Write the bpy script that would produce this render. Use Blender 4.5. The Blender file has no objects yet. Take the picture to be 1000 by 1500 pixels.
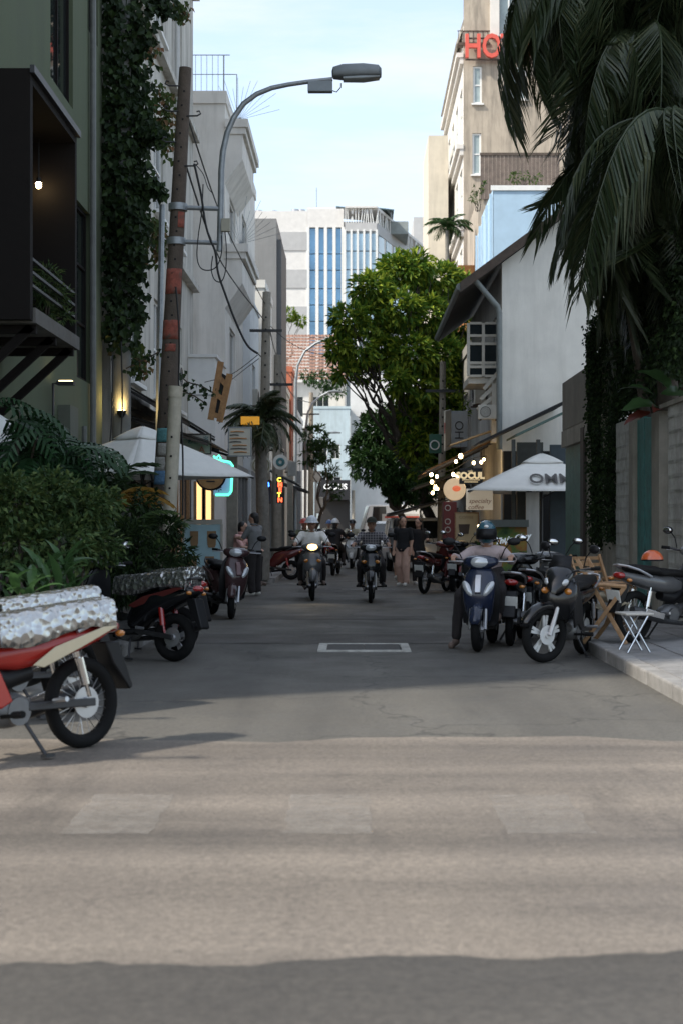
import bpy, bmesh, math, random
from mathutils import Vector, Matrix, Euler
R = math.radians
random.seed(7)
scene = bpy.context.scene
COL = scene.collection
# ---------------------------------------------------------------- camera
F = 2083.0          # focal length in photograph pixels (50 mm lens, 36 mm frame height, 1500 px)
HC = 1.42           # camera height
cam = bpy.data.cameras.new("camera")
cam.lens = 50.0; cam.sensor_width = 36.0; cam.sensor_fit = 'AUTO'
cam.shift_x = -20 / 1500; cam.shift_y = 18 / 1500
cam.clip_start = 0.1; cam.clip_end = 3000
cam.dof.use_dof = True; cam.dof.focus_distance = 21.0; cam.dof.aperture_fstop = 2.8
camo = bpy.data.objects.new("camera", cam); COL.objects.link(camo)
camo.location = (0, 0, HC); camo.rotation_euler = (R(90), 0, 0)
scene.camera = camo
# ---------------------------------------------------------------- sky, sun, exposure
SUN_EL = R(45); SUN_AZ = Vector((-0.90, -0.44, 0)).normalized()   # towards the sun
world = bpy.data.worlds.new("World"); scene.world = world; world.use_nodes = True
wn = world.node_tree.nodes; wl = world.node_tree.links
bg = wn["Background"]; bg.inputs[1].default_value = 0.15
sky = wn.new("ShaderNodeTexSky"); sky.sky_type = 'NISHITA'; sky.sun_disc = False
sky.sun_elevation = SUN_EL; sky.sun_rotation = math.atan2(SUN_AZ.x, SUN_AZ.y)
sky.air_density = 1.0; sky.dust_density = 1.6; sky.ozone_density = 1.6
tc = wn.new("ShaderNodeTexCoord"); mp = wn.new("ShaderNodeMapping")
mp.inputs['Scale'].default_value = (1.6, 1.6, 9.0)
nz = wn.new("ShaderNodeTexNoise"); nz.inputs['Scale'].default_value = 1.9; nz.inputs['Detail'].default_value = 9; nz.inputs['Roughness'].default_value = .62
cr = wn.new("ShaderNodeValToRGB"); cr.color_ramp.elements[0].position = .42; cr.color_ramp.elements[1].position = .72
cr.color_ramp.elements[0].color = (.34, .34, .34, 1); cr.color_ramp.elements[1].color = (.92, .92, .92, 1)
mx = wn.new("ShaderNodeMixRGB"); mx.inputs[2].default_value = (2.75, 2.86, 2.86, 1)
wl.new(tc.outputs['Generated'], mp.inputs[0]); wl.new(mp.outputs[0], nz.inputs[0]); wl.new(nz.outputs[0], cr.inputs[0])
wl.new(cr.outputs[0], mx.inputs[0]); wl.new(sky.outputs[0], mx.inputs[1]); wl.new(mx.outputs[0], bg.inputs[0])
sl = bpy.data.lights.new("sun", 'SUN'); sl.energy = 2.2; sl.angle = R(3); sl.color = (1, .93, .82)
slo = bpy.data.objects.new("sun", sl); COL.objects.link(slo); slo.location = (-30, -10, 40)
sd = Vector((SUN_AZ.x * math.cos(SUN_EL), SUN_AZ.y * math.cos(SUN_EL), math.sin(SUN_EL)))
slo.rotation_euler = (-sd).to_track_quat('-Z', 'Y').to_euler()
vs = scene.view_settings
vs.view_transform = 'Standard'; vs.look = 'None'; vs.gamma = 1.0; vs.exposure = 1.33
scene.cycles.use_denoising = True
scene.cycles.max_bounces = 6; scene.cycles.transparent_max_bounces = 6
# ---------------------------------------------------------------- helpers
def at(px, py, D):
    """measured photograph position at depth D -> world point"""
    return Vector(((px - 520) / F * D, D, HC + (768 - py) / F * D))
def gnd(px, py): return at(px, py, F * HC / (py - 768))
def U(a, b): return random.uniform(a, b)

class MB:
    def __init__(s): s.v = []; s.f = []; s.mi = []; s.cur = 0
    def add(s, vs_, fs, M=None):
        o = len(s.v)
        s.v.extend([(M @ Vector(p)) if M else Vector(p) for p in vs_])
        for f in fs: s.f.append([i + o for i in f]); s.mi.append(s.cur)
        return s
    def box(s, c, d, rot=None, M=None):
        x, y, z = d[0] / 2, d[1] / 2, d[2] / 2
        T = Matrix.Translation(c)
        if rot: T = T @ Euler(rot).to_matrix().to_4x4()
        if M: T = M @ T
        return s.add([(-x,-y,-z),(x,-y,-z),(x,y,-z),(-x,y,-z),(-x,-y,z),(x,-y,z),(x,y,z),(-x,y,z)],
                     [(0,3,2,1),(4,5,6,7),(0,1,5,4),(1,2,6,5),(2,3,7,6),(3,0,4,7)], T)
    def bb(s, x0, x1, y0, y1, z0, z1): return s.box(((x0+x1)/2,(y0+y1)/2,(z0+z1)/2),(abs(x1-x0),abs(y1-y0),abs(z1-z0)))
    def beam(s, a, b, w, h, up=(0,0,1)):
        a = Vector(a); b = Vector(b); d = (b - a)
        L = d.length
        if L < 1e-6: return s
        d.normalize(); u = Vector(up)
        if abs(d.dot(u)) > .98: u = Vector((1,0,0))
        sd_ = d.cross(u).normalized(); u = sd_.cross(d)
        M = Matrix((( d.x, sd_.x, u.x, (a.x+b.x)/2),(d.y, sd_.y, u.y,(a.y+b.y)/2),(d.z, sd_.z, u.z,(a.z+b.z)/2),(0,0,0,1)))
        return s.box((0,0,0),(L,w,h),M=M)
    def rings(s, rings, cap=True, closed=True):
        n = len(rings[0]); o = len(s.v)
        for r in rings: s.v.extend(Vector(p) for p in r)
        m = n if closed else n - 1
        for i in range(len(rings)-1):
            for j in range(m):
                a = o+i*n+j; b = o+i*n+(j+1) % n
                s.f.append([a, b, b+n, a+n]); s.mi.append(s.cur)
        if cap and closed:
            s.f.append([o+j for j in range(n-1,-1,-1)]); s.mi.append(s.cur)
            e = o+(len(rings)-1)*n
            s.f.append([e+j for j in range(n)]); s.mi.append(s.cur)
        return s
    def tube(s, pts, r, n=8, cap=True):
        pts = [Vector(p) for p in pts]
        rs = r if isinstance(r, (list, tuple)) else [r]*len(pts)
        prev = None; out = []
        for i, p in enumerate(pts):
            t = (pts[min(i+1,len(pts)-1)] - pts[max(i-1,0)])
            if t.length < 1e-9: t = Vector((0,0,1))
            t.normalize()
            if prev is None:
                a = Vector((0,0,1)) if abs(t.z) < .9 else Vector((1,0,0))
                u = t.cross(a).normalized()
            else:
                u = prev - t * prev.dot(t)
                u = u.normalized() if u.length > 1e-6 else t.orthogonal().normalized()
            prev = u; w = t.cross(u)
            out.append([p + (u*math.cos(k*2*math.pi/n) + w*math.sin(k*2*math.pi/n))*rs[i] for k in range(n)])
        return s.rings(out, cap)
    def lathe(s, prof, n=16, M=None, closed=True):
        rr = []
        for r, z in prof:
            ring = [Vector((r*math.cos(k*2*math.pi/n), r*math.sin(k*2*math.pi/n), z)) for k in range(n)]
            rr.append([(M @ p) for p in ring] if M else ring)
        return s.rings(rr, closed)
    def ell(s, c, r, nu=12, nv=8, M=None, half=False):
        c = Vector(c); T = Matrix.Translation(c)
        if M: T = T @ M
        prof = []; lo = 0 if half else -math.pi/2
        for i in range(nv+1):
            a = lo + (math.pi/2-lo)*i/nv
            prof.append((max(math.cos(a), 1e-3), math.sin(a)))
        rr = [[T @ Vector((q*math.cos(k*2*math.pi/nu)*r[0], q*math.sin(k*2*math.pi/nu)*r[1], z*r[2])) for k in range(nu)] for q, z in prof]
        return s.rings(rr, True)
    def torus(s, c, Rr, r, axis='y', n=28, m=10, sq=1.0):
        out = []
        for i in range(n):
            a = i*2*math.pi/n; ring = []
            for j in range(m):
                b = j*2*math.pi/m
                q = Rr + r*math.cos(b); w = r*math.sin(b)*sq
                if axis == 'y': p = (c[0]+q*math.cos(a), c[1]+w, c[2]+q*math.sin(a))
                elif axis == 'z': p = (c[0]+q*math.cos(a), c[1]+q*math.sin(a), c[2]+w)
                else: p = (c[0]+w, c[1]+q*math.cos(a), c[2]+q*math.sin(a))
                ring.append(p)
            out.append(ring)
        out.append(out[0]); return s.rings(out, False)
    def prism(s, poly, a, b, M=None):
        """poly in local XZ, extruded along local Y from a to b"""
        n = len(poly)
        vs_ = [(x, a, z) for x, z in poly] + [(x, b, z) for x, z in poly]
        fs = [list(range(n)), list(range(2*n-1, n-1, -1))] + [[i, n+i, n+(i+1) % n, (i+1) % n] for i in range(n)]
        return s.add(vs_, fs, M)
    def build(s, name, mat, parent=None, smooth=True, ang=40, bevel=0, M=None, solid=0):
        me = bpy.data.meshes.new(name)
        vv = [(M @ p) for p in s.v] if M else s.v
        me.from_pydata([tuple(p) for p in vv], [], s.f); me.validate()
        mats = mat if isinstance(mat, (list, tuple)) else [mat]
        for m in mats: me.materials.append(m)
        if len(mats) > 1 and len(me.polygons) == len(s.mi): me.polygons.foreach_set('material_index', s.mi)
        bm = bmesh.new(); bm.from_mesh(me)
        if not solid and len(bm.faces) < 60000 and getattr(s, 'fixn', True): bmesh.ops.recalc_face_normals(bm, faces=bm.faces)
        bm.to_mesh(me); bm.free()
        if smooth:
            me.polygons.foreach_set('use_smooth', [True]*len(me.polygons)); me.set_sharp_from_angle(angle=R(ang))
        o = bpy.data.objects.new(name, me); COL.objects.link(o)
        if parent: o.parent = parent
        if bevel:
            b = o.modifiers.new('bevel', 'BEVEL'); b.width = bevel; b.segments = 2; b.limit_method = 'ANGLE'; b.angle_limit = R(50)
        if solid:
            b = o.modifiers.new('solid', 'SOLIDIFY'); b.thickness = solid; b.offset = 0
        return o

def tag(o, label, cat, group=None, kind=None):
    if label: o['label'] = label
    if cat: o['category'] = cat
    if group: o['group'] = group
    if kind: o['kind'] = kind
    return o
def thing(name, label, cat, loc=(0,0,0), rz=0, group=None):
    o = bpy.data.objects.new(name, None); COL.objects.link(o); o.empty_display_size = .2
    o.location = loc; o.rotation_euler = (0,0,rz)
    return tag(o, label, cat, group)
def struct(o): o['kind'] = 'structure'; return o
def inst(src, parent=None, M=None, name=None):
    o = src.copy(); COL.objects.link(o); o.parent = parent
    if name: o.name = name
    if M is not None: o.matrix_local = M
    return o
def empty_copy_tree(o, parent=None):
    c = o.copy(); COL.objects.link(c); c.parent = parent
    for ch in list(o.children): empty_copy_tree(ch, c)
    return c
def TRS(loc, rot=(0,0,0), sc=(1,1,1)):
    if not hasattr(sc, '__len__'): sc = (sc,)*3
    return Matrix.Translation(loc) @ Euler(rot).to_matrix().to_4x4() @ Matrix.Diagonal((*sc, 1))
def text(name, body, mat, parent, M, size, extrude=.004, align='CENTER', bold=0, shear=0, spacing=1):
    cu = bpy.data.curves.new(name, 'FONT'); cu.body = body; cu.size = size; cu.extrude = extrude
    cu.align_x = align; cu.align_y = 'CENTER'; cu.offset = bold; cu.shear = shear; cu.space_character = spacing; cu.resolution_u = 3
    me = evaluated_mesh(bpy.data.objects.new('tmp', cu))
    me.name = name; me.materials.clear(); me.materials.append(mat)
    o = bpy.data.objects.new(name, me); COL.objects.link(o)
    if parent: o.parent = parent
    o.matrix_local = M
    return o
TMP = bpy.data.scenes.new('scratch')
def evaluated_mesh(o):
    TMP.collection.objects.link(o); TMP.view_layers[0].update(); dg = TMP.view_layers[0].depsgraph
    me = bpy.data.meshes.new_from_object(o.evaluated_get(dg)); bpy.data.objects.remove(o); return me
FACE_CAM = Euler((R(90),0,0)).to_matrix().to_4x4()      # text upright, readable from -Y
# ---------------------------------------------------------------- materials
MATS = {}
def mat(name, col, rough=.6, metal=0., var=.12, scale=6., bump=0., bscale=60., spec=.5, coat=0., emit=None, estr=1., stain=0., stain_col=(.08,.07,.055), streak=True, trans=0., island=0., col2=None, coords='pos', alpha=None):
    if name in MATS: return MATS[name]
    m = bpy.data.materials.new(name); m.use_nodes = True; MATS[name] = m
    nt = m.node_tree; N = nt.nodes; L = nt.links; b = N['Principled BSDF']
    b.inputs['Roughness'].default_value = rough; b.inputs['Metallic'].default_value = metal
    b.inputs['Specular IOR Level'].default_value = spec; b.inputs['Coat Weight'].default_value = coat
    if coords == 'pos':
        g = N.new('ShaderNodeNewGeometry'); src = g.outputs['Position']
    else:
        g = N.new('ShaderNodeTexCoord'); src = g.outputs['Object']
    c = None
    def rgb(v):
        n = N.new('ShaderNodeRGB'); n.outputs[0].default_value = (*v, 1); return n.outputs[0]
    cur = rgb(col)
    if var > 0:
        n = N.new('ShaderNodeTexNoise'); n.inputs['Scale'].default_value = scale; n.inputs['Detail'].default_value = 6; n.inputs['Roughness'].default_value = .65
        L.new(src, n.inputs['Vector'])
        mr = N.new('ShaderNodeMapRange'); mr.inputs[1].default_value = .3; mr.inputs[2].default_value = .7
        mr.inputs[3].default_value = 1 - var; mr.inputs[4].default_value = 1 + var
        L.new(n.outputs[0], mr.inputs[0])
        v = N.new('ShaderNodeVectorMath'); v.operation = 'SCALE'; L.new(cur, v.inputs[0]); L.new(mr.outputs[0], v.inputs['Scale']); cur = v.outputs[0]
    if island > 0:
        gi = N.new('ShaderNodeNewGeometry'); mix = N.new('ShaderNodeMixRGB')
        rm = N.new('ShaderNodeValToRGB'); rm.color_ramp.elements[0].position = 1-island; rm.color_ramp.elements[1].position = 1.0
        L.new(gi.outputs['Random Per Island'], rm.inputs[0]); L.new(rm.outputs[0], mix.inputs[0])
        L.new(cur, mix.inputs[1]); mix.inputs[2].default_value = (*(col2 or col), 1); cur = mix.outputs[0]
    if stain > 0:
        mp_ = N.new('ShaderNodeMapping'); mp_.inputs['Scale'].default_value = (1.3, 1.3, .16 if streak else 1.3); L.new(src, mp_.inputs[0])
        n2 = N.new('ShaderNodeTexNoise'); n2.inputs['Scale'].default_value = 1.7; n2.inputs['Detail'].default_value = 8; n2.inputs['Roughness'].default_value = .7
        L.new(mp_.outputs[0], n2.inputs['Vector'])
        r2 = N.new('ShaderNodeValToRGB'); r2.color_ramp.elements[0].position = .44; r2.color_ramp.elements[1].position = .68
        r2.color_ramp.elements[1].color = (stain,)*3 + (1,)
        L.new(n2.outputs[0], r2.inputs[0])
        mix = N.new('ShaderNodeMixRGB'); L.new(r2.outputs[0], mix.inputs[0]); L.new(cur, mix.inputs[1]); mix.inputs[2].default_value = (*stain_col, 1); cur = mix.outputs[0]
    L.new(cur, b.inputs['Base Color'])
    if bump > 0:
        n3 = N.new('ShaderNodeTexNoise'); n3.inputs['Scale'].default_value = bscale; n3.inputs['Detail'].default_value = 5; L.new(src, n3.inputs['Vector'])
        bp = N.new('ShaderNodeBump'); bp.inputs['Strength'].default_value = bump; bp.inputs['Distance'].default_value = .02
        L.new(n3.outputs[0], bp.inputs['Height']); L.new(bp.outputs[0], b.inputs['Normal'])
    if rough > .15 and metal < .5 and var > 0:
        mr2 = N.new('ShaderNodeMapRange'); mr2.inputs[3].default_value = max(rough-.1, .05); mr2.inputs[4].default_value = min(rough+.12, 1); L.new(n.outputs[0], mr2.inputs[0]); L.new(mr2.outputs[0], b.inputs['Roughness'])
    if emit: b.inputs['Emission Color'].default_value = (*emit, 1); b.inputs['Emission Strength'].default_value = estr
    if trans > 0:
        t = N.new('ShaderNodeBsdfTranslucent'); L.new(cur, t.inputs[0]); ms = N.new('ShaderNodeMixShader'); ms.inputs[0].default_value = trans
        out = N['Material Output']; L.new(b.outputs[0], ms.inputs[1]); L.new(t.outputs[0], ms.inputs[2]); L.new(ms.outputs[0], out.inputs[0])
    return m
black_plastic = mat('black_plastic', (.008,.008,.009), .45, var=.2, spec=.25)
rubber = mat('rubber', (.010,.010,.010), .85, spec=.15, var=.2, bump=.2, bscale=120)
chrome = mat('chrome', (.6,.6,.6), .18, 1., var=.05)
steel = mat('galvanised_steel', (.30,.32,.33), .5, .6, var=.15, scale=12)
dark_steel = mat('dark_steel', (.05,.05,.052), .45, .6, var=.2)
alloy = mat('alloy', (.45,.45,.46), .35, .8, var=.1)
seat_vinyl = mat('seat_vinyl', (.008,.0075,.0075), .6, spec=.2, var=.2, bump=.15, bscale=150)
red_lens = mat('red_lens', (.28,.01,.008), .15, var=0, coat=1)
amber_lens = mat('amber_lens', (.45,.16,.02), .15, var=0, coat=1)
clear_lens = mat('clear_lens', (.45,.47,.48), .12, .3, var=.05, coat=1)
lit_headlight = mat('lit_headlight', (1,.8,.5), .3, var=0, emit=(1,.6,.2), estr=1.8)
plate_white = mat('plate_white', (.62,.62,.58), .5, var=.1, scale=30)
foil = mat('foil_sheet', (.50,.50,.49), .26, .92, var=.08, scale=12)
_N = foil.node_tree.nodes; _L = foil.node_tree.links; _v = _N.new('ShaderNodeTexVoronoi'); _v.inputs['Scale'].default_value = 20; _g = _N.new('ShaderNodeNewGeometry'); _bp = _N.new('ShaderNodeBump'); _bp.inputs['Strength'].default_value = .55; _bp.inputs['Distance'].default_value = .03
_L.new(_g.outputs['Position'], _v.inputs['Vector']); _L.new(_v.outputs['Distance'], _bp.inputs['Height']); _L.new(_bp.outputs[0], _N['Principled BSDF'].inputs['Normal'])
skin = mat('skin', (.46,.27,.19), .55, var=.08, scale=30)
skin_tan = mat('skin_tan', (.34,.19,.125), .55, var=.08, scale=30)
hair_black = mat('hair_black', (.012,.01,.009), .5, var=.3, scale=60, bump=.3, bscale=90)
glass_dark = mat('window_glass_dark', (.02,.025,.028), .06, var=0, spec=.8)
white_paint = mat('white_paint', (.72,.72,.69), .5, var=.06)
pole_conc = mat('pole_concrete', (.095,.072,.055), .9, var=.25, scale=9, bump=.5, bscale=40, stain=.45)
pole_conc2 = mat('pole_concrete_pale', (.30,.27,.22), .9, var=.2, scale=9, bump=.4, bscale=40, stain=.3)
cable_black = mat('cable_black', (.012,.012,.012), .6, var=0)
wood = mat('wood', (.30,.18,.09), .6, var=.3, scale=20, bump=.2)
canvas = mat('umbrella_canvas', (.82,.81,.76), .85, var=.05, scale=5, bump=.08, bscale=200, trans=.12)
# ================================================================ GROUND
def asphalt(name, base, warm, crack=.5, oil=.35, lane=(.12,1.2,1), lamp=.28):
    m = mat(name, base, .9, var=0); nt = m.node_tree; N = nt.nodes; L = nt.links; b = N['Principled BSDF']
    g = N.new('ShaderNodeNewGeometry')
    def noise(s, d=4, sc=None, r=.6):
        n = N.new('ShaderNodeTexNoise'); n.inputs['Scale'].default_value = s; n.inputs['Detail'].default_value = d; n.inputs['Roughness'].default_value = r
        if sc:
            q = N.new('ShaderNodeMapping'); q.inputs['Scale'].default_value = sc; L.new(g.outputs['Position'], q.inputs[0]); L.new(q.outputs[0], n.inputs[0])
        else: L.new(g.outputs['Position'], n.inputs[0])
        return n.outputs[0]
    def ramp(src, a, bb, c0=(0,0,0), c1=(1,1,1)):
        r = N.new('ShaderNodeValToRGB'); r.color_ramp.elements[0].position = a; r.color_ramp.elements[1].position = bb
        r.color_ramp.elements[0].color = (*c0,1); r.color_ramp.elements[1].color = (*c1,1); L.new(src, r.inputs[0]); return r.outputs[0]
    def mixc(f, a, bb, mode='MIX'):
        x = N.new('ShaderNodeMixRGB'); x.blend_type = mode
        for i, q in ((0,f),(1,a),(2,bb)):
            if isinstance(q, (int,float)): x.inputs[i].default_value = q
            elif isinstance(q, tuple): x.inputs[i].default_value = (*q,1)
            else: L.new(q, x.inputs[i])
        return x.outputs[0]
    c = mixc(ramp(noise(.55, 5, (1,.5,1)), .35, .7), base, warm)
    c = mixc(.75, c, ramp(noise(140, 3), .25, .8, (.45,.45,.45), (1.7,1.7,1.65)), 'MULTIPLY')
    c = mixc(.8, c, ramp(noise(30, 6, None, .75), .3, .7, (.55,.55,.55), (1.5,1.48,1.44)), 'MULTIPLY')
    c = mixc(1.0, c, ramp(noise(1.0, 6, lane, .55), .3, .7, (1-lamp,)*3, (1+lamp,1+lamp*.97,1+lamp*.9)), 'MULTIPLY')
    oi = ramp(noise(.9, 5, (1.6,.25,1), .7), .56, .72)
    x = N.new('ShaderNodeMath'); x.operation = 'MULTIPLY'; L.new(oi, x.inputs[0]); x.inputs[1].default_value = oil
    c = mixc(x.outputs[0], c, tuple(q*.35 for q in base))
    v = N.new('ShaderNodeTexVoronoi'); v.feature = 'DISTANCE_TO_EDGE'; v.inputs['Scale'].default_value = .5
    wv = N.new('ShaderNodeMixRGB'); wv.inputs[0].default_value = .12; L.new(g.outputs['Position'], wv.inputs[1])
    nn = N.new('ShaderNodeTexNoise'); nn.inputs['Scale'].default_value = 3; L.new(g.outputs['Position'], nn.inputs[0])
    ad = N.new('ShaderNodeVectorMath'); ad.operation = 'ADD'; L.new(g.outputs['Position'], ad.inputs[0])
    s2 = N.new('ShaderNodeVectorMath'); s2.operation = 'SCALE'; s2.inputs['Scale'].default_value = .6; L.new(nn.outputs[1], s2.inputs[0]); L.new(s2.outputs[0], ad.inputs[1]); L.new(ad.outputs[0], v.inputs[0])
    ck = ramp(v.outputs[0], .004, .012, (crack,)*3, (0,0,0))
    c = mixc(ck, c, tuple(q*.3 for q in base))
    L.new(c, b.inputs['Base Color'])
    bp = N.new('ShaderNodeBump'); bp.inputs['Strength'].default_value = .5; bp.inputs['Distance'].default_value = .01
    L.new(noise(160, 3), bp.inputs['Height']); L.new(bp.outputs[0], b.inputs['Normal'])
    rr = ramp(noise(1.2, 4), .3, .75, (.62,)*3, (.95,)*3); L.new(rr, b.inputs['Roughness'])
    return m
asph_side = asphalt('side_street_asphalt', (.075,.071,.064), (.100,.095,.085), lane=(1.1,.10,1))
asph_cross = asphalt('cross_street_asphalt', (.118,.103,.090), (.165,.143,.122), crack=.15, oil=.55, lane=(.10,1.3,1), lamp=.42)
asph_dark = asphalt('dark_asphalt', (.050,.046,.042), (.070,.064,.057), crack=.12, oil=.5)
dirt = mat('ground_dirt', (.12,.105,.085), .95, var=.3, scale=2)
concrete = mat('concrete', (.26,.25,.235), .9, var=.18, scale=5, bump=.3, bscale=80, stain=.25, streak=False)
paver = mat('paver_concrete', (.215,.21,.205), .88, var=.2, scale=7, bump=.3, bscale=90, stain=.4, streak=False)
kerb_mat = mat('kerb_concrete', (.24,.232,.22), .9, var=.22, scale=6, bump=.4, bscale=70, stain=.4, streak=False)
def sheet(name, x0, x1, y0, y1, z, m):
    b = MB(); b.add([(x0,y0,z),(x1,y0,z),(x1,y1,z),(x0,y1,z)], [(0,1,2,3)]); return struct(b.build(name, m, smooth=False))
KL, KR, Y0 = -2.45, 2.55, 9.4
sheet('ground', -600, 600, -300, 900, -.06, dirt)
_e = [(70,Y0)]+[(x*.5, Y0+.12*math.sin(x*.9)+.07*math.sin(x*2.3+1)) for x in range(5,-5,-1)]+[(-70,Y0)]
_b = MB(); _b.add([(x,y,.003) for x,y in [(-70,-6),(70,-6)]+_e],[list(range(2+len(_e)))]); struct(_b.build('cross_road', asph_cross, smooth=False))
sheet('street_road', KL-.02, KR+.02, Y0-.4, 112, 0, asph_side)
# added dark road band nearest the camera, in place of passing traffic's darkness
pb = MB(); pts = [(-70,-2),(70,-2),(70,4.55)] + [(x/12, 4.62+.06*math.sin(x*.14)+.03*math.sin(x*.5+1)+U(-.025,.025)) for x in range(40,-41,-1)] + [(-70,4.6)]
pb.add([(x,y,.007) for x,y in pts], [list(range(len(pts)))]); struct(pb.build('dark_asphalt_strip', asph_dark, smooth=False))
# transverse trench patches across the side street
for i, (ya, yb, xa, xb) in enumerate([(16.9,18.4,-2.4,2.5),(21.2,22.0,-2.4,1.2),(29.5,31,-1.2,2.5)]):
    b = MB(); n = 9; P = [(xa+(xb-xa)*k/n, ya+U(-.04,.04)) for k in range(n+1)] + [(xb-(xb-xa)*k/n, yb+U(-.04,.04)) for k in range(n+1)]
    b.add([(x,y,.004) for x,y in P], [list(range(len(P)))]); struct(b.build('dark_asphalt_strip', asph_dark if i % 2 == 0 else asph_cross if i == 3 else asph_dark, smooth=False))
# pavements
def pavement(name, poly, z, m):
    b = MB(); n = len(poly)
    b.add([(x,y,-.05) for x,y in poly]+[(x,y,z) for x,y in poly], [list(range(2*n-1,n-1,-1))[::-1]]+[[i,(i+1)%n,n+(i+1)%n,n+i] for i in range(n)])
    return struct(b.build(name, m, smooth=False))
pr = pavement('pavement_right', [(KR+.18,Y0+1.2),(KR+.9,Y0+.25),(40,Y0+.25),(40,112),(KR+.18,112)], .10, concrete)
pl = pavement('pavement_left', [(KL-.18,Y0+1.2),(KL-.18,33.6),(-1.98,34.2),(-2.1,112),(-40,112),(-40,Y0+.25),(KL-.9,Y0+.25)], .10, concrete)
ks = MB(); ks.box((0,0,.035),(.16,.985,.19)); ksrc = None
def kerb_run(par, a, b_):
    global ksrc
    a = Vector((*a,0)); b_ = Vector((*b_,0)); L_ = (b_-a).length; n = max(1,int(round(L_)));
    ang = math.atan2(b_.y-a.y, b_.x-a.x) - R(90)
    for i in range(n):
        p = a+(b_-a)*((i+.5)/n)
        M = TRS(p+Vector((0,0,U(-.006,.004))), (0,U(-.02,.02),ang+U(-.006,.006)), (1,L_/n,1))
        if ksrc is None: ksrc = ks.build('kerbstone', kerb_mat, par, smooth=False, bevel=.018); ksrc.matrix_local = M
        else: inst(ksrc, par, M)
kerb_run(pr, (KR+.1,Y0+1.15),(KR+.1,50)); kerb_run(pl, (KL-.1,Y0+1.15),(KL-.1,33.5)); kerb_run(pl, (-2.0,34.2),(-2.05,50))
kerb_run(pr, (KR+.9,Y0+.17),(8,Y0+.17)); kerb_run(pl, (-8,Y0+.17),(KL-.9,Y0+.17))
kerb_run(pr, (KR+.1,Y0+1.1),(KR+.85,Y0+.2)); kerb_run(pl, (KL-.85,Y0+.2),(KL-.1,Y0+1.1))
sb = MB(); sb.box((0,0,0),(.49,.59,.05)); ssrc = None
for i in range(3):
    for j in range(34):
        M = TRS((KR+.18+.27+i*.505, Y0+1.6+j*.605, .088+U(-.003,.004)), (U(-.006,.006),U(-.006,.006),U(-.006,.006)))
        if ssrc is None: ssrc = sb.build('paving_slab', paver, pr, smooth=False, bevel=.006); ssrc.matrix_local = M
        else: inst(ssrc, pr, M)
# zebra crossing: worn painted bars
zm = mat('worn_road_paint', (.30,.28,.25), .8, var=.15, scale=8)
def wear(m, col, thr):
    nt = m.node_tree; N = nt.nodes; L = nt.links; b = N['Principled BSDF']
    lk = b.inputs['Base Color'].links[0]; src = lk.from_socket
    g = N.new('ShaderNodeNewGeometry'); n = N.new('ShaderNodeTexNoise'); n.inputs['Scale'].default_value = 9; n.inputs['Detail'].default_value = 9; n.inputs['Roughness'].default_value = .75
    L.new(g.outputs['Position'], n.inputs[0]); r = N.new('ShaderNodeValToRGB'); r.color_ramp.elements[0].position = thr; r.color_ramp.elements[1].position = thr+.12
    L.new(n.outputs[0], r.inputs[0]); x = N.new('ShaderNodeMixRGB'); L.new(r.outputs[0], x.inputs[0]); L.new(src, x.inputs[1]); x.inputs[2].default_value = (*col,1); L.new(x.outputs[0], b.inputs['Base Color'])
_N = zm.node_tree.nodes; _L = zm.node_tree.links; _g = _N.new('ShaderNodeNewGeometry'); _b = _N['Principled BSDF']
_n = _N.new('ShaderNodeTexNoise'); _n.inputs['Scale'].default_value = 7; _n.inputs['Detail'].default_value = 12; _n.inputs['Roughness'].default_value = .85
_r = _N.new('ShaderNodeValToRGB'); _r.color_ramp.elements[0].position = .36; _r.color_ramp.elements[1].position = .56; _r.color_ramp.elements[1].color = (.32,.32,.32,1)
_L.new(_g.outputs['Position'], _n.inputs[0]); _L.new(_n.outputs[0], _r.inputs[0]); _L.new(_r.outputs[0], _b.inputs['Alpha'])
for i in range(-1, 5):
    x0 = -1.35 + 1.02*i; P = []
    for (ax,ay),(cx,cy) in (((x0,6.5),(x0+.41,6.5)),((x0+.41,6.5),(x0+.41,7.43)),((x0+.41,7.43),(x0,7.43)),((x0,7.43),(x0,6.5))):
        P += [(ax+(cx-ax)*k/9+U(-.012,.012), ay+(cy-ay)*k/9+U(-.014,.014)) for k in range(9)]
    b = MB(); b.add([(x,y,.007) for x,y in P],[list(range(len(P)))]); struct(b.build('zebra_stripe', zm, smooth=False))
# drain cover frame in the middle of the street
d = thing('drain_cover', 'square manhole cover with worn white concrete rim in the middle of the street', 'manhole', (.10,16.3,0))
rim = mat('drain_rim_white', (.42,.41,.37), .8, var=.3, scale=10, stain=.6, streak=False)
b = MB(); b.bb(-.52,.52,-.5,-.40,-.02,.018); b.bb(-.52,.52,.40,.5,-.02,.018); b.bb(-.52,-.42,-.398,.398,-.02,.018); b.bb(.42,.52,-.398,.398,-.02,.018); b.build('rim', rim, d, smooth=False, bevel=.004)
for k in (-1,1):
    b = MB(); b.box((k*.208,0,.004),(.405,.79,.02)); b.build('cover_plate', mat('cast_iron',(.06,.058,.055),.7,.4,var=.2,bump=.4,bscale=90), d, smooth=False, bevel=.004)
rpw = mat('road_line_paint', (.40,.39,.36), .8, var=.12, scale=20); wear(rpw, (.07,.07,.068), .5)
for (xa,xb,yy,w) in [(-1.97,-1.1,33.6,.14),(-.3,1.9,30.9,.10)]:
    b = MB(); b.box(((xa+xb)/2,yy,.0085),(xb-xa,w,.003)); struct(b.build('road_line', rpw, smooth=False))

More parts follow.
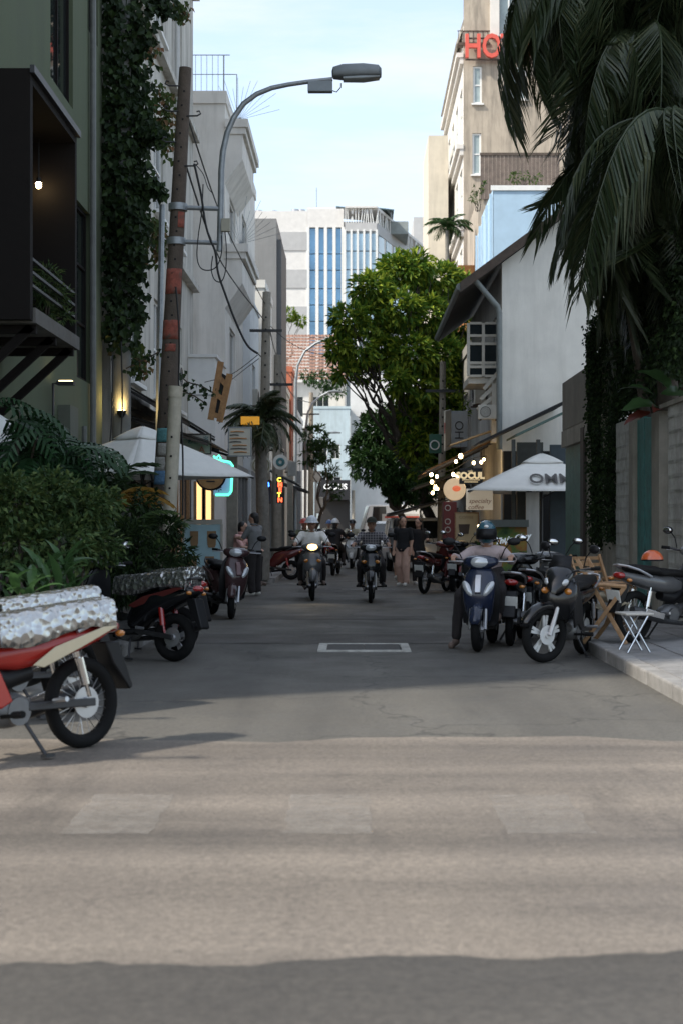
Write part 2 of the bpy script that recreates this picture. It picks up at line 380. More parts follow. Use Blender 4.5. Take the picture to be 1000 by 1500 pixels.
# ================================================================ BUILDING KIT
X_, Y_, Z_ = Vector((1,0,0)), Vector((0,1,0)), Vector((0,0,1))
def wallgrid(mb, P0, Uu, Vv, w, h, ops, depth=.18):
    Nn = Uu.cross(Vv); P0 = Vector(P0)
    us = sorted({0.,w,*[q for o in ops for q in (max(0,o[0]),min(w,o[1]))]}); vs_ = sorted({0.,h,*[q for o in ops for q in (max(0,o[2]),min(h,o[3]))]})
    for i in range(len(us)-1):
        for j in range(len(vs_)-1):
            cu, cv = (us[i]+us[i+1])/2, (vs_[j]+vs_[j+1])/2
            if any(o[0] < cu < o[1] and o[2] < cv < o[3] for o in ops): continue
            q = [P0+Uu*a+Vv*c for a,c in ((us[i],vs_[j]),(us[i+1],vs_[j]),(us[i+1],vs_[j+1]),(us[i],vs_[j+1]))]
            mb.add(q, [(0,1,2,3)])
    for o in ops:
        c = [P0+Uu*a+Vv*e for a,e in ((o[0],o[2]),(o[1],o[2]),(o[1],o[3]),(o[0],o[3]))]; b_ = [p-Nn*depth for p in c]
        for k in range(4): mb.add([c[k],b_[k],b_[(k+1)%4],c[(k+1)%4]], [(0,1,2,3)])
def window(par, P0, Uu, Vv, o, fm, gm, nx=1, ny=1, fw=.06, depth=.12, sill=None, name='window', each=False):
    Nn = Uu.cross(Vv); P0 = Vector(P0); B = Matrix((Uu.to_4d(),Vv.to_4d(),Nn.to_4d(),(0,0,0,1))).transposed(); B[3][3]=1
    B = Matrix(((Uu.x,Vv.x,Nn.x,P0.x),(Uu.y,Vv.y,Nn.y,P0.y),(Uu.z,Vv.z,Nn.z,P0.z),(0,0,0,1)))
    w, h = o[1]-o[0], o[3]-o[2]; cx, cy = (o[0]+o[1])/2, (o[2]+o[3])/2; zc = -depth+.03
    f = MB()
    for s in (-1,1):
        f.box((cx+s*(w/2-fw/2),cy,zc),(fw,h,.06),M=B); f.box((cx,cy+s*(h/2-fw/2),zc),(w-2*fw,fw,.058),M=B)
    for k in range(1,nx): f.box((o[0]+w*k/nx,cy,zc),(fw*.7,h-2*fw,.05),M=B)
    for k in range(1,ny): f.box((cx,o[2]+h*k/ny,zc),(w-2*fw,fw*.7,.046),M=B)
    fo = f.build(name, fm, par, smooth=False)
    if each:
        for a in range(nx):
            for c in range(ny):
                g = MB(); g.box((o[0]+w*(a+.5)/nx,o[2]+h*(c+.5)/ny,zc-.012),(w/nx-.01,h/ny-.01,.012),M=B); g.build('pane', gm, fo, smooth=False)
    else:
        g = MB(); g.box((cx,cy,zc-.012),(w-.02,h-.02,.012),M=B); g.build('pane', gm, fo, smooth=False)
    if sill:
        s = MB(); s.box((cx,o[2]-.04,.05),(w+.16,.08,.14),M=B); s.build('sill', sill, fo, smooth=False)
    return fo
def house(name, label, x0, x1, y0, y1, h, wm, side, front=(), flank=(), fm=white_paint, gm=glass_dark, parapet=.0, roofm=None, sill=None, cat='building', nx=2, ny=2, each=False):
    """side=+1: street-facing flank looks to +X (left of street); -1: looks to -X"""
    r = thing(name, label, cat, ((x0+x1)/2, y0, 0))
    Mi = Matrix.Translation((-(x0+x1)/2, -y0, 0)); o_ = Vector((-(x0+x1)/2, -y0, 0))
    b = MB()
    P0 = Vector((x0,y0,0)); wallgrid(b, P0, X_, Z_, x1-x0, h, front)
    if side > 0:
        Q0 = Vector((x1,y0,0)); wallgrid(b, Q0, Y_, Z_, y1-y0, h, flank); Uq = Y_; fl = list(flank)
    else:
        Q0 = Vector((x0,y1,0)); L_ = y1-y0; fl = [(L_-o[1],L_-o[0],*o[2:]) for o in flank]; wallgrid(b, Q0, -Y_, Z_, L_, h, fl); Uq = -Y_
    ox = x0 if side > 0 else x1
    b.add([(ox,y0,0),(ox,y1,0),(ox,y1,h),(ox,y0,h)], [(0,1,2,3) if side<0 else (3,2,1,0)])
    b.add([(x0,y1,0),(x1,y1,0),(x1,y1,h),(x0,y1,h)], [(3,2,1,0)]); b.add([(x0,y0,h),(x1,y0,h),(x1,y1,h),(x0,y1,h)], [(0,1,2,3)])
    b.fixn = False
    b.build('wall', wm, r, smooth=False, M=Mi)
    for o in front: window(r, P0+o_, X_, Z_, o, fm, gm, *(o[4:6] if len(o)>4 else (nx,ny)), sill=sill, each=each)
    for o in fl: window(r, Q0+o_, Uq, Z_, o, fm, gm, *(o[4:6] if len(o)>4 else (nx,ny)), sill=sill, each=each)
    if parapet:
        p = MB(); t=.15
        p.bb(x0-.05,x1+.05,y0-.05,y0+t,h,h+parapet); p.bb(x0-.05,x1+.05,y1-t,y1+.05,h,h+parapet); p.bb(x0-.05,x0+t,y0+t+.002,y1-t-.002,h,h+parapet); p.bb(x1-t,x1+.05,y0+t+.002,y1-t-.002,h,h+parapet)
        p.build('parapet', roofm or wm, r, smooth=False, M=Mi)
    return r
def part(root, name, mb, m, **k):
    """mb in world coordinates, root unrotated"""
    return mb.build(name, m, root, M=Matrix.Translation(-Vector(root.location)), **k)
def wallmat(name, col, stain=.35, sc=(.09,.08,.065), var=.08, bump=.15):
    return mat(name, col, .88, var=var, scale=1.3, bump=bump, bscale=45, stain=stain, stain_col=sc)

# ================================================================ LEFT SIDE
green = wallmat('olive_green_render', (.085,.105,.058), .3, (.05,.06,.04))
dkbrown = mat('dark_brown_panel', (.011,.009,.008), .85, spec=.2, var=.2, scale=10)
refl = mat('reflective_glass', (.03,.035,.035), .04, var=0, spec=1.0, metal=.35)
gb = house('green_building', 'olive green rendered building with a dark box balcony at the left edge', -14, -4.3, 10, 24.2, 20, green, 1,
     flank=[(10.1,11.7,7.75,12.2,2,2),(12.9,13.8,9.4,12.6,1,2),(12.0,13.1,3.7,6.45,1,3)], fm=dkbrown, gm=refl, parapet=.4)
bx = MB(); X0, X1, D0, D1, z0, z1 = -4.298, -3.4, 14.9, 17.4, 3.57, 6.2
bx.bb(X0,X1,D0,D0+.12,z0,z1); bx.bb(X0,X1,D0+.122,D1,z1-.14,z1); bx.bb(X0,X1,D1-.10,D1,z0+.14,z1-.142); bx.bb(X0,X0+.06,D0+.122,D1-.102,z0+.14,z1-.142)
bal = part(gb, 'box_balcony', bx, dkbrown, smooth=False)
b = MB(); b.bb(X0,X1+.03,D0+.122,D1+.02,z0-.02,z0+.138); b.build('floor_slab', mat('grimy_slab',(.10,.095,.085),.9,var=.3,scale=8,stain=.5), bal, smooth=False, M=Matrix.Translation(-gb.location))
b = MB(); b.bb(X1+.002,X1+.05,D0-.02,D1+.02,z1-.05,z1+.03); b.build('top_trim', dark_steel, bal, smooth=False, M=Matrix.Translation(-gb.location))
for zz in (.22,.36,.5):
    b = MB(); b.bb(X1-.03,X1,D0+.124,D1-.104,z0+.14+zz,z0+.17+zz); b.build('rail', dark_steel, bal, smooth=False, M=Matrix.Translation(-gb.location))
for yy in (15.2,16.2,17.2):
    b = MB(); b.beam((X0,yy,2.75),(X1-.05,yy,z0-.04),.07,.09); b.beam((X0,yy,z0-.07),(X1,yy,z0-.07),.07,.09); b.build('brace', dkbrown, bal, smooth=False, M=Matrix.Translation(-gb.location))
# pilaster ducts on the green wall
b = MB(); b.bb(-4.298,-4.12,20.6,21.2,.1,3.15); part(gb, 'duct_box', b, mat('duct_green',(.10,.11,.085),.8,var=.1), smooth=False)
b = MB(); b.tube([(-4.23,23.0,.1),(-4.23,23.0,12)],.05,8); part(gb, 'downpipe', b, mat('pipe_grey',(.13,.135,.125),.6,var=.2))
b = MB(); b.tube([(-4.22,22.2,.1),(-4.22,22.2,2.95)],.04,8); part(gb, 'downpipe', b, MATS['pipe_grey'])
# lamps
warm_bulb = mat('warm_bulb', (1,.7,.4), .4, var=0, emit=(1,.68,.30), estr=14)
dn = thing('downlight', 'small glowing bulb inside the dark box balcony', 'lamp', (-3.8,17.1,5.5))
b = MB(); b.ell((0,0,.0),(.035,.035,.045)); b.build('bulb', mat('balcony_bulb',(1,.7,.4),.4,var=0,emit=(1,.72,.36),estr=30), dn)
b = MB(); b.tube([(0,0,.05),(0,0,.56)],.008,6); b.tube([(0,0,.03),(0,0,.09)],.03,8); b.build('cord', black_plastic, dn)
wlp = thing('wall_lamp', 'lit flat wall lamp on a bracket on the green wall', 'lamp', (-4.3,20,3.4))
b = MB(); b.tube([(0.0,0,-.45),(.06,0,-.45),(.06,0,0),(.12,0,0)],.02,6); b.box((.24,0,0),(.24,.16,.05)); b.build('bracket', dark_steel, wlp)
b = MB(); b.box((.24,0,.033),(.18,.12,.012)); b.build('light_panel', mat('lamp_panel',(1,.8,.5),.4,var=0,emit=(1,.75,.35),estr=4), wlp, smooth=False)
cl = thing('concrete_column', 'round grey column with a lit uplight beside the green building', 'column', (-4.02,24.5,0))
b = MB(); b.tube([(0,0,0),(0,0,13)],.165,20); b.build('shaft', mat('column_grey',(.16,.165,.155),.8,var=.15,scale=5,bump=.2,stain=.3), cl)
upl = thing('uplight', 'warm uplight sconce fixed to the round grey column', 'lamp', (-3.98,24.27,3.36))
b = MB(); b.lathe([(.03,-.12),(.07,-.06),(.085,0),(.07,.004)],12); b.build('housing', black_plastic, upl)
b = MB(); b.lathe([(.001,.006),(.066,.008),(.001,.012)],12); b.build('lens', warm_bulb, upl)
lp = bpy.data.lights.new('uplight_glow','POINT'); lp.energy = 5; lp.color = (1,.68,.25); lp.shadow_soft_size = .04
lo = bpy.data.objects.new('uplight_glow', lp); COL.objects.link(lo); lo.parent = upl; lo.location = (0.02,-.05,.1)
# old beige building behind the vines
beige = wallmat('stained_beige_render', (.54,.52,.47), .75, (.16,.15,.12), bump=.3)
ob = house('old_beige_building', 'tall stained beige building behind the vines', -14, -4.32, 25.2, 38, 20, beige, 1,
     flank=[(u,u+1.5,z,z+2.1,2,2) for u in (2.0,5.4,8.9) for z in (4.2,8.2,12.2,16)], sill=white_paint, gm=mat('old_glass',(.12,.14,.15),.15,var=.1), parapet=.5)
b = MB()
for z in (3.6,7.6,11.6,15.4): b.bb(-4.318,-4.14,25.2,38.02,z,z+.16)
part(ob, 'ledge', b, beige, smooth=False)
for yy in (26.2,33.8):
    b = MB(); b.tube([(-4.22,yy,.1),(-4.22,yy,18)],.06,8); part(ob, 'drainpipe', b, mat('pvc_white',(.5,.5,.48),.5,var=.1))
b = MB()
for k in range(7): b.bb(-4.318,-3.95,27+k*.01,29.4,3.55-k*.05,3.58-k*.05) if k==0 else None
# cream building with stepped balconies
cream = wallmat('cream_render', (.70,.67,.62), .45, (.32,.30,.26))
cb = house('cream_building', 'cream building with stepped cornice balconies above the street lamp', -12, -3.65, 40, 52, 13.25, cream, 1,
     flank=[(1.5,3.5,9.7,11,1,1),(1.5,3.5,5.8,7.2,1,1),(6,8,9.7,11.5,2,2)], parapet=.35)
def step_balcony(zt, ya, yb):
    b = MB()
    b.bb(-3.648,-3.0,ya,yb,zt-.18,zt+.05); b.bb(-3.648,-3.07,ya+.05,yb-.05,zt-.36,zt-.182)
    b.bb(-3.648,-3.16,ya+.1,yb-.1,zt-1.05,zt-.362)
    b.add([(-3.648,ya+.1,zt-1.052),(-3.16,ya+.1,zt-1.052),(-3.648,ya+.1,zt-1.75),(-3.648,yb-.1,zt-1.052),(-3.16,yb-.1,zt-1.052),(-3.648,yb-.1,zt-1.75)], [(0,1,2),(3,5,4),(1,4,5,2),(0,3,4,1)])
    part(cb, 'balcony', b, cream, smooth=False)
step_balcony(12.75, 39.9, 44.5); step_balcony(9.25, 39.9, 44.5)
b = MB()
for k in range(9): b.tube([(-5.0+k*.16,40.4,13.55),(-5.0+k*.16,40.4,14.75)],.008,4)
b.tube([(-5.2,40.4,14.75),(-3.55,40.4,14.75)],.014,4); b.tube([(-5.2,40.4,14.2),(-3.5,40.4,14.2)],.012,4); b.tube([(-3.72,40.4,13.5),(-3.72,40.4,14.75)],.022,6); b.tube([(-3.35,40.4,12.8),(-3.35,40.4,14.2)],.015,6); b.tube([(-3.72,40.4,14.2),(-3.35,40.4,14.2)],.012,4)
part(cb, 'roof_railing', b, steel)
for (zc, xc) in ((12.85,-3.3),(9.35,-3.25)):
    b = MB()
    for k in range(12):
        a = R(12+k*10); L_ = U(1.0,1.5); b.tube([(xc,40.2+k*.02,zc),(xc+math.cos(a)*L_*.85,40.2+k*.05,zc+math.sin(a)*L_)],.006,3)
    part(cb, 'anti_climb_spikes', b, steel)
annex = house('white_annex', 'low plain white plastered annex in front of the cream building', -9, -3.62, 36.9, 39.6, 5.75, wallmat('annex_white',(.68,.68,.66),.12,(.35,.35,.33)), 1, parapet=.08)
b = MB(); b.bb(-4.6,-3.615,36.88,36.90,4.75,4.79); part(annex, 'wall_line', b, mat('shadow_line',(.35,.35,.35),.8,var=0), smooth=False)
pale = wallmat('pale_blue_white', (.68,.70,.71), .15, (.4,.4,.4))
h6 = house('pale_white_house', 'pale white house with a low roof edge beside the concrete pole', -8.5, -3.42, 46.5, 50.6, 8.75, pale, 1, front=[(3.4,4.3,3.2,4.6,2,1)], flank=[(1,2.4,5.2,6.8,2,2)], parapet=.12)
h7 = house('white_stepped_house', 'white stepped house with a small green window behind the pale one', -8.5, -3.45, 54, 59, 10.4, wallmat('stepped_white',(.66,.65,.61),.15,(.4,.4,.38)), 1, front=[(4.35,4.75,7.2,8.5,1,1)], flank=[(1,2.4,6.2,7.8,2,2)], gm=mat('green_glass',(.05,.12,.11),.15,var=.1), parapet=.3)
greyc = wallmat('dark_grey_render', (.205,.205,.20), .3, (.09,.09,.09))
h5 = house('grey_tower_block', 'blank dark grey block rising above the white houses', -5.4, -3.42, 62, 67, 13.6, greyc, 1)
b = MB(); b.bb(-4.55,-3.422,62.002,66.8,13.602,14.75); part(h5, 'roof_room', b, greyc, smooth=False)
b = MB(); b.bb(-3.418,-3.22,62.3,66.9,4,13.9); part(h5, 'side_rib', b, mat('rib_grey',(.13,.13,.13),.9,var=.1,stain=.3), smooth=False)
cols = [((.50,.49,.46),'whitewashed shophouse with grilled windows on the left of the street',68,77,8.2,-3.55),((.42,.13,.07),'narrow brick red shophouse front down the left side',77.2,83,9.7,-3.45),((.55,.56,.55),'light grey shophouse with balconies down the left side',83.2,95,8.0,-3.5)]
for c, lb, ya, yb, hh, xx in cols:
    house('shophouse', lb, xx-6, xx, ya, yb, hh, wallmat('shop_'+str(int(ya)), c, .35), 1, front=[(4.4,5.4,hh-2.4,hh-1,2,1)], flank=[(u,u+1.6,z,z+1.6,2,2) for u in (1,(yb-ya)/2+.6) for z in (3.6,6)], parapet=.3)

# ================================================================ STREET END AND FAR
roof_tile = mat('terracotta_tile', (.21,.115,.08), .85, var=.4, scale=3, bump=.3)
def tile_roof(par, name, ax, bx_, z0, z1, y0, y1, rows=14):
    b = MB()
    for k in range(rows):
        t0, t1 = k/rows, (k+1)/rows
        ya, yb = y0+(y1-y0)*t0, y0+(y1-y0)*t1; za, zb = z0+(z1-z0)*t0, z0+(z1-z0)*t1
        n = int((bx_-ax)/.3)
        for i in range(n):
            x = ax+(bx_-ax)*(i+.5)/n; w = (bx_-ax)/n
            b.add([(x-w*.48,ya-.03,za+.06),(x,ya-.03,za+.10),(x+w*.48,ya-.03,za+.06),(x-w*.48,yb,zb),(x,yb,zb+.04),(x+w*.48,yb,zb)], [(0,1,4,3),(1,2,5,4)])
    o = b.build(name, roof_tile, par, smooth=False); o['kind'] = 'stuff'; return o
th = house('tiled_house', 'white house with a red tiled roof below the office tower', -6.6, -.9, 122, 130, 13.6, wallmat('tiled_white',(.66,.64,.6),.2), 1, front=[(.8,2.2,10.6,12.4,2,1),(2.8,4.4,10.6,12.4,3,1),(1,3.6,6,8.5,3,1)])
r = tile_roof(th, 'roof_tiles', -7.0+3.75, -.6+3.75, 13.7, 18.4, -.6, 5.5)
b = MB(); b.prism([(-.2,13.6),(5.6,18.35),(5.6,13.6)], 0, .14); 
part_w = b.build('gable_end', wallmat('tiled_white',(.66,.64,.6)), th, smooth=False, M=TRS((-2.95,0,0),(0,0,R(90))))
b = MB(); b.bb(-6.7,-.8,121.2,122,9.6,9.9); b.bb(-6.7,-.8,121.2,121.3,9.9,10.5); part(th, 'balcony', b, white_paint, smooth=False)
bh = house('pale_blue_house', 'pale blue house at the end of the street', -3.4, -.42, 113, 120, 10.6, wallmat('sky_blue_render',(.44,.53,.56),.2), 1, front=[(.5,1.2,6.6,7.8,2,1),(1.5,2.2,6.6,7.8,2,1),(.5,2.3,3.9,5.2,3,1)], parapet=.2)
b = MB(); b.bb(-2.85,-.40,111.6,112.9,3.35,4.9); part(bh, 'shop_sign_board', b, mat('sign_black',(.012,.012,.014),.5,var=.1), smooth=False)
b = MB(); b.bb(-2.8,-.45,112.7,112.95,.0,3.33); part(bh, 'shop_entrance', b, mat('shop_dark',(.02,.018,.017),.5,var=.1), smooth=False)
wt = mat('letter_white', (.75,.75,.72), .5, var=0, emit=(1,1,1), estr=.35)
text('lettering', 'CIOUS', wt, bh, Matrix.Translation(Vector((-1.55,111.58,4.35))-bh.location) @ FACE_CAM, .62, .02, bold=.012)
b = MB(); b.tube([(-.15,112.2,0),(-.15,112.2,4.1)],.12,8); tag(b.build('gate_post', pole_conc2), 'pale post beside the black shop front at the street end', 'post')
wsl = house('white_slab_building', 'big blank white building behind the trees at the street end', -.38, 9.5, 116, 126, 13.6, wallmat('slab_white',(.62,.615,.59),.15,(.4,.4,.38)), -1, front=[(1.2,1.4,8.4,9.4,1,1),(1.2,1.4,4.9,5.6,1,1)])
# office tower
ow = wallmat('office_white', (.66,.645,.615), .1, (.5,.48,.45)); og = wallmat('office_grey', (.43,.43,.425), .1, (.35,.35,.34))
blue_gl = mat('blue_curtain_glass', (.15,.32,.50), .08, var=.35, scale=.22, spec=.9, metal=.25)
blue_gl2 = mat('pale_blue_glass', (.32,.44,.52), .08, var=.3, scale=.25, spec=.9, metal=.3)
D = 200
def ox(px, d=D): return (px-520)/F*d
def oz(py, d=D): return HC+(768-py)/F*d
ot = thing('office_tower', 'white and grey banded office tower with blue glass bays on the skyline', 'building', (-5,D,0))
b = MB(); b.bb(ox(352),ox(450),D,D+30,0,oz(309)); part(ot, 'wall', b, ow, smooth=False)
for ya, yb in ((340,367),(395,422),(449,500)):
    b = MB(); b.bb(ox(352)-.1,ox(450)-.05,D-.12,D-.002,oz(yb),oz(ya)); part(ot, 'grey_band', b, og, smooth=False)
b = MB(); b.bb(ox(450),ox(551),D+1.2,D+30,0,oz(322)); part(ot, 'core', b, og, smooth=False)
b = MB(); b.bb(ox(450)+.02,ox(503),D-.05,D+1.19,oz(333),oz(306)); part(ot, 'bay_header', b, ow, smooth=False)
fins = MB()
for i, px in enumerate((451,464.5,477,489.5,502)):
    fins.bb(ox(px)-.22,ox(px)+.22,D-.1,D+1.15,0,oz(333))
part(ot, 'fins', fins, white_paint, smooth=False)
lev = [333,371,395,422,446,470,494,520]
for i in range(4):
    a = (451,464.5,477,489.5,502)
    for j in range(7):
        b = MB(); b.bb(ox(a[i])+.24,ox(a[i+1])-.24,D+.5,D+.6,oz(lev[j+1])+.06,oz(lev[j])-.06); part(ot, 'pane', b, blue_gl, smooth=False)
# glazed corner volume
b = MB(); b.bb(ox(505),ox(551),D-1.4,D+1.19,0,oz(342)); part(ot, 'corner_wall', b, mat('curtain_backing',(.16,.19,.21),.5,var=.1), smooth=False)
xs = [505+i*(46/5) for i in range(6)]; lv2 = [345,371,398,424,450,480]
b = MB()
for x in xs: b.bb(ox(x)-.14,ox(x)+.14,D-1.75,D-1.402,0,oz(340))
part(ot, 'mullions', b, white_paint, smooth=False)
for i in range(5):
    for j in range(5):
        b = MB(); b.bb(ox(xs[i])+.16,ox(xs[i+1])-.16,D-1.55,D-1.45,oz(lv2[j+1])+.08,oz(lv2[j])-.08); part(ot, 'pane', b, blue_gl2, smooth=False)
# receding right flank
A = Vector((ox(551),D-1.4,0)); Bv = Vector((ox(640,236),236,0)); dv = (Bv-A).normalized(); L_ = (Bv-A).length; zt = oz(342,D-1.4)
def flank_box(name, t0, t1, za, zb, th, m, off=0):
    b = MB(); n = Vector((dv.y,-dv.x,0)); p = A+dv*(t0*L_); q = A+dv*(t1*L_)
    b.add([(p+n*off).to_tuple()[:2]+(za,),(q+n*off).to_tuple()[:2]+(za,),(q+n*off).to_tuple()[:2]+(zb,),(p+n*off).to_tuple()[:2]+(zb,),
           (p+n*(off-th)).to_tuple()[:2]+(za,),(q+n*(off-th)).to_tuple()[:2]+(za,),(q+n*(off-th)).to_tuple()[:2]+(zb,),(p+n*(off-th)).to_tuple()[:2]+(zb,)],
          [(0,1,2,3),(5,4,7,6),(3,2,6,7),(4,5,1,0),(1,5,6,2),(4,0,3,7)])
    return part(ot, name, b, m, smooth=False)
flank_box('flank_wall', 0.003, 1, 0, zt, 3, ow, -.02)
for i in range(4):
    t0 = .02+i*.11
    for j in range(4): flank_box('pane', t0, t0+.075, oz(lv2[j+1])+.1, oz(lv2[j])-.1, .1, blue_gl2, .09)
# roof band with lattice
b = MB(); b.bb(ox(505),ox(551),D-1.5,D+2,oz(342)+.02,oz(330)); part(ot, 'roof_band', b, og, smooth=False); flank_box('roof_band', .003, 1, zt+.02, oz(330), 3, og, .08)
b = MB(); b.bb(ox(505),ox(551)+.1,D-1.6,D+6,oz(308),oz(305)); part(ot, 'roof_edge', b, ow, smooth=False); flank_box('roof_edge', .003, .97, oz(310), oz(306), 4, ow, .1)
b = MB(); z1_, z2_ = oz(330), oz(308)
for i in range(13):
    x = ox(506)+i*(ox(550)-ox(506))/12; b.beam((x,D-1.2,z1_),(x+U(-.5,.5),D-1.2,z2_),.12,.12)
n_ = Vector((dv.y,-dv.x,0))
for i in range(38):
    p = A+dv*(L_*(i+.5)/39); q = p+dv*U(-1.2,1.2); b.beam((p.x,p.y,z1_),(q.x,q.y,z2_),.14,.14)
part(ot, 'roof_lattice', b, white_paint, smooth=False)
b = MB(); b.bb(ox(520),ox(600),D+6,D+20,oz(330),oz(311)); part(ot, 'plant_room', b, mat('plant_room',(.25,.28,.27),.8,var=.2,scale=1), smooth=False)
for xa, xb in ((492,540),(534,577)):
    b = MB(); b.add([(ox(xa),D+2,oz(298)),(ox(xb),D+2,oz(303)),(ox(xb),D+8,oz(306)),(ox(xa),D+8,oz(301))], [(0,1,2,3)]); part(ot, 'solar_panel', b, mat('solar',(.06,.10,.11),.2,var=.1), smooth=False, solid=.15)
    b = MB()
    for q in (xa+4,xb-4): b.tube([(ox(q),D+3,oz(312)),(ox(q),D+3,oz(300))],.08,4)
    part(ot, 'panel_frame', b, steel)
b = MB(); b.bb(ox(450),ox(492),D+.5,D+6,oz(306)+.01,oz(303)); part(ot, 'bay_roof', b, ow, smooth=False)
for px in (398,430,440,376):
    b = MB(); b.tube([(ox(px),D+5,oz(309)),(ox(px),D+5,oz(309)+.9+U(0,.5))],.55,10); part(ot, 'water_tank', b, alloy)
b = MB(); b.tube([(ox(462),D+6,oz(306)),(ox(462),D+6,oz(260))],.06,4); part(ot, 'antenna', b, steel)
b = MB(); b.bb(ox(606,236),ox(641,236),238,250,0,oz(318,238)); part(ot, 'rear_block', b, og, smooth=False)

# ================================================================ RIGHT SIDE
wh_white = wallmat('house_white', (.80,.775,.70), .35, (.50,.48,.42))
wh = thing('white_house', 'white gabled house wall with a rusty roof edge behind the palm', 'building', (6.5,34,0))
def roofz(x): return 7.67+(x-3.51)*.735
b = MB(); b.prism([(3.5,2.5),(9.5,2.5),(9.5,roofz(6.5)-.735*3),(6.5,roofz(6.5)),(3.5,roofz(3.5))], 34, 34.25); part(wh, 'gable_wall', b, wh_white, smooth=False)
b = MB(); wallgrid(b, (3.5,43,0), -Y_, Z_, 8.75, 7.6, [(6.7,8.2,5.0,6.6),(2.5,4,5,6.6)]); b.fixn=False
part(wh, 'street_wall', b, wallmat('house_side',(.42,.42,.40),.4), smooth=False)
window(wh, Vector((3.5,43,0))-wh.location, -Y_, Z_, (6.7,8.2,5.0,6.6), white_paint, glass_dark, 2, 2); window(wh, Vector((3.5,43,0))-wh.location, -Y_, Z_, (2.5,4,5,6.6), white_paint, glass_dark, 2, 2)
rust = mat('rusty_board', (.085,.062,.048), .85, var=.4, scale=6, bump=.3, stain=.4)
b = MB()
b.prism([(2.5,roofz(2.5)+.02),(6.5,roofz(6.5)+.02),(6.5,roofz(6.5)+.2),(2.5,roofz(2.5)+.2)], 33.7, 43.2)
b.prism([(6.5,roofz(6.5)+.02),(9.9,roofz(6.5)-.735*3.4),(9.9,roofz(6.5)-.735*3.4+.18),(6.5,roofz(6.5)+.2)], 33.7, 43.2)
part(wh, 'roof', b, mat('roof_sheet',(.06,.055,.05),.8,var=.3,scale=4), smooth=False)
b = MB(); b.prism([(2.48,roofz(2.48)+.0),(6.5,roofz(6.5)+.0),(6.5,roofz(6.5)+.24),(2.48,roofz(2.48)+.24)], 33.62, 33.698); part(wh, 'barge_board', b, rust, smooth=False)
b = MB(); b.tube([(2.75,33.75,7.35),(2.85,33.8,7.2),(3.38,33.85,6.6),(3.42,33.85,6.45),(3.42,33.85,3.2)],.07,10); part(wh, 'downpipe', b, mat('pipe_greygreen',(.20,.22,.21),.6,var=.15))
b = MB(); b.tube([(2.47,33.7,7.05),(2.47,43,7.05)],.09,8); part(wh, 'gutter', b, MATS['pipe_greygreen'])
# open casement frame facing the camera
cm = MB(); P = [2.74,3.46,5.02,6.30]; D = 34.5
for x in (P[0],3.10,P[1]): cm.bb(x-.035,x+.035,D,D+.06,P[2],P[3])
for z in (P[2],P[2]+.22,P[2]+.32,P[3]-.5,P[3]-.3,P[3]): cm.bb(P[0]+.037,3.063,D+.002,D+.058,z-.03,z+.03); cm.bb(3.137,P[1]-.037,D+.002,D+.058,z-.03,z+.03)
cf = part(wh, 'window_shutter', cm, mat('cream_paint',(.52,.49,.42),.6,var=.1,stain=.2), smooth=False)
for xa, xb in ((P[0]+.03,3.07),(3.13,P[1]-.03)):
    for za, zb in ((P[2],P[2]+.2),(P[2]+.34,P[3]-.52),(P[3]-.28,P[3])):
        b = MB(); b.bb(xa,xb,D+.025,D+.035,za,zb); b.build('pane', glass_dark, cf, smooth=False, M=Matrix.Translation(-wh.location))
b = MB(); b.bb(2.74,3.46,34.56,36.2,4.84,5.0); b.bb(3.3,3.5,34.4,34.8,3.4,4.82); part(wh, 'bay_ledge', b, MATS['cream_paint'], smooth=False)
for k in range(3):
    b = MB(); b.beam((2.95+.08*k,34.5,4.2+.25*k),(3.45,34.5,4.6+.25*k),.05,.09); part(wh, 'bracket', b, MATS['cream_paint'], smooth=False)
def ac_unit(label, loc, rz, sc=1):
    a = thing('air_conditioner', label, 'air conditioner', loc, rz)
    b = MB(); b.box((0,0,.28),(.8,.3,.55)); b.build('casing', mat('ac_cream',(.50,.48,.42),.5,var=.08,stain=.15), a, smooth=False, bevel=.02)
    b = MB(); b.torus((-.12,-.155,.28),.2,.012,'y',20,6)
    for k in range(4): b.torus((-.12,-.155,.28),.04+.04*k,.005,'y',16,4)
    b.build('fan_grille', dark_steel, a)
    b = MB(); b.box((-.3,0,-.02),(.05,.4,.04)); b.box((.3,0,-.02),(.05,.4,.04)); b.build('bracket', rust, a, smooth=False)
    a.scale = (sc,)*3; return a
ac_unit('cream air conditioner on the corner of the white house below the shutter', (3.2,34.3,3.95), 0, .62)
# lean-to cafe in front of the white wall
lean = thing('cafe_lean_to', 'dark cafe lean-to with black sheet awnings under the white wall', 'shop', (4.2,31.6,0))
dk = mat('lean_dark', (.02,.02,.02), .8, var=.2); dkg = mat('lean_grey', (.07,.075,.072), .8, var=.2, stain=.3)
b = MB(); b.bb(3.5,6.6,33.6,33.9,0,3.15); part(lean, 'back_wall', b, dk, smooth=False)
b = MB(); b.prism([(2.75,3.2),(4.75,4.15),(4.75,4.22),(2.75,3.26)], 31.4, 33.98); part(lean, 'awning_sheet', b, dk, smooth=False)
b = MB(); b.prism([(3.5,3.34),(4.72,3.92),(4.72,3.97),(3.5,3.39)], 31.0, 33.0); part(lean, 'green_sheet', b, mat('green_sheet',(.08,.14,.12),.6,var=.2), smooth=False)
for x in (3.5,4.05): 
    b = MB(); b.bb(x-.04,x+.04,31.5,31.58,0,3.3); part(lean, 'post', b, dkg, smooth=False)
b = MB(); b.bb(3.7,4.3,32.6,32.7,.1,3.3); part(lean, 'door_panel', b, dkg, smooth=False)
b = MB(); b.bb(4.35,6,31.8,31.9,.1,3.2); part(lean, 'side_screen', b, mat('blue_screen',(.03,.045,.055),.6,var=.2), smooth=False)
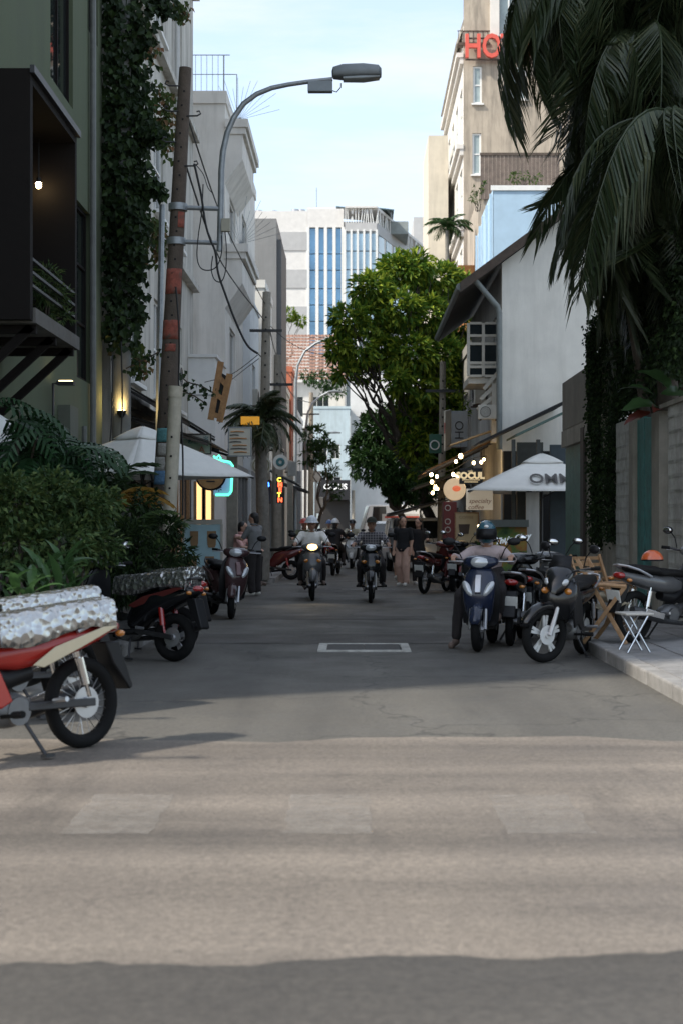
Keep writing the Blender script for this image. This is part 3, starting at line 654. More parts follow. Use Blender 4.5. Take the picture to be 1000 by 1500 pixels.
b = MB(); b.bb(3.62,3.9,30.2,30.3,0,2.1); tag(b.build('white_column', wallmat('col_white',(.50,.48,.45),.4), smooth=False), 'white stained column below the umbrella by the food cart', 'column')
# concrete wall, doors and breeze blocks along the right pavement
WX = 4.2
wl_r = thing('boundary_wall', 'long grey boundary wall with pierced blocks and teal boards on the right', 'wall', (WX,16,0))
wconc = mat('boundary_concrete', (.26,.24,.195), .9, var=.2, scale=3, bump=.4, bscale=50, stain=.5)
teal = mat('teal_boards', (.045,.17,.155), .7, var=.35, scale=7, bump=.25, stain=.35, stain_col=(.03,.04,.035))
teal2 = mat('faded_teal_boards', (.09,.17,.135), .7, var=.3, scale=7, bump=.25, stain=.35)
def wseg(name, ya, yb, z0, z1, m, off=0, th=.2):
    b = MB(); b.bb(WX+off,WX+off+th,ya,yb,z0,z1); return part(wl_r, name, b, m, smooth=False)
wseg('pilaster', 19.55,20.05,.1,2.98,wconc,-.03); wseg('pilaster', 21.45,21.75,.1,3.05,wconc,-.02,.22)
for k in range(5):
    ya = 20.07+k*.274; wseg('board', ya, ya+.264, .12, 2.98+U(-.03,.03), teal, .03+U(0,.02), .05)
wseg('pilaster', 23.3,24.2,.1,3.0,wconc,0); wseg('pilaster', 26.0,26.35,.1,3.2,mat('brown_post',(.05,.04,.032),.8,var=.2),-.04)
for k in range(7):
    ya = 26.37+k*.345; wseg('board', ya, ya+.335, .12, 2.95, teal2, .03+U(0,.02), .05)
wseg('lintel', 24.22,28.9,2.97,3.3,wconc,-.02,.24); wseg('upper_wall', 24.22,28.9,3.32,4.28,mat('brown_concrete',(.17,.155,.125),.9,var=.2,scale=3,stain=.4),0,.2)
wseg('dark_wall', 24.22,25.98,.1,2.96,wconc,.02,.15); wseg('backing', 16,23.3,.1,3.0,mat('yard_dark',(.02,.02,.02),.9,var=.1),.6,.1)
wseg('coping', 16,19.53,3.0,3.06,wconc,-.03,.26)
# pierced block
def pierced():
    b = MB(); w, h, t = .385,.193,.09
    b.bb(0,t,0,w,0,.022); b.bb(0,t,0,w,h-.022,h)
    n = 6; bar = .022
    for k in range(n+1): b.bb(.001,t-.001,k*(w-bar)/n,k*(w-bar)/n+bar,.0225,h-.0225)
    return b
blk = mat('pierced_block', (.36,.355,.32), .92, var=.25, scale=5, bump=.4, stain=.4)
bsrc = None
for ya, yb in ((16.0,19.5),(21.78,23.28)):
    n = int((yb-ya)/.39)
    for i in range(n):
        for j in range(15):
            M = Matrix.Translation(Vector((WX+U(-.006,.006),ya+i*.39,.1+j*.196))-wl_r.location)
            if bsrc is None: bsrc = pierced().build('block', blk, wl_r, smooth=False); bsrc.matrix_local = M
            else: inst(bsrc, wl_r, M)
# blue tin box, hotel
tin = mat('pale_blue_tin', (.36,.50,.62), .6, var=.08, scale=2, stain=.0)
wear(tin, (.62,.63,.62), .64)
bt = thing('blue_tin_building', 'pale blue sheet metal rooftop building with peeling white patches', 'building', (6.5,52,0))
D = 52
def bxx(px): return (px-520)/F*D
b = MB(); b.bb(bxx(722),bxx(870),D,D+5,6,HC+(768-275)/F*D); part(bt, 'front_panel', b, tin, smooth=False)
b = MB(); b.add([(bxx(722)-.02,D,6),(bxx(722)-.02,D,13.7),(5.18,60.4,13.7),(5.18,60.4,6)],[(0,1,2,3)]); b.add([(bxx(722)+.02,D+.01,6),(bxx(722)+.02,D+.01,13.7),(5.22,60.4,13.7),(5.22,60.4,6)],[(3,2,1,0)]); part(bt, 'side_panel', b, tin, smooth=False)
for k in range(5):
    y = D+.4+k*1.9; x = bxx(722)-.02+(5.18-bxx(722))*(y-D)/8.4; b = MB(); b.bb(x-.09,x-.02,y,y+.12,6,13.6); part(bt, 'rib', b, tin, smooth=False)
b = MB(); b.bb(bxx(722)-.1,bxx(870),D-.06,D-.002,13.62,13.8); part(bt, 'top_edge', b, white_paint, smooth=False)
b = MB()
for k in range(8): b.tube([(bxx(800)+k*.22,D-.4,11.2),(bxx(800)+k*.22,D-.4,13.6)],.02,5)
b.tube([(bxx(798),D-.4,13.6),(bxx(860),D-.4,13.6)],.035,5); b.tube([(bxx(798),D-.4,11.2),(bxx(860),D-.4,11.2)],.035,5); part(bt, 'grille', b, rust)
hot_w = wallmat('hotel_beige', (.42,.36,.285), .8, (.13,.115,.095), var=.12)
hot_side = wallmat('hotel_white', (.66,.63,.58), .2, (.4,.38,.34))
D = 70
def hx(px): return (px-520)/F*D
def hz(py): return HC+(768-py)/F*D
ht = thing('hotel', 'tall stained beige hotel with red rooftop letters', 'building', (8,D,0))
ops = [(hx(692)-hx(678),hx(705)-hx(678),hz(152),hz(97)),(hx(691)-hx(678),hx(704)-hx(678),hz(256),hz(195)),(hx(745)-hx(678),hx(770)-hx(678),hz(146),hz(98)),(hx(724)-hx(678),hx(765)-hx(678),hz(52),hz(-40))]
b = MB(); wallgrid(b, (hx(678),D,0), X_, Z_, 9, 31, ops, .15); part(ht, 'front_wall', b, hot_w, smooth=False)
for o, n in zip(ops, ((1,2),(1,2),(1,1),(2,1))): window(ht, Vector((hx(678),D,0))-ht.location, X_, Z_, o, white_paint, mat('hotel_glass',(.30,.36,.36),.2,var=.2,scale=2), *n, fw=.09, sill=white_paint)
so = [(u,u+1.8,z,z+2.2,2,2) for u in (1.5,4.5,7.5,10.5) for z in (13,17,21)]
b = MB(); wallgrid(b, (hx(678),D+13,0), -Y_, Z_, 13, 26, so); part(ht, 'street_wall', b, hot_side, smooth=False)
for o in so: window(ht, Vector((hx(678),D+13,0))-ht.location, -Y_, Z_, o, white_paint, MATS['hotel_glass'], 2, 2)
for z in (15.9,19.9,24.4):
    b = MB(); b.bb(hx(678)-.35,hx(678)-.002,D-.05,D+13,z,z+.22); b.bb(hx(678)-.18,hx(678)-.003,D,D+13,z-.3,z-.002); part(ht, 'cornice', b, hot_side, smooth=False)
# mansard
b = MB(); b.add([(hx(678)-.3,D+.4,25.2),(hx(678)-.3,D+13,25.2),(hx(678)+1.2,D+13,30),(hx(678)+1.2,D+.4,30)],[(0,1,2,3)]); part(ht, 'mansard_roof', b, mat('mansard',(.42,.39,.34),.8,var=.2,scale=1.5,stain=.4), smooth=False, solid=.1)
b = MB(); b.bb(hx(678)+1.3,hx(678)+1.75,D-.12,D-.004,25.4,31); part(ht, 'pilaster', b, hot_side, smooth=False)
b = MB(); b.bb(hx(678)-.3,hx(678)+1.3,D-.06,D+.4,25.0,25.12)
for k in range(7): b.tube([(hx(678)-.25+k*.24,D-.02,25.12),(hx(678)-.25+k*.24,D-.02,25.7)],.015,4)
b.tube([(hx(678)-.3,D-.02,25.7),(hx(678)+1.3,D-.02,25.7)],.025,4); part(ht, 'roof_balcony', b, rust, smooth=False)
# projecting bay
b = MB(); b.bb(3.9,hx(678)-.36,D+6,D+12,11.0,22.2); b.bb(3.75,hx(678)-.4,D+5.9,D+12,9.6,10.98); part(ht, 'bay', b, wallmat('bay_cream',(.55,.50,.41),.2), smooth=False)
red_sign = mat('red_sign', (.58,.09,.06), .5, var=.1, scale=3, emit=(.8,.1,.06), estr=.03)
for i, (ch, px) in enumerate(zip('HOTEL', (691,718.5,742,765,788))):
    text('sign_letter', ch, red_sign, ht, Matrix.Translation(Vector((hx(px),D-.35,hz(73)))-ht.location) @ FACE_CAM @ Matrix.Diagonal((.74,1,1,1)), 1.62, .09, bold=.03)
b = MB(); b.bb(hx(680),hx(800),D-.3,D-.22,hz(91),hz(89)); b.bb(hx(680),hx(800),D-.3,D-.22,hz(60),hz(58)); part(ht, 'sign_frame', b, rust, smooth=False)
# timber fence on the roof terrace, orange wall
ft = thing('terrace_fence', 'weathered brown slat fence on a roof terrace below the hotel sign', 'fence', (7,61,0))
D = 61
fm_ = mat('weathered_slats', (.15,.115,.095), .85, var=.3, scale=4, stain=.3)
for k in range(20):
    x = (703-520)/F*D+k*.17; b = MB(); b.bb(x,x+.155,D,D+.03,HC+(768-292)/F*D,HC+(768-226)/F*D+U(-.02,.02)); part(ft, 'slat', b, fm_, smooth=False)
b = MB(); b.bb((702-520)/F*D,(702-520)/F*D+3.5,D-.04,D-.002,HC+(768-228)/F*D,HC+(768-224)/F*D); part(ft, 'rail', b, rust, smooth=False)
b = MB(); b.bb((700-520)/F*D,12,D+.1,D+6,0,HC+(768-290)/F*D); part(ft, 'terrace_base', b, hot_w, smooth=False)
house('orange_house', 'orange house wall showing through the tree crown', 4.55, 9, 63, 69, 12.9, wallmat('orange_render',(.50,.22,.08),.2), -1, front=[(.9,1.6,9,10.4,1,1)])
for i, (ya, yb, hh, c, lb) in enumerate([(44,52,6.8,(.30,.29,.27),'shaded grey shophouse behind the big tree'),(72,84,8,(.45,.44,.40),'pale shophouse hidden behind the right hand trees'),(84.2,98,7.5,(.38,.30,.22),'tan shophouse far down the right side')]):
    house('shophouse', lb, 3.55, 9.5, ya, yb, hh, wallmat('rshop%d' % i, c, .4), -1, flank=[(u,u+1.6,z,z+1.6,2,2) for u in (1,4.4) for z in (.4,4)], parapet=.3)
# ================================================================ VEGETATION
rnd = random.Random(21)
def ru(a, b): return rnd.uniform(a, b)
def rdir():
    while True:
        v = Vector((ru(-1,1),ru(-1,1),ru(-1,1)))
        if .05 < v.length < 1: return v.normalized()
def leafq(mb, p, d, n, l, w, bend=.15):
    """folded leaf blade: p base, d direction, n leaf normal"""
    s = d.cross(n)
    if s.length < 1e-4: s = d.orthogonal()
    s.normalize(); n = s.cross(d).normalized(); o = len(mb.v)
    mid = p + d*(l*.45)
    mb.v += [p, mid + s*(w/2) + n*(w*.18), p + d*l - n*(l*bend), mid - s*(w/2) + n*(w*.18)]
    mb.f += [[o,o+1,o+2],[o,o+2,o+3]]; mb.mi += [0,0]
def leafmat(name, c, c2, island=.6, rough=.55, trans=.3, var=.2):
    return mat(name, c, rough, var=var, scale=1.2, island=island, col2=c2, trans=trans, spec=.5 if 'palm' in name else .22)
leaf_tree = leafmat('tree_leaf', (.075,.15,.02), (.36,.42,.045), .6)
leaf_dark = leafmat('dark_tree_leaf', (.022,.055,.014), (.05,.10,.025), .5, trans=.2)
leaf_vine = leafmat('vine_leaf', (.015,.030,.010), (.04,.07,.02), .5, trans=.2)
leaf_vine_l = leafmat('light_vine_leaf', (.05,.085,.022), (.14,.17,.045), .6)
leaf_palm = leafmat('palm_leaf', (.026,.042,.016), (.075,.085,.036), .5, rough=.42, trans=.15)
leaf_shrub = leafmat('shrub_leaf', (.040,.075,.024), (.12,.16,.05), .5, trans=.2)
leaf_mon = leafmat('split_leaf', (.018,.048,.018), (.03,.07,.028), .5, rough=.3, trans=.15)
leaf_yellow = leafmat('yellow_frond', (.22,.12,.02), (.30,.17,.03), .5)
bark = mat('bark', (.06,.048,.036), .9, var=.3, scale=8, bump=.6, bscale=25)
bark_palm = mat('palm_bark', (.16,.15,.13), .9, var=.3, scale=10, bump=.4, bscale=40)
def crown_mesh(blobs, density, l, w, leaflets=5, droop=.4, inner=.35, squash=.85):
    """blobs: (centre, radius). clusters of leaflets spread through the volume, denser to the outside, in lumpy sprays"""
    mb = MB(); mb.fixn = False
    for c, r in blobs:
        n = int(density*r*r)
        lumps = [rdir() for _ in range(14)]
        for _ in range(n):
            d = rdir()
            if rnd.random() < .55:
                d = (d*.45 + rnd.choice(lumps)).normalized()
            rr = r*(inner + (1-inner)*rnd.random()**.5)*ru(.85,1.12)
            p = c + Vector((d.x*rr, d.y*rr, d.z*rr*squash))
            od = (d + Vector((0,0,-droop*ru(.2,1.2))) + rdir()*.5).normalized()
            for k in range(leaflets):
                ld = (od + rdir()*.75).normalized(); nn = (Vector((0,0,1)) + rdir()*.6).normalized()
                leafq(mb, p + rdir()*l*.3, ld, nn, l*ru(.7,1.25), w*ru(.8,1.2))
    return mb
def limb(mb, a, b, r0, r1, wob=.12, n=6):
    a = Vector(a); b = Vector(b); pts = []; L_ = (b-a).length
    for i in range(n+1):
        t = i/n; p = a.lerp(b,t) + (Vector((ru(-1,1),ru(-1,1),ru(-.4,.4)))*wob*L_*.3 if 0 < i < n else Vector())
        pts.append(p)
    mb.tube(pts, [r0+(r1-r0)*i/n for i in range(n+1)], 8); return pts[-1]
def tree(name, label, base, blobs, trunk_r, dens, l, w, lm, trunk_top=None, group=None, leaflets=5):
    base = Vector(base); t = thing(name, label, 'tree', base, 0, group)
    cen = sum((c for c, r in blobs), Vector())/len(blobs)
    fork = trunk_top or base.lerp(Vector((cen.x,cen.y,base.z+(cen.z-base.z)*.5)), .9)
    mb = MB(); limb(mb, base-Vector((0,0,.1)), fork, trunk_r, trunk_r*.7, .1); part(t, 'trunk', mb, bark)
    for c, r in blobs:
        mb = MB(); e = limb(mb, fork-Vector((0,0,.1)), c.lerp(fork,.1), trunk_r*.5, trunk_r*.12, .25)
        for k in range(4): limb(mb, c.lerp(fork,ru(.1,.5)), c+rdir()*r*.8, trunk_r*.14, .01, .25, 4)
        part(t, 'limb', mb, bark)
    cm_ = crown_mesh(blobs, dens, l, w, leaflets); part(t, 'crown', cm_, lm, smooth=False)
    return t
def blobs_px(lst, D0):
    return [(at(px,py,D0+dd), rp/F*(D0+dd)) for px,py,rp,dd in lst]
tree('street_tree', 'big leafy bright green tree overhanging the street from the right', (2.95,48,.1),
     blobs_px([(545,425,30,0),(585,400,32,1),(610,392,26,1),(640,412,34,2),(675,425,30,3),(700,440,22,3),(512,468,26,-1),(545,470,30,0),(585,455,34,0),(630,465,36,1),(668,478,34,2),(496,512,20,-1),(522,512,26,-1),(560,520,30,0),(600,520,34,0),(645,525,36,1),(682,530,26,2),(505,545,16,-1),(610,570,34,0),(650,580,38,1),(580,560,20,-1),(630,622,34,1),(664,630,34,2),(600,610,20,0),(535,548,14,0),(640,665,32,1),(672,672,26,2),(610,655,24,0),(655,700,24,1),(622,690,20,0)],46.5),
     .2, 400, .27, .115, leaf_tree, leaflets=5)
tree('street_tree', 'darker dense tree behind the big bright one, nearer the street end', (2.9,66,.1),
     blobs_px([(560,640,42,0),(600,620,46,1),(625,660,46,0),(545,680,34,-1),(585,685,44,0),(580,722,18,0),(612,712,34,0),(535,655,24,0)],64),
     .2, 400, .24, .10, leaf_dark)
tree('street_tree', 'small dark tree on the left below the curved street lamps', (-2.7,80,.1),
     blobs_px([(462,640,20,0),(478,662,18,0),(455,668,16,0),(485,690,12,2),(490,720,12,2)],78), .12, 200, .25, .1, leaf_dark)
tree('rooftop_tree', 'small round tree peeping over the tiled roof below the office tower', (-9.6,150,16),
     blobs_px([(424,462,11,0),(440,470,8,0)],150), .12, 120, .4, .16, leaf_tree)
# balcony greenery at the street end
def bush(name, label, blobs, dens, l, w, lm, base=None, cat='shrub', leaflets=3, stems=5, group=None, droop=.2):
    base = Vector(base) if base else Vector((blobs[0][0].x, blobs[0][0].y, blobs[0][0].z-blobs[0][1]))
    t = thing(name, label, cat, base, 0, group)
    part(t, 'foliage', crown_mesh(blobs, dens, l, w, leaflets, droop=droop, inner=.15), lm, smooth=False)
    if stems:
        mb = MB()
        for k in range(stems):
            c, r = blobs[k % len(blobs)]; limb(mb, base+Vector((ru(-.1,.1),ru(-.1,.1),0)), c+rdir()*r*.5, .018, .006, .2, 4)
        part(t, 'stems', mb, bark)['kind'] = 'stuff'
    return t
bush('hanging_greenery', 'green plants trailing from a balcony at the street end', blobs_px([(452,552,12,0),(468,556,13,0),(484,560,13,0),(496,575,10,0),(476,575,10,0)],119.5), 110, .35, .14, leaf_dark, cat='plant', stems=0)
bush('roof_plants', 'leafy pot plants on the terrace above the blue tin building', blobs_px([(752,262,11,0),(768,258,9,0),(785,262,9,0)],57), 260, .16, .07, leaf_vine_l, cat='plant', base=at(765,275,57))
bush('terrace_shrub', 'yellow green shrub beside the blue tin building', blobs_px([(700,278,8,0),(694,292,8,0),(706,268,5,0)],55), 420, .14, .06, leaf_vine_l, base=at(699,310,55))
bush('wall_creeper', 'bright green creeper on the house front under the shutter', blobs_px([(676,590,9,0),(678,606,10,0),(673,574,7,0)],41), 600, .12, .05, leaf_tree, cat='plant', base=at(676,650,41))
# ---- palm fronds
def frond_mesh(L_=2.4, n=46, ll=.62, lw=.035, droop=1.0, hang=.8, arch=.5):
    """frond along +X from the origin, arching down; leaflets pairwise"""
    mb = MB(); mb.fixn = False; pts = []
    for i in range(13):
        t = i/12; pts.append(Vector((L_*t*(1-.22*droop*t*t), 0, arch*L_*.35*math.sin(t*2.2) - droop*L_*.62*t*t)))
    mb.tube(pts, [.022*(1-.85*i/12)+.003 for i in range(13)], 5)
    for k in range(n):
        t = .12 + .88*k/n; i = min(int(t*12),11); q = t*12-i; p = pts[i].lerp(pts[i+1],q); tg = (pts[i+1]-pts[i]).normalized()
        l = ll*(.55+.9*math.sin(math.pi*min(1,t*.9+.12)))*.75*ru(.85,1.15)
        for s in (-1,1):
            d = (tg*.75 + Vector((0,s*1.0,0)) + Vector((0,0,.15-.25*t)) + rdir()*.12).normalized()
            w = lw*ru(.8,1.2); nrm = (Vector((0,0,1))+rdir()*.3).normalized()
            hq = min(hang,2.0)/2; m1 = p + d*l*(.5-.12*hq) + Vector((0,0,-l*.28*hq)); e = p + d*l*(.88-.42*hq) + Vector((0,0,-l*(.25+.62*hq))) + rdir()*l*.06
            sdv = d.cross(nrm).normalized(); o = len(mb.v)
            mb.v += [p-sdv*w*.3, p+sdv*w*.3, m1-sdv*w*.5+nrm*.004, m1+sdv*w*.5, e]
            mb.f += [[o,o+1,o+3,o+2],[o+2,o+3,o+4]]; mb.mi += [0,0]
    return mb
def palm(name, label, base, crown, fronds, trunk_r, lm, srcs, sc=1., spread=(0,360), elev=(-20,50), cat='palm tree', group=None, trunk_mat=None, r_top=None):
    global rnd
    keep = rnd; rnd = random.Random(sum(map(ord,label))); crown = Vector(crown); base = Vector((max(crown.x,4.8) if 'droop' in name else crown.x,crown.y+(.6 if 'droop' in name else 0),base[2])); t = thing(name, label, cat, base, 0, group)
    if trunk_r:
        mb = MB(); pts = [base.lerp(crown,i/10)+Vector((math.sin(i*.5)*.03,0,0)) for i in range(11)]; mb.tube(pts, [trunk_r*(1.15-.3*i/10)+(.008 if i%2 else 0) for i in range(11)], 12); part(t, 'trunk', mb, trunk_mat or (bark if 'droop' in name else bark_palm))
    for k in range(fronds):
        a = R(spread[0] + (spread[1]-spread[0])*(k+ru(-.3,.3))/fronds); e = R(ru(*elev)); s = sc*ru(.8,1.12)
        M = Matrix.Translation(crown-base) @ Euler((ru(-.3,.3),-e,a)).to_matrix().to_4x4() @ Matrix.Scale(s,4)
        src = rnd.choice(srcs)
        if src[0] is None:
            src[0] = src[1].build('frond', lm, t, smooth=False); src[0].matrix_local = M
        else:
            o = inst(src[0], t, M)
            if o.data.materials[0] != lm:
                if len(src) < 3: src.append({})
                if lm.name not in src[2]:
                    d2 = src[0].data.copy(); d2.materials.clear(); d2.materials.append(lm); src[2][lm.name] = d2
                o.data = src[2][lm.name]
    rnd = keep; return t
big = [[None, frond_mesh(2.5,84,1.0,.034,1.25,2.4,.55)],[None, frond_mesh(2.2,80,.95,.032,1.6,2.6,.35)],[None, frond_mesh(2.9,90,1.05,.034,1.45,2.4,.6)],[None, frond_mesh(2.0,78,1.1,.034,1.0,3.0,.5)]]
pg = 'drooping palms behind the boundary wall'
palm('drooping_palm', 'dark drooping palm, the crown highest at the top right corner', (5.3,21.5,0), at(965,-60,21.5), 48, .16, leaf_palm, big, 1.0, (0,360), (-75,20), group=pg)
palm('drooping_palm', 'dark drooping palm whose fronds hang furthest left over the white house', (4.9,20.5,0), at(945,50,20.5), 52, .15, leaf_palm, big, .80, (60,300), (-82,-10), group=pg)
palm('drooping_palm', 'dark drooping palm low at the right edge above the pierced blocks', (5.4,19.5,0), at(1000,180,19.5), 50, .15, leaf_palm, big, .95, (40,330), (-75,15), group=pg)
palm('drooping_palm', 'dark drooping palm with the tips nearest the hotel letters', (4.7,21,0), at(850,-58,21), 46, .07, leaf_palm, big, .85, (90,300), (-80,-10), group=pg)
palm('drooping_palm', 'dark drooping palm hanging in front of the white gable wall', (4.8,22.3,0), at(905,130,22.3), 46, .1, leaf_palm, big, .82, (0,360), (-85,0), group=pg)
palm('drooping_palm', 'dark drooping palm close behind the topmost crown', (5.2,22,0), at(990,40,22), 46, .12, leaf_palm, big, 1.0, (0,360), (-80,20), group=pg)
palm('drooping_palm', 'dark drooping palm filling the right edge at mid height', (5.6,21,0), at(1010,300,21), 40, .15, leaf_palm, big, .85, (60,320), (-60,30), group=pg)
palm('drooping_palm', 'dark drooping palm at mid height behind the hanging ivy', (5.2,22.5,0), at(945,260,22.5), 50, .15, leaf_palm, big, .8, (0,360), (-70,20), group=pg)
palm('drooping_palm', 'dark drooping palm with dead skirt just above the wall top', (5.6,23.2,0), at(965,400,23.2), 44, .2, leaf_palm, big, .7, (0,360), (-80,0), group=pg)
med = [[None, frond_mesh(1.15,30,.42,.035,.8,.8,.6)],[None, frond_mesh(1.0,28,.38,.03,1.1,.8,.6)]]
palm('street_palm', 'dark bushy palm on a ringed grey trunk behind the white umbrella', (-2.22,34,.1), at(384,622,34), 34, .15, leaf_palm, med, 1.0, (0,360), (-25,85))
palm('coconut_palm', 'small pale palm above the tree beside the hotel', at(655,480,62), at(655,338,62), 14, .09, leaf_dark, med, 1.05, (0,360), (0,70))
# ---- vines on the left column and buildings
def vine(name, label, lines, m, dens, l, w, base, spread=.25, cat='vine'):
    base = Vector(base); t = thing(name, label, cat, base); mb = MB(); mb.fixn = False; st = MB()
    for pts, sp in lines:
        pts = [Vector(p) for p in pts]; st.tube(pts, .012, 5)
        for i in range(len(pts)-1):
            n = int(dens*(pts[i+1]-pts[i]).length)
            for _ in range(n):
                p = pts[i].lerp(pts[i+1], rnd.random()) + rdir()*sp*rnd.random()**.6
                nn = (Vector((.5,-.8,.4))+rdir()*.6).normalized(); d = (Vector((0,0,-1))+rdir()*.9).normalized()
                leafq(mb, p, d, nn, l*ru(.6,1.2), w*ru(.7,1.2))
    part(t, 'stems', st, bark)['kind'] = 'stuff'; part(t, 'foliage', mb, m, smooth=False); return t
def vl(lst, D0): return [at(x,y,D0) for x,y in lst]
vine('climbing_vine', 'dark climbing vine covering the column beside the green building', [
    (vl([(165,-20),(170,60),(172,150),(170,250),(168,340),(172,430),(178,500)],24.3),.34),
    (vl([(190,-10),(205,40),(195,110),(200,180),(195,260),(190,330),(188,400),(195,470)],24.6),.36),
    (vl([(205,170),(225,190),(235,205)],24.4),.2),(vl([(200,260),(225,275),(238,280)],24.4),.17),(vl([(185,290),(200,330),(195,380)],24),.3),
    (vl([(215,-10),(235,5),(250,10)],25),.22)], leaf_vine, 330, .15, .13, (-4.0,24.2,0))
vine('flowering_vine', 'lighter vine with reddish tips trailing from the beige building', [
    (vl([(225,5),(245,10),(262,8),(270,25)],27),.22),(vl([(235,130),(245,160),(240,200),(250,220)],27),.28),(vl([(225,320),(232,350),(228,380)],27),.24),(vl([(205,60),(225,80)],26.5),.3),(vl([(175,505),(200,515),(205,545)],25),.22)],
    leafmat('flowering_leaf', (.06,.09,.025), (.26,.13,.07), .35), 260, .13, .09, (-3.6,27,0))
vine('climbing_vine', 'thin bare twig vine beside the annex wall', [
    (vl([(258,545),(275,560),(295,565),(312,575)],24.5),.16),(vl([(262,570),(285,580),(300,590)],24.5),.14),(vl([(185,540),(215,525),(235,515)],24),.12)], leaf_vine, 60, .10, .08, (-3.0,24.5,0))
vine('hanging_ivy', 'dense small leaved ivy hanging down over the boundary wall and the teal door', [
    (vl([(868,470),(872,560),(870,640),(874,700),(872,790)],24.3),.20),(vl([(882,460),(884,540),(886,620),(880,700),(884,800)],24.3),.24),(vl([(895,480),(898,560),(896,600)],24.3),.26),
    (vl([(915,560),(905,600),(893,640),(890,700),(893,790)],23.2),.17),(vl([(863,490),(862,560),(866,640)],24.5),.06)], leaf_vine, 1100, .06, .05, (4.1,24.3,0))
vine('hanging_ivy', 'dark ivy curtain filling the gap between the palms and the wall top', [
    (vl([(x,300),(x+4,470),(x,y)],4.42*F/(x-520)),.30) for x, y in ((905,600),(920,600),(936,590),(952,570),(968,540),(984,530),(1000,540),(1012,540))], leaf_vine, 700, .09, .07, (5,24.6,2.5))
# ---- big rubber leaves over the wall
bl = mat('rubber_leaf', (.030,.062,.020), .3, var=.25, scale=3, trans=.12); bl2 = mat('rubber_leaf_red', (.13,.03,.02), .35, var=.2, scale=4, trans=.2)
def broad_leaf(L_=.62, W_=.3, nseg=9, wave=.02):
    mb = MB(); mb.fixn = False; rr = []
    for i in range(nseg+1):
        t = i/nseg; w = W_/2*math.sin(math.pi*(t**.8))**.8 if 0 < t < 1 else .004
        z = .18*L_*math.sin(t*2.4) - .12*L_*t
        rr.append([Vector((L_*t,-w,z+w*.25+ru(-wave,wave))),Vector((L_*t,-w*.5,z+w*.07)),Vector((L_*t,0,z)),Vector((L_*t,w*.5,z+w*.07)),Vector((L_*t,w,z+w*.25+ru(-wave,wave)))])
    mb.rings(rr, False, False); return mb
rp = thing('rubber_plant', 'rubber plant with big glossy oval leaves above the pierced block wall', 'plant', (4.5,19.9,2.2))
lsrc = broad_leaf().build('leaf', bl, rp); l2 = broad_leaf(.5,.2).build('leaf', bl2, rp)
spots = [((945,598),200,-5,1.0,0),((935,578),160,10,.8,0),((962,572),150,30,.95,0),((975,552),120,35,.85,0),((990,590),215,8,1.0,0),((930,604),190,-25,.85,1),((1000,560),60,30,.9,0),((985,545),100,55,.8,0),((940,600),250,-10,.8,1)]
for i, ((px,py),a,e,s,k) in enumerate(spots):
    p = at(px+22,py,19.6)-rp.location; M = TRS(p,(R(random.uniform(-50,-10)),R(-e),R(a)),s)
    src = l2 if k else lsrc
    if i == 0: lsrc.matrix_local = M
    elif k and not getattr(rp,'_u',None) and i == 5: l2.matrix_local = M
    else: inst(src, rp, M)
b = MB(); b.tube([(0,0,-.3),(.1,0,.2),(.15,0,.7)],.025,6); b.build('stem', bark, rp)
# ---- left garden
bed = MB(); bed.bb(-4.29,-2.72,10.8,23.5,.10,.24); tag(bed.build('planting_bed', mat('soil',(.03,.024,.018),.95,var=.3), smooth=False), 'dark soil planting bed along the foot of the green building', 'planting bed')
def split_leaf():
    mb = MB(); mb.fixn = False; L_ = .62
    mid = [Vector((L_*t,0,.10*math.sin(t*2.6)-.16*t*t)) for t in [i/9 for i in range(10)]]
    mb.tube(mid, .006, 4)
    for i in range(9):
        t = (i+.4)/9; p = mid[i].lerp(mid[i+1],.4); l = .30*math.sin(math.pi*(t*.82+.14))**.7
        for s in (-1,1):
            d = Vector((.55+.25*t,s,0)).normalized(); w = .048; tg = Vector((1,0,0)); o = len(mb.v)
            m = p+d*l*.55+Vector((0,0,.02)); e = p+d*l+Vector((0,0,-.07))
            mb.v += [p-tg*w*.55,p+tg*w*.55,m-tg*w*.5,m+tg*w*.5,e-tg*w*.12,e+tg*w*.2]
            mb.f += [[o,o+1,o+3,o+2],[o+2,o+3,o+5,o+4]]; mb.mi += [0,0]
    return mb
mo = thing('split_leaf_plant', 'large split leaf plant against the green wall', 'plant', (-3.6,14.4,.2))
ms = None
for k in range(74):
    t = rnd.random(); px = 5+120*t+ru(-20,15); py = 575+ru(0,95)+55*t; D_ = ru(14.0,15.4)
    if py < 572+t*85: py = 572+t*85+ru(0,30)
    M = TRS(at(px,py,D_)-Vector(mo.location), (ru(-.5,.5),ru(.1,1.0),R(ru(-150,60))), ru(.6,1.0))
    if ms is None: ms = split_leaf().build('leaf', leaf_mon, mo, smooth=False); ms.matrix_local = M
    else: inst(ms, mo, M)
b = MB()
for k in range(9): limb(b, (ru(-.3,.3),ru(-.3,.3),0), Vector((ru(-.6,.5),ru(-.4,.4),ru(1.6,2.5))), .03, .012, .3, 5)
b.build('stems', bark, mo)
sg = 'garden shrubs along the left pavement'
bush('garden_shrub', 'mottled green shrub at the left edge above the foil covered bikes', blobs_px([(20,735,55,0),(75,728,48,.3),(120,745,42,.5),(30,800,55,0),(90,800,52,.2),(140,800,40,.6),(150,740,30,.8)],12.4), 5200, .075, .04, leaf_shrub, base=(-2.7,12.6,.2), group=sg, leaflets=2)
bush('garden_shrub', 'low dark shrub behind the silver covered bikes', blobs_px([(190,800,40,0),(225,830,38,0),(180,850,40,-.3),(260,810,28,.5),(245,775,24,.5)],16.3), 2600, .11, .03, leaf_vine, base=(-2.5,16.4,.2), group=sg, leaflets=3)
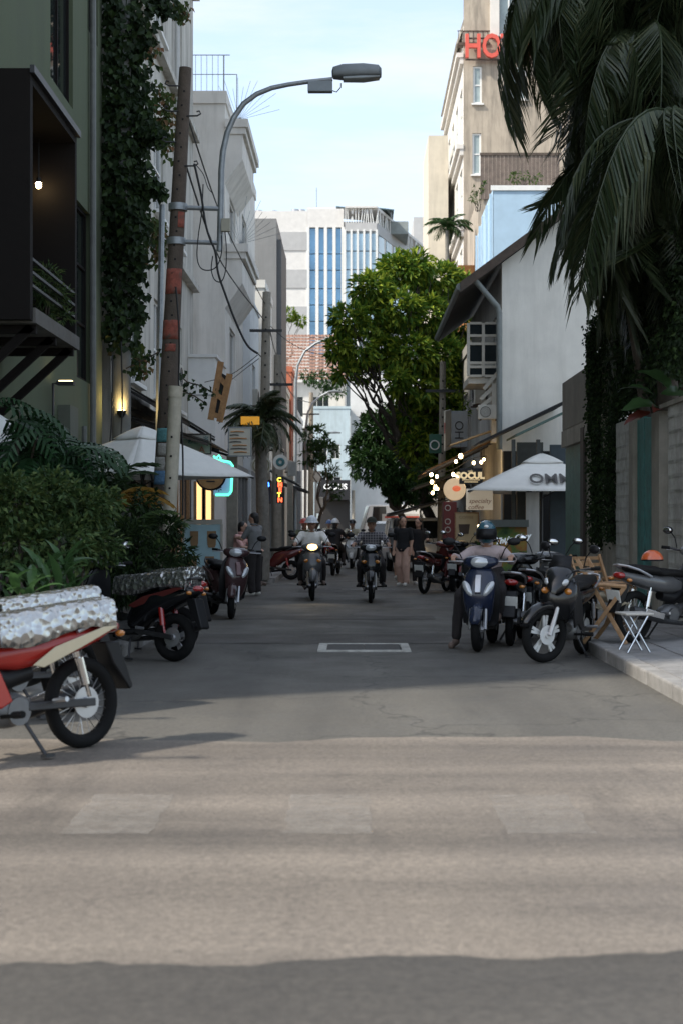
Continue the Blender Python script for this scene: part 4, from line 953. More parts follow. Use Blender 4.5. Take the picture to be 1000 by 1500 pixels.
bush('garden_shrub', 'dense dark shrub filling the bed under the split leaf plant', blobs_px([(10,700,50,0),(80,690,40,0),(150,700,35,0),(205,740,26,1),(60,860,60,-1),(20,860,50,-1.2)],16), 1500, .11, .05, leaf_vine, base=(-3.4,16,.2), group=sg, leaflets=2)
def rosette(label, loc, n=16, l=.34, w=.075, m=None):
    t = thing('lance_leaf_plant', label, 'plant', loc, 0, 'lance leaved plants by the parked bikes'); sr = None
    for k in range(n):
        M = TRS((ru(-.08,.08),ru(-.08,.08),ru(.1,.42)), (ru(-.3,.3),ru(-1.0,-.1),R(k*137)), ru(.7,1.15))
        if sr is None: sr = broad_leaf(l,w,5,.004).build('leaf', m or leaf_mon, t); sr.matrix_local = M
        else: inst(sr, t, M)
    b = MB(); b.tube([(0,0,-.2),(0,0,.4)],.015,5); b.build('stem', bark, t)
lanc = leafmat('lance_leaf', (.04,.09,.03), (.08,.15,.05), .5, rough=.35)
for i, (px,py,D_) in enumerate([(30,872,10.8),(75,868,11.2),(100,850,11.6),(55,845,11.5)]):
    p = at(px,py,D_); rosette(['lance leaved plant nearest the left edge','lance leaved plant above the mirror of the red bike','lance leaved plant right of its neighbours by the shrub','lance leaved plant at the back of its clump'][i], (p.x,p.y,max(.2,p.z-.3)), m=lanc)
sm = [[None, frond_mesh(.85,26,.28,.026,.9,.5,.7)]]
palm('garden_palm', 'garden palm with arching yellowed fronds in front of the leaning pole', (-2.95,17.6,.2), at(168,762,17.6), 5, .03, leaf_yellow, sm, .95, (-60,60), (35,70), cat='plant')
palm('garden_palm', 'low dark green feather palm below the leaning pole', (-2.75,16.9,.2), at(195,800,16.9), 16, .03, leaf_shrub, sm, .85, (0,360), (10,80), cat='plant')
palm('garden_palm', 'dark feather palm rising behind the yellowed fronds', (-3.2,19.2,.2), at(165,740,19.2), 14, .03, leaf_vine, sm, 1.0, (0,360), (0,70), cat='plant')
bush('balcony_plants', 'feathery green plants growing inside the dark box balcony', blobs_px([(66,425,26,0),(80,440,24,.2),(60,455,20,0),(90,465,14,.2),(72,400,16,.1)],16.5), 1700, .10, .02, leaf_shrub, base=(-3.62,16.5,3.72), cat='plant', leaflets=4)
# ================================================================ MOTORBIKES (forward +X)
def sring_x(x, zc, hw, hh, e=2.4, n=18, up=1.0):
    out = []
    for k in range(n):
        a = k*2*math.pi/n; c, s_ = math.cos(a), math.sin(a)
        out.append((x, math.copysign(abs(c)**(2/e),c)*hw, zc+math.copysign(abs(s_)**(2/e),s_)*hh*(up if s_ > 0 else 1)))
    return out
def sring_z(z, xc, rx, ry, e=2.2, n=18, tilt=0.):
    out = []
    for k in range(n):
        a = k*2*math.pi/n; c, s_ = math.cos(a), math.sin(a)
        xx = math.copysign(abs(c)**(2/e),c)*rx; out.append((xc+xx, math.copysign(abs(s_)**(2/e),s_)*ry, z+xx*tilt))
    return out
def loftx(sec, e=2.4, n=18): return MB().rings([sring_x(*s, e=e, n=n) for s in sec])
def loftz(sec, e=2.2, n=18, tilt=0.): return MB().rings([sring_z(*s, e=e, n=n, tilt=tilt) for s in sec])
def paint(name, c, rough=.22): return mat('paint_'+name, c, rough, var=.05, scale=8, coat=.3, spec=.4)
P_black = paint('black', (.006,.0065,.008)); P_navy = paint('navy', (.012,.018,.04)); P_maroon = paint('maroon', (.05,.025,.026))
P_red = paint('red', (.36,.025,.018)); P_grey = paint('grey', (.09,.09,.092)); P_dkred = paint('dark_red', (.10,.02,.018)); P_white = paint('white', (.55,.55,.53)); P_blue = paint('blue', (.03,.06,.13))
P_cream = paint('cream_stripe', (.5,.42,.28))
def wheel(par, x, Rw, rt, spokes, steer=None, rimm=alloy):
    b = MB()
    b.torus((x,0,Rw), Rw-rt*1.5, .016, 'y', 32, 8, 1.6)
    if spokes == 'wire':
        for k in range(24):
            a = k*2*math.pi/24; s = .02*(1 if k % 2 else -1); rr = Rw-rt*1.55
            b.tube([(x+math.cos(a+.3)*.03,s,Rw+math.sin(a+.3)*.03),(x+math.cos(a)*rr,0,Rw+math.sin(a)*rr)],.0032,3)
    else:
        for k in range(spokes):
            a = k*2*math.pi/spokes+.3; rr = Rw-rt*1.4
            for da in (-.12,.12): b.beam((x+math.cos(a)*.03,0,Rw+math.sin(a)*.03),(x+math.cos(a+da)*rr,0,Rw+math.sin(a+da)*rr),.03,.018,(0,1,0))
    b.tube([(x,-.07,Rw),(x,.07,Rw)],.035,12); b.tube([(x,.045,Rw),(x,.05,Rw)],.10,20)
    w = b.build('wheel', rimm, par)
    t = MB(); t.torus((x,0,Rw), Rw-rt, rt, 'y', 36, 12, 1.0); t.build('tyre', rubber, w)
    return w
def motorbike(name, label, loc, heading, style='scooter', pm=P_black, pm2=None, lean=0, steer=0, lit=False, mirrors=True, group=None, plate=True, cat='motorbike', accent=None, rimm=alloy, stand=True):
    t = thing(name, label, cat, loc, heading, group); t.rotation_euler = (lean,0,heading)
    pm2 = pm2 or black_plastic; sc = style == 'scooter'; sp = style == 'sport'
    Rw, rt = (.25,.05) if sc else (.29,.038 if not sp else .046)
    xf, xr = .63, -.62
    wheel(t, xr, Rw, rt+.006, 5 if sc or sp else 'wire', rimm=rimm)
    # ---- steering group built about the head axis
    S = Matrix.Translation((.45,0,0)) @ Matrix.Rotation(steer,4,'Z') @ Matrix.Translation((-.45,0,0))
    def sbuild(mb, nm, m, par=t, **k): return mb.build(nm, m, par, M=S, **k)
    wf = wheel(t, xf, Rw, rt, 5 if sc or sp else 'wire', rimm=rimm)
    for o in (wf, *wf.children): o.data.transform(S)
    for s in (-1,1):
        b = MB(); b.tube([(.50,s*.082,.70),(.56,s*.082,.50),(xf,s*.082,Rw)],[.022,.022,.026],8); sbuild(b, 'fork', alloy)
    f = MB(); rr = []
    for i in range(11):
        a = R(15+i*14); q = Rw+.03; hw = .065 if i not in (0,10) else .04
        c = Vector((xf+math.cos(a)*q,0,Rw+math.sin(a)*q)); n = Vector((math.cos(a),0,math.sin(a)))
        rr.append([c-n*.05+Vector((0,-hw,0)),c-n*.012+Vector((0,-hw*.9,0)),c+n*.012+Vector((0,-hw*.4,0)),c+n*.016,c+n*.012+Vector((0,hw*.4,0)),c-n*.012+Vector((0,hw*.9,0)),c-n*.05+Vector((0,hw,0))])
    f.rings(rr, False, False); sbuild(f, 'front_fender', pm, solid=.006)
    # handlebar and cowl
    hz_ = 1.0 if not sp else .96
    b = MB(); b.tube([(.26,-.36,hz_+.03),(.32,-.26,hz_+.02),(.40,-.10,hz_-.02),(.41,0,hz_-.03),(.40,.10,hz_-.02),(.32,.26,hz_+.02),(.26,.36,hz_+.03)],.013,8); b.tube([(.41,0,hz_-.03),(.5,0,.68)],.03,8); hb = sbuild(b, 'handlebar', dark_steel)
    for s in (-1,1):
        b = MB(); b.tube([(.30,s*.29,hz_+.024),(.255,s*.375,hz_+.03)],.019,10); sbuild(b, 'grip', rubber, hb)
        b = MB(); b.tube([(.37,s*.2,hz_),(.38,s*.28,hz_),(.34,s*.37,hz_)],.008,6); sbuild(b, 'lever', alloy, hb)
        if mirrors:
            b = MB(); b.tube([(.34,s*.22,hz_+.03),(.36,s*.27,hz_+.14),(.35,s*.33,hz_+.21)],.007,6); mm = sbuild(b, 'mirror', black_plastic)
            b = MB(); b.ell((.35,s*.37,hz_+.225),(.028,.075,.045),12,8); sbuild(b, 'mirror_shell', black_plastic, mm)
            b = MB(); b.ell((.328,s*.37,hz_+.225),(.012,.064,.036),12,6); sbuild(b, 'mirror_glass', chrome, mm)
    if not sp:
        c = loftx([(.25,hz_-.01,.07,.03),(.30,hz_,.15,.055),(.38,hz_,.205,.072),(.45,hz_-.01,.185,.075),(.50,hz_-.02,.12,.055),(.515,hz_-.02,.06,.03)]); sbuild(c, 'handlebar_cowl', pm)
        b = MB(); b.ell((.478,0,hz_-.012),(.052,.118,.066),16,10); sbuild(b, 'headlight', lit_headlight if lit else clear_lens)
        if lit:
            lg = bpy.data.lights.new('headlight_glow','SPOT'); lg.energy = 6; lg.color = (1,.75,.42); lg.spot_size = R(70); lg.shadow_soft_size = .05
            lo_ = bpy.data.objects.new('headlight_glow', lg); COL.objects.link(lo_); lo_.parent = t; lo_.location = (.60,0,hz_-.02); lo_.rotation_euler = (R(78),0,R(-90))
    # front shield / cowl
    if sc:
        c = loftz([(.34,.46,.05,.12),(.44,.50,.075,.155),(.58,.535,.10,.175),(.72,.52,.105,.185),(.84,.475,.085,.17),(.92,.44,.06,.12),(.95,.43,.03,.06)], tilt=-.25); c.build('front_cowl', pm, t)
        c = loftz([(.30,.36,.02,.20),(.5,.40,.025,.225),(.7,.41,.03,.225),(.86,.39,.03,.18),(.95,.37,.02,.10)]); c.build('leg_shield', pm2, t)
        c = MB(); c.prism([(.66,.66),(.625,.80),(.56,.86),(.585,.62)],-.035,.035); c.build('front_badge', alloy if accent is None else accent, t, bevel=.008)
        for s in (-1,1):
            b = MB(); b.ell((.585,s*.115,.70),(.035,.045,.105),12,8,M=Euler((s*-.55,-.35,0)).to_matrix().to_4x4()); b.build('running_light', clear_lens, t)
        c = loftx([(.38,.30,.17,.03),(.2,.285,.16,.035),(-.1,.285,.15,.035),(-.18,.30,.12,.04)],3.5); c.build('floorboard', black_plastic, t)
    else:
        k = 1.12 if sp else 1
        c = loftz([(.46,.44,.06,.10*k),(.56,.49,.085,.15*k),(.68,.51,.10,.18*k),(.80,.48,.09,.17*k),(.90,.44,.07,.12*k),(.95,.42,.035,.07)], tilt=-.3); c.build('front_cowl', pm, t)
        for s in (-1,1):
            c = MB(); c.prism([(.50,.84),(.40,.86),(.16,.60),(.05,.36),(.14,.32),(.30,.40),(.42,.36),(.50,.55)], s*.165-.012, s*.165+.012); c.build('leg_shield', pm if not sp else pm2, t, bevel=.012)
            b = MB(); b.ell((.565,s*.115,.74),(.03,.05,.035),10,6,M=Euler((0,0,s*-.5)).to_matrix().to_4x4()); b.build('indicator', amber_lens, t)
        c = MB(); c.tube([(.46,0,.74),(.22,0,.56),(.0,0,.48),(-.2,0,.52)],[.05,.06,.07,.06],10); c.build('frame_spine', black_plastic, t)
        if sp:
            c = loftx([(.30,.90,.10,.07),(.42,.92,.15,.09),(.54,.88,.14,.10),(.64,.80,.09,.08),(.69,.74,.03,.03)]); c.build('headlight_cowl', pm, t)
            for s in (-1,1):
                b = MB(); b.ell((.60,s*.085,.83),(.055,.045,.035),12,8,M=Euler((s*.5,.5,s*-.5)).to_matrix().to_4x4()); b.build('headlight', clear_lens, t)
            c = MB(); c.add([(.50,-.12,.95),(.50,.12,.95),(.40,.10,1.10),(.40,-.10,1.10)],[(0,1,2,3)]); c.build('windscreen', black_plastic, t, solid=.006)
    # rear body
    if sc: c = loftx([(-.08,.40,.10,.13),(-.2,.50,.155,.20),(-.42,.60,.175,.155),(-.62,.66,.165,.115),(-.80,.71,.12,.075),(-.92,.745,.05,.035)],2.6)
    else: c = loftx([(.10,.62,.07,.07),(-.08,.64,.115,.11),(-.3,.655,.135,.10),(-.55,.69,.13,.08),(-.75,.73,.095,.06),(-.90,.765,.035,.03)],2.6)
    bd = c.build('rear_body', pm, t)
    if accent:
        for s in (-1,1):
            b = MB(); b.prism([(-.12,.56),(-.30,.66),(-.70,.76),(-.82,.76),(-.5,.64),(-.2,.54)], s*.158-.006, s*.158+.006); b.build('stripe', accent, bd, bevel=.004)
    c = loftx([(.16,.735,.06,.03),(.08,.755,.105,.045),(-.15,.775,.135,.045),(-.30,.775,.14,.045),(-.36,.80,.14,.05),(-.60,.82,.135,.05),(-.74,.83,.10,.04),(-.80,.835,.04,.02)],2.8); c.build('seat', seat_vinyl, t)
    b = MB(); b.tube([(-.50,.135,.74),(-.72,.14,.82),(-.86,.10,.86),(-.90,0,.87),(-.86,-.10,.86),(-.72,-.14,.82),(-.50,-.135,.74)],.014,8); b.build('grab_rail', alloy if not sc else dark_steel, t)
    b = MB(); b.ell((-.885,0,.755),(.05,.085,.04),12,8); tl = b.build('tail_light', red_lens, t)
    for s in (-1,1):
        b = MB(); b.ell((-.86,s*.13,.71),(.03,.035,.022),10,6); b.build('indicator', amber_lens, t)
    b = MB(); b.prism([(-.78,.66),(-.90,.66),(-1.0,.36),(-.97,.34),(-.84,.52)],-.075,.075); b.build('rear_fender', black_plastic, t, bevel=.01)
    if plate:
        b = MB(); b.box((-.965,0,.53),(.008,.19,.14),(0,R(-17),0)); b.build('number_plate', plate_white, t, smooth=False, bevel=.002)
    # engine, exhaust, swing arm, shocks, stand
    b = MB(); b.ell((-.02,0,.30),(.19,.10,.11),14,10); b.tube([(.10,0,.33),(.28,0,.37)],[.07,.06],12); b.tube([(-.05,-.10,.29),(-.05,.10,.29)],.085,16); b.build('engine', mat('engine_alloy',(.16,.16,.16),.5,.6,var=.2), t)
    b = MB(); b.tube([(.2,-.06,.33),(.24,-.10,.24),(.05,-.13,.20),(-.25,-.145,.24)],[.02,.02,.022,.03],8); b.tube([(-.25,-.145,.24),(-.34,-.15,.27),(-.80,-.165,.38),(-.84,-.165,.39)],[.03,.052,.055,.04],12); ex = b.build('exhaust', dark_steel, t)
    b = MB(); b.beam((-.35,-.205,.30),(-.66,-.21,.37),.012,.07); b.build('heat_shield', chrome, ex, bevel=.004)
    for s in (-1,1):
        b = MB(); b.beam((-.12,s*.09,.31),(xr-.03,s*.09,Rw),.03,.05); b.build('swing_arm', dark_steel, t, bevel=.006)
        b = MB(); b.tube([(xr+.04,s*.125,Rw+.04),(-.50,s*.125,.62)],.013,6); b.tube([(xr+.07,s*.125,Rw+.12),(-.51,s*.125,.58)],.03,10); b.build('shock_absorber', chrome if not sc else red_lens, t)
        if not sc:
            b = MB(); b.tube([(.07,s*.08,.27),(.07,s*.27,.28)],.014,6); b.tube([(.07,s*.19,.28),(.07,s*.28,.285)],.022,8); b.build('foot_peg', rubber, t)
        b = MB(); b.tube([(-.30,s*.12,.33),(-.30,s*.24,.34)],.016,8); b.build('rear_foot_peg', alloy, t)
    if stand: b = MB(); b.tube([(-.1,.06,.24),(-.17,.17,.02)],.012,6); b.box((-.18,.18,.012),(.07,.05,.02)); b.build('side_stand', dark_steel, t)
    return t
def foil_cover(label, bike, sx=1.0):
    """quilted foil sunshade draped over the seat of a parked bike"""
    mb = MB(); mb.fixn = False; rr = []; n = 34
    for i in range(n+1):
        t = i/n; x = .10 - .92*t; zc = .80+.075*t; hw = .165-.03*abs(t-.5); drop = .12+.03*math.sin(t*7)
        ridge = .0035*abs(math.sin(t*math.pi*7))
        prof = []
        for k in range(15):
            a = k/14; ang = R(180*a); y = -math.cos(ang); y = math.copysign(abs(y)**.72,y)*hw; z = math.sin(ang)**.8*.075
            if k in (0,14): z = -drop
            if k in (1,13): z = -drop*.5
            prof.append((x, y*(1+ridge*3)+ru(-.005,.005), zc+z+ridge+ru(-.003,.003)))
        rr.append(prof)
    mb.rings(rr, False, False)
    mb.f.append([k for k in range(15)]); mb.mi.append(0); o = (n)*15; mb.f.append([o+k for k in range(14,-1,-1)]); mb.mi.append(0)
    c = mb.build('foil_seat_cover', foil, solid=.006); c.matrix_world = Matrix.Translation(bike.location) @ bike.rotation_euler.to_matrix().to_4x4()
    return tag(c, label, 'seat cover', 'foil sunshade covers')
def hd(deg): return R(deg)
# parked on the left
A1 = motorbike('motorbike', 'red and black motorbike with cream stripes at the left edge under a foil cover', (-2.10,8.54,0), hd(232), 'underbone', P_red, accent=P_cream, lean=.08, plate=False)
foil_cover('shiny foil cover on the seat of the nearest red motorbike', A1)
A2 = motorbike('motorbike', 'dark motorbike under a foil cover just behind the nearest red one', (-2.52,10.3,0), hd(230), 'underbone', P_black, lean=.08, plate=False)
foil_cover('foil cover with an orange rim on the second motorbike from the left edge', A2)
A3 = motorbike('motorbike', 'black scooter with a full rear wheel in view under a dull foil cover', (-2.42,15.0,0), hd(152), 'scooter', P_black, lean=.08, accent=P_dkred, plate=False)
foil_cover('foil cover on the scooter in front of the feather palm', A3)
A4 = motorbike('motorbike', 'dark scooter hidden behind the other foil covered scooter', (-2.5,16.2,0), hd(150), 'scooter', P_grey, lean=.08, plate=False)
foil_cover('foil cover furthest back, beside the maroon scooter', A4)
motorbike('scooter', 'maroon scooter with a round headlamp facing the camera, parked on the left', (-2.02,21.9,0), hd(-68), 'scooter', P_maroon, black_plastic, lean=-.06, steer=R(-22), accent=mat('maroon_trim',(.16,.09,.09),.35,var=.05))
motorbike('scooter', 'dark red scooter parked side on behind the man in dark trousers', (-2.25,36.5,0), hd(172), 'scooter', P_dkred, lean=.06)
# ridden, centre
B1 = motorbike('motorbike', 'motorbike with its headlight on, ridden by the man in the white shirt', (-.82,27.0,0), hd(-87), 'underbone', P_grey, lit=True, stand=False)
B2 = motorbike('motorbike', 'dark slim motorbike ridden by the man in the checked shirt', (.30,26.3,0), hd(-92), 'underbone', P_black, stand=False)
# right hand group
B3 = motorbike('scooter', 'dark navy scooter facing the camera, ridden by the person in the blue helmet', (1.50,16.45,0), hd(-103), 'scooter', P_navy, black_plastic, accent=alloy, stand=False)
motorbike('motorbike', 'black sporty motorbike parked at the kerb with a white rimmed front wheel', (2.24,15.05,0), hd(-113), 'sport', P_black, steer=R(-33), lean=-.05, rimm=mat('white_rim',(.62,.62,.60),.4,.1,var=.05))
motorbike('motorbike', 'dark motorbike squeezed between the navy scooter and the sporty one, tail to camera', (1.93,17.2,0), hd(78), 'underbone', P_black, lean=.05)
motorbike('motorbike', 'black motorbike further back in the kerbside cluster, beside the navy scooter', (2.35,18.2,0), hd(70), 'underbone', P_grey, lean=.05)
motorbike('motorbike', 'dark motorbike with a number plate parked by the two women', (1.66,29.6,0), hd(65), 'underbone', P_dkred, lean=.05)
motorbike('motorbike', 'dark motorbike behind the plated one near the menu board', (2.15,30.6,0), hd(80), 'scooter', P_black, lean=.05)
motorbike('motorbike', 'grey motorbike on the right pavement with an orange helmet hung on it', (3.55,16.1,.11), hd(38), 'underbone', P_grey, lean=.05)
# far traffic
B5 = motorbike('motorbike', 'far motorbike ridden by the person in the orange helmet', (-1.35,38,0), hd(-86), 'underbone', P_black, stand=False)
B6 = motorbike('motorbike', 'far motorbike seen from behind with a white number plate', (-.55,40,0), hd(84), 'underbone', P_black, stand=False)
B7 = motorbike('motorbike', 'far light coloured scooter ridden by the person in the beige shirt', (-.1,46,0), hd(-92), 'scooter', P_white, stand=False)
B8 = motorbike('motorbike', 'farthest motorbike in the stream of traffic', (-.95,52,0), hd(-88), 'underbone', P_red, stand=False)

# ================================================================ PEOPLE (forward +X)
def capsule(mb, a, b, r0, r1, n=12):
    a = Vector(a); b = Vector(b); d = b-a; L_ = d.length
    if L_ < 1e-5: d = Vector((0,0,1)); L_ = 1e-5
    d = d/L_; pts = []; rs = []
    for k in range(4): 
        q = R(90*(1-k/4)); pts.append(a-d*r0*math.sin(q)); rs.append(max(r0*math.cos(q),.0015))
    pts += [a,b]; rs += [r0,r1]
    for k in range(1,5):
        q = R(90*k/4); pts.append(b+d*r1*math.sin(q)); rs.append(max(r1*math.cos(q),.0015))
    mb.tube(pts, rs, n)
def remeshed(mb, name, m, parent, vox=.014, smooth_it=6, noise=0):
    me = bpy.data.meshes.new(name); me.from_pydata([tuple(p) for p in mb.v],[],mb.f)
    bm = bmesh.new(); bm.from_mesh(me); bmesh.ops.recalc_face_normals(bm, faces=bm.faces); bm.to_mesh(me); bm.free()
    o = bpy.data.objects.new('tmp', me)
    r = o.modifiers.new('r','REMESH'); r.mode = 'VOXEL'; r.voxel_size = vox
    s = o.modifiers.new('s','SMOOTH'); s.factor = .5; s.iterations = smooth_it
    m2 = evaluated_mesh(o)
    m2.name = name; m2.materials.clear(); m2.materials.append(m)
    if noise:
        from mathutils import noise as NZ
        n = len(m2.vertices); co = [0.]*(3*n); no = [0.]*(3*n); m2.vertices.foreach_get('co', co); m2.vertices.foreach_get('normal', no)
        for i in range(0, 3*n, 3):
            x, y, z = co[i:i+3]
            q = (NZ.noise((x*9,y*9,z*5))+.5*NZ.noise((x*20,y*20,z*14)))*noise
            co[i] += no[i]*q; co[i+1] += no[i+1]*q; co[i+2] += no[i+2]*q
        m2.vertices.foreach_set('co', co)
    m2.polygons.foreach_set('use_smooth',[True]*len(m2.polygons))
    o2 = bpy.data.objects.new(name, m2); COL.objects.link(o2); o2.parent = parent; return o2
def hand(mb, wrist, fdir, palm_n, grip=True, s=1, thumb_side=None):
    """palm and five unequal bent fingers"""
    w = Vector(wrist); d = Vector(fdir).normalized(); n = Vector(palm_n).normalized(); side = d.cross(n).normalized()
    th = thumb_side if thumb_side is not None else 1
    p = w + d*.075*s
    for k in (-1.2,-.4,.4,1.2): capsule(mb, w+side*k*.010*s, p+side*k*.019*s, .016*s, .013*s, 8)
    for k, L_ in zip((-1.5,-.5,.5,1.5), (.066,.082,.076,.058)):
        if th < 0: k = -k
        b0 = p+side*k*.0185*s; d1 = (d+n*(.8 if grip else .25)).normalized(); d2 = (d*(-.1 if grip else .7)+n).normalized() if grip else (d+n*.6).normalized()
        e = b0+d1*L_*.5*s; capsule(mb, b0, e, .0092*s, .0085*s, 8); capsule(mb, e, e+d2*L_*.5*s, .0085*s, .0072*s, 8)
    t0 = w+d*.025*s-side*th*.022*s; t1 = t0+(d*.6-side*th*.7+n*.5).normalized()*.04*s
    capsule(mb, t0, t1, .012*s, .010*s, 8); capsule(mb, t1, t1+(d*.7+n*.7).normalized()*.032*s, .010*s, .008*s, 8)
def head(mb, c, fwd, s=1):
    """skull, jaw, nose, ears"""
    c = Vector(c); f = Vector(fwd).normalized(); sd_ = Vector((0,0,1)).cross(f).normalized(); up = f.cross(sd_)
    Mx = Matrix((f.to_4d(),sd_.to_4d(),up.to_4d(),Vector((0,0,0,1)))).transposed(); Mx[0][3]=Mx[1][3]=Mx[2][3]=0; Mx[3][0]=Mx[3][1]=Mx[3][2]=0; Mx[3][3]=1
    mb.ell(c+up*.03*s, (.098*s,.077*s,.09*s), 18, 12, M=Mx); mb.ell(c+f*.018*s-up*.035*s, (.070*s,.062*s,.085*s), 16, 10, M=Mx)
    capsule(mb, c+f*.086*s+up*.008*s, c+f*.108*s-up*.028*s, .008*s, .014*s, 8)
    for s_ in (-1,1): mb.ell(c+sd_*s_*.077*s-up*.008*s, (.018*s,.008*s,.030*s), 8, 6, M=Mx)
    capsule(mb, c+f*.078*s-up*.062*s+sd_*.018*s, c+f*.078*s-up*.062*s-sd_*.018*s, .010*s, .010*s, 6)
    return f, sd_, up, Mx
eye_m = mat('eye_dark', (.02,.015,.012), .3, var=0); lip_m = mat('lips', (.25,.09,.07), .5, var=0)
def person(label, loc, heading, J, shirt, trousers, skinm=skin, hair=None, sleeve='short', shorts=False, shoes=None, look=0., group=None, scale=1., build=1.0, skirt=False, vox=.0125, collar=True, long_hair=False, bag=None):
    """J: joints in local metres: pel, chest, neck, head, and for s in L,R: sh, el, wr, hip, kn, an, toe, plus optional handdir"""
    t = thing('person', label, 'person', loc, heading, group); t.scale = (scale,)*3
    V = {k: Vector(v) for k, v in J.items()}; w = build
    body = MB(); sh_ = MB(); tr = MB()
    fwd = Vector((math.cos(look), math.sin(look), 0))
    up_t = (V['chest']-V['pel']).normalized()
    # core torso
    def torso(mb, inf):
        a, b, n = V['pel'], V['chest'], V['neck']
        yv = Vector((0,1,0)); fv = yv.cross(up_t).normalized()
        secs = [(a-up_t*.09,.10,.145),(a,.115,.165),(a.lerp(b,.4),.105*w,.148*w),(a.lerp(b,.8),.112*w,.165*w),(b+up_t*.08,.105*w,.18*w),(b.lerp(n,.72),.075,.13),(n-up_t*.02,.055,.06)]
        rr = [[c+fv*math.cos(k*2*math.pi/18)*(rx+inf)+yv*math.sin(k*2*math.pi/18)*(ry+inf) for k in range(18)] for c, rx, ry in secs]
        mb.rings(rr)
    torso(body, -.012); torso(sh_, .010)
    f, sd_, up, Mx = head(body, V['head'], fwd)
    capsule(body, V['neck']-up_t*.03, V['head']-Vector((0,0,.06)), .052, .05)
    for s in 'LR':
        S_, E_, W_ = V['sh'+s], V['el'+s], V['wr'+s]
        capsule(body, S_, E_, .045, .038); capsule(body, E_, W_, .038, .026)
        hdv = V.get('hd'+s, (W_-E_).normalized()); pn = V.get('pn'+s, Vector((0,0,-1)))
        hand(body, W_, hdv, pn, grip=('hd'+s) in V, thumb_side=1 if s == 'L' else -1)
        capsule(sh_, S_+Vector((0,0,.0)), E_ if sleeve == 'long' else S_.lerp(E_,.85), .066*w, .054)
        capsule(sh_, V['chest']+Vector((0,(.1 if s=='L' else -.1),.07)), S_, .075*w, .068*w)
        if sleeve == 'long': capsule(sh_, E_, W_-(W_-E_).normalized()*.02, .054, .042)
        H_, K_, A_, T_ = V['hip'+s], V['kn'+s], V['an'+s], V['toe'+s]
        capsule(body, H_, K_, .075, .05); capsule(body, K_, A_, .05, .034); heel = A_+Vector((0,0,-.045))-(T_-A_).normalized()*.03
        capsule(body, A_, heel, .036, .032); capsule(body, heel, T_+Vector((0,0,.0)), .032, .026)
        ww = 1.28 if skirt else 1
        capsule(tr, H_, K_ if not shorts else H_.lerp(K_,.9), .098, .074*ww)
        if not shorts: capsule(tr, K_, K_.lerp(A_,.92), .072*ww, .056*ww*1.05)
        capsule(tr, V['pel']-up_t*.02, H_, .125, .10)
        if shoes:
            m_ = MB(); capsule(m_, heel+Vector((0,0,.01)), T_, .043, .036); capsule(m_, heel-Vector((0,0,.006)), T_-Vector((0,0,.012)), .036, .034); remeshed(m_, 'shoe', shoes, t, .012, 4)
    remeshed(body, 'body', skinm, t, .0095, 3); remeshed(sh_, 'shirt', shirt, t, vox, 8, .008); remeshed(tr, 'trousers', trousers, t, vox, 8, .009)
    e = MB()
    for s_ in (-1,1): e.ell(V['head']+f*.083+sd_*s_*.032+Vector((0,0,.012)), (.010,.016,.008), 8, 6, M=Mx)
    e.build('eyes', eye_m, t)
    e = MB(); e.ell(V['head']+f*.087-Vector((0,0,.062)), (.006,.022,.007), 8, 6, M=Mx); e.build('mouth', lip_m, t)
    if hair:
        h = MB(); h.ell(V['head']-f*.018+Vector((0,0,.045)), (.100,.086,.088), 18, 12, M=Mx); capsule(h, V['head']-f*.05+Vector((0,0,.03)), V['head']-f*.06-Vector((0,0,.05)), .07, .06)
        if long_hair: capsule(h, V['head']-f*.07-Vector((0,0,.02)), V['head']-f*.10-Vector((0,0,.26)), .07, .05); capsule(h, V['head']-f*.02+sd_*.05, V['head']-f*.03+sd_*.06-Vector((0,0,.15)), .035, .025); capsule(h, V['head']-f*.02-sd_*.05, V['head']-f*.03-sd_*.06-Vector((0,0,.15)), .035, .025)
        remeshed(h, 'hair', hair, t, .012, 4, .004)
    if collar and sleeve != 'none':
        c = MB(); c.torus(V['neck']+up_t*.012, .062, .014, 'z', 16, 8, 1.4); c.build('collar', shirt, t)
    t['_h'] = list(V['head']); return t, V, f, sd_, Mx
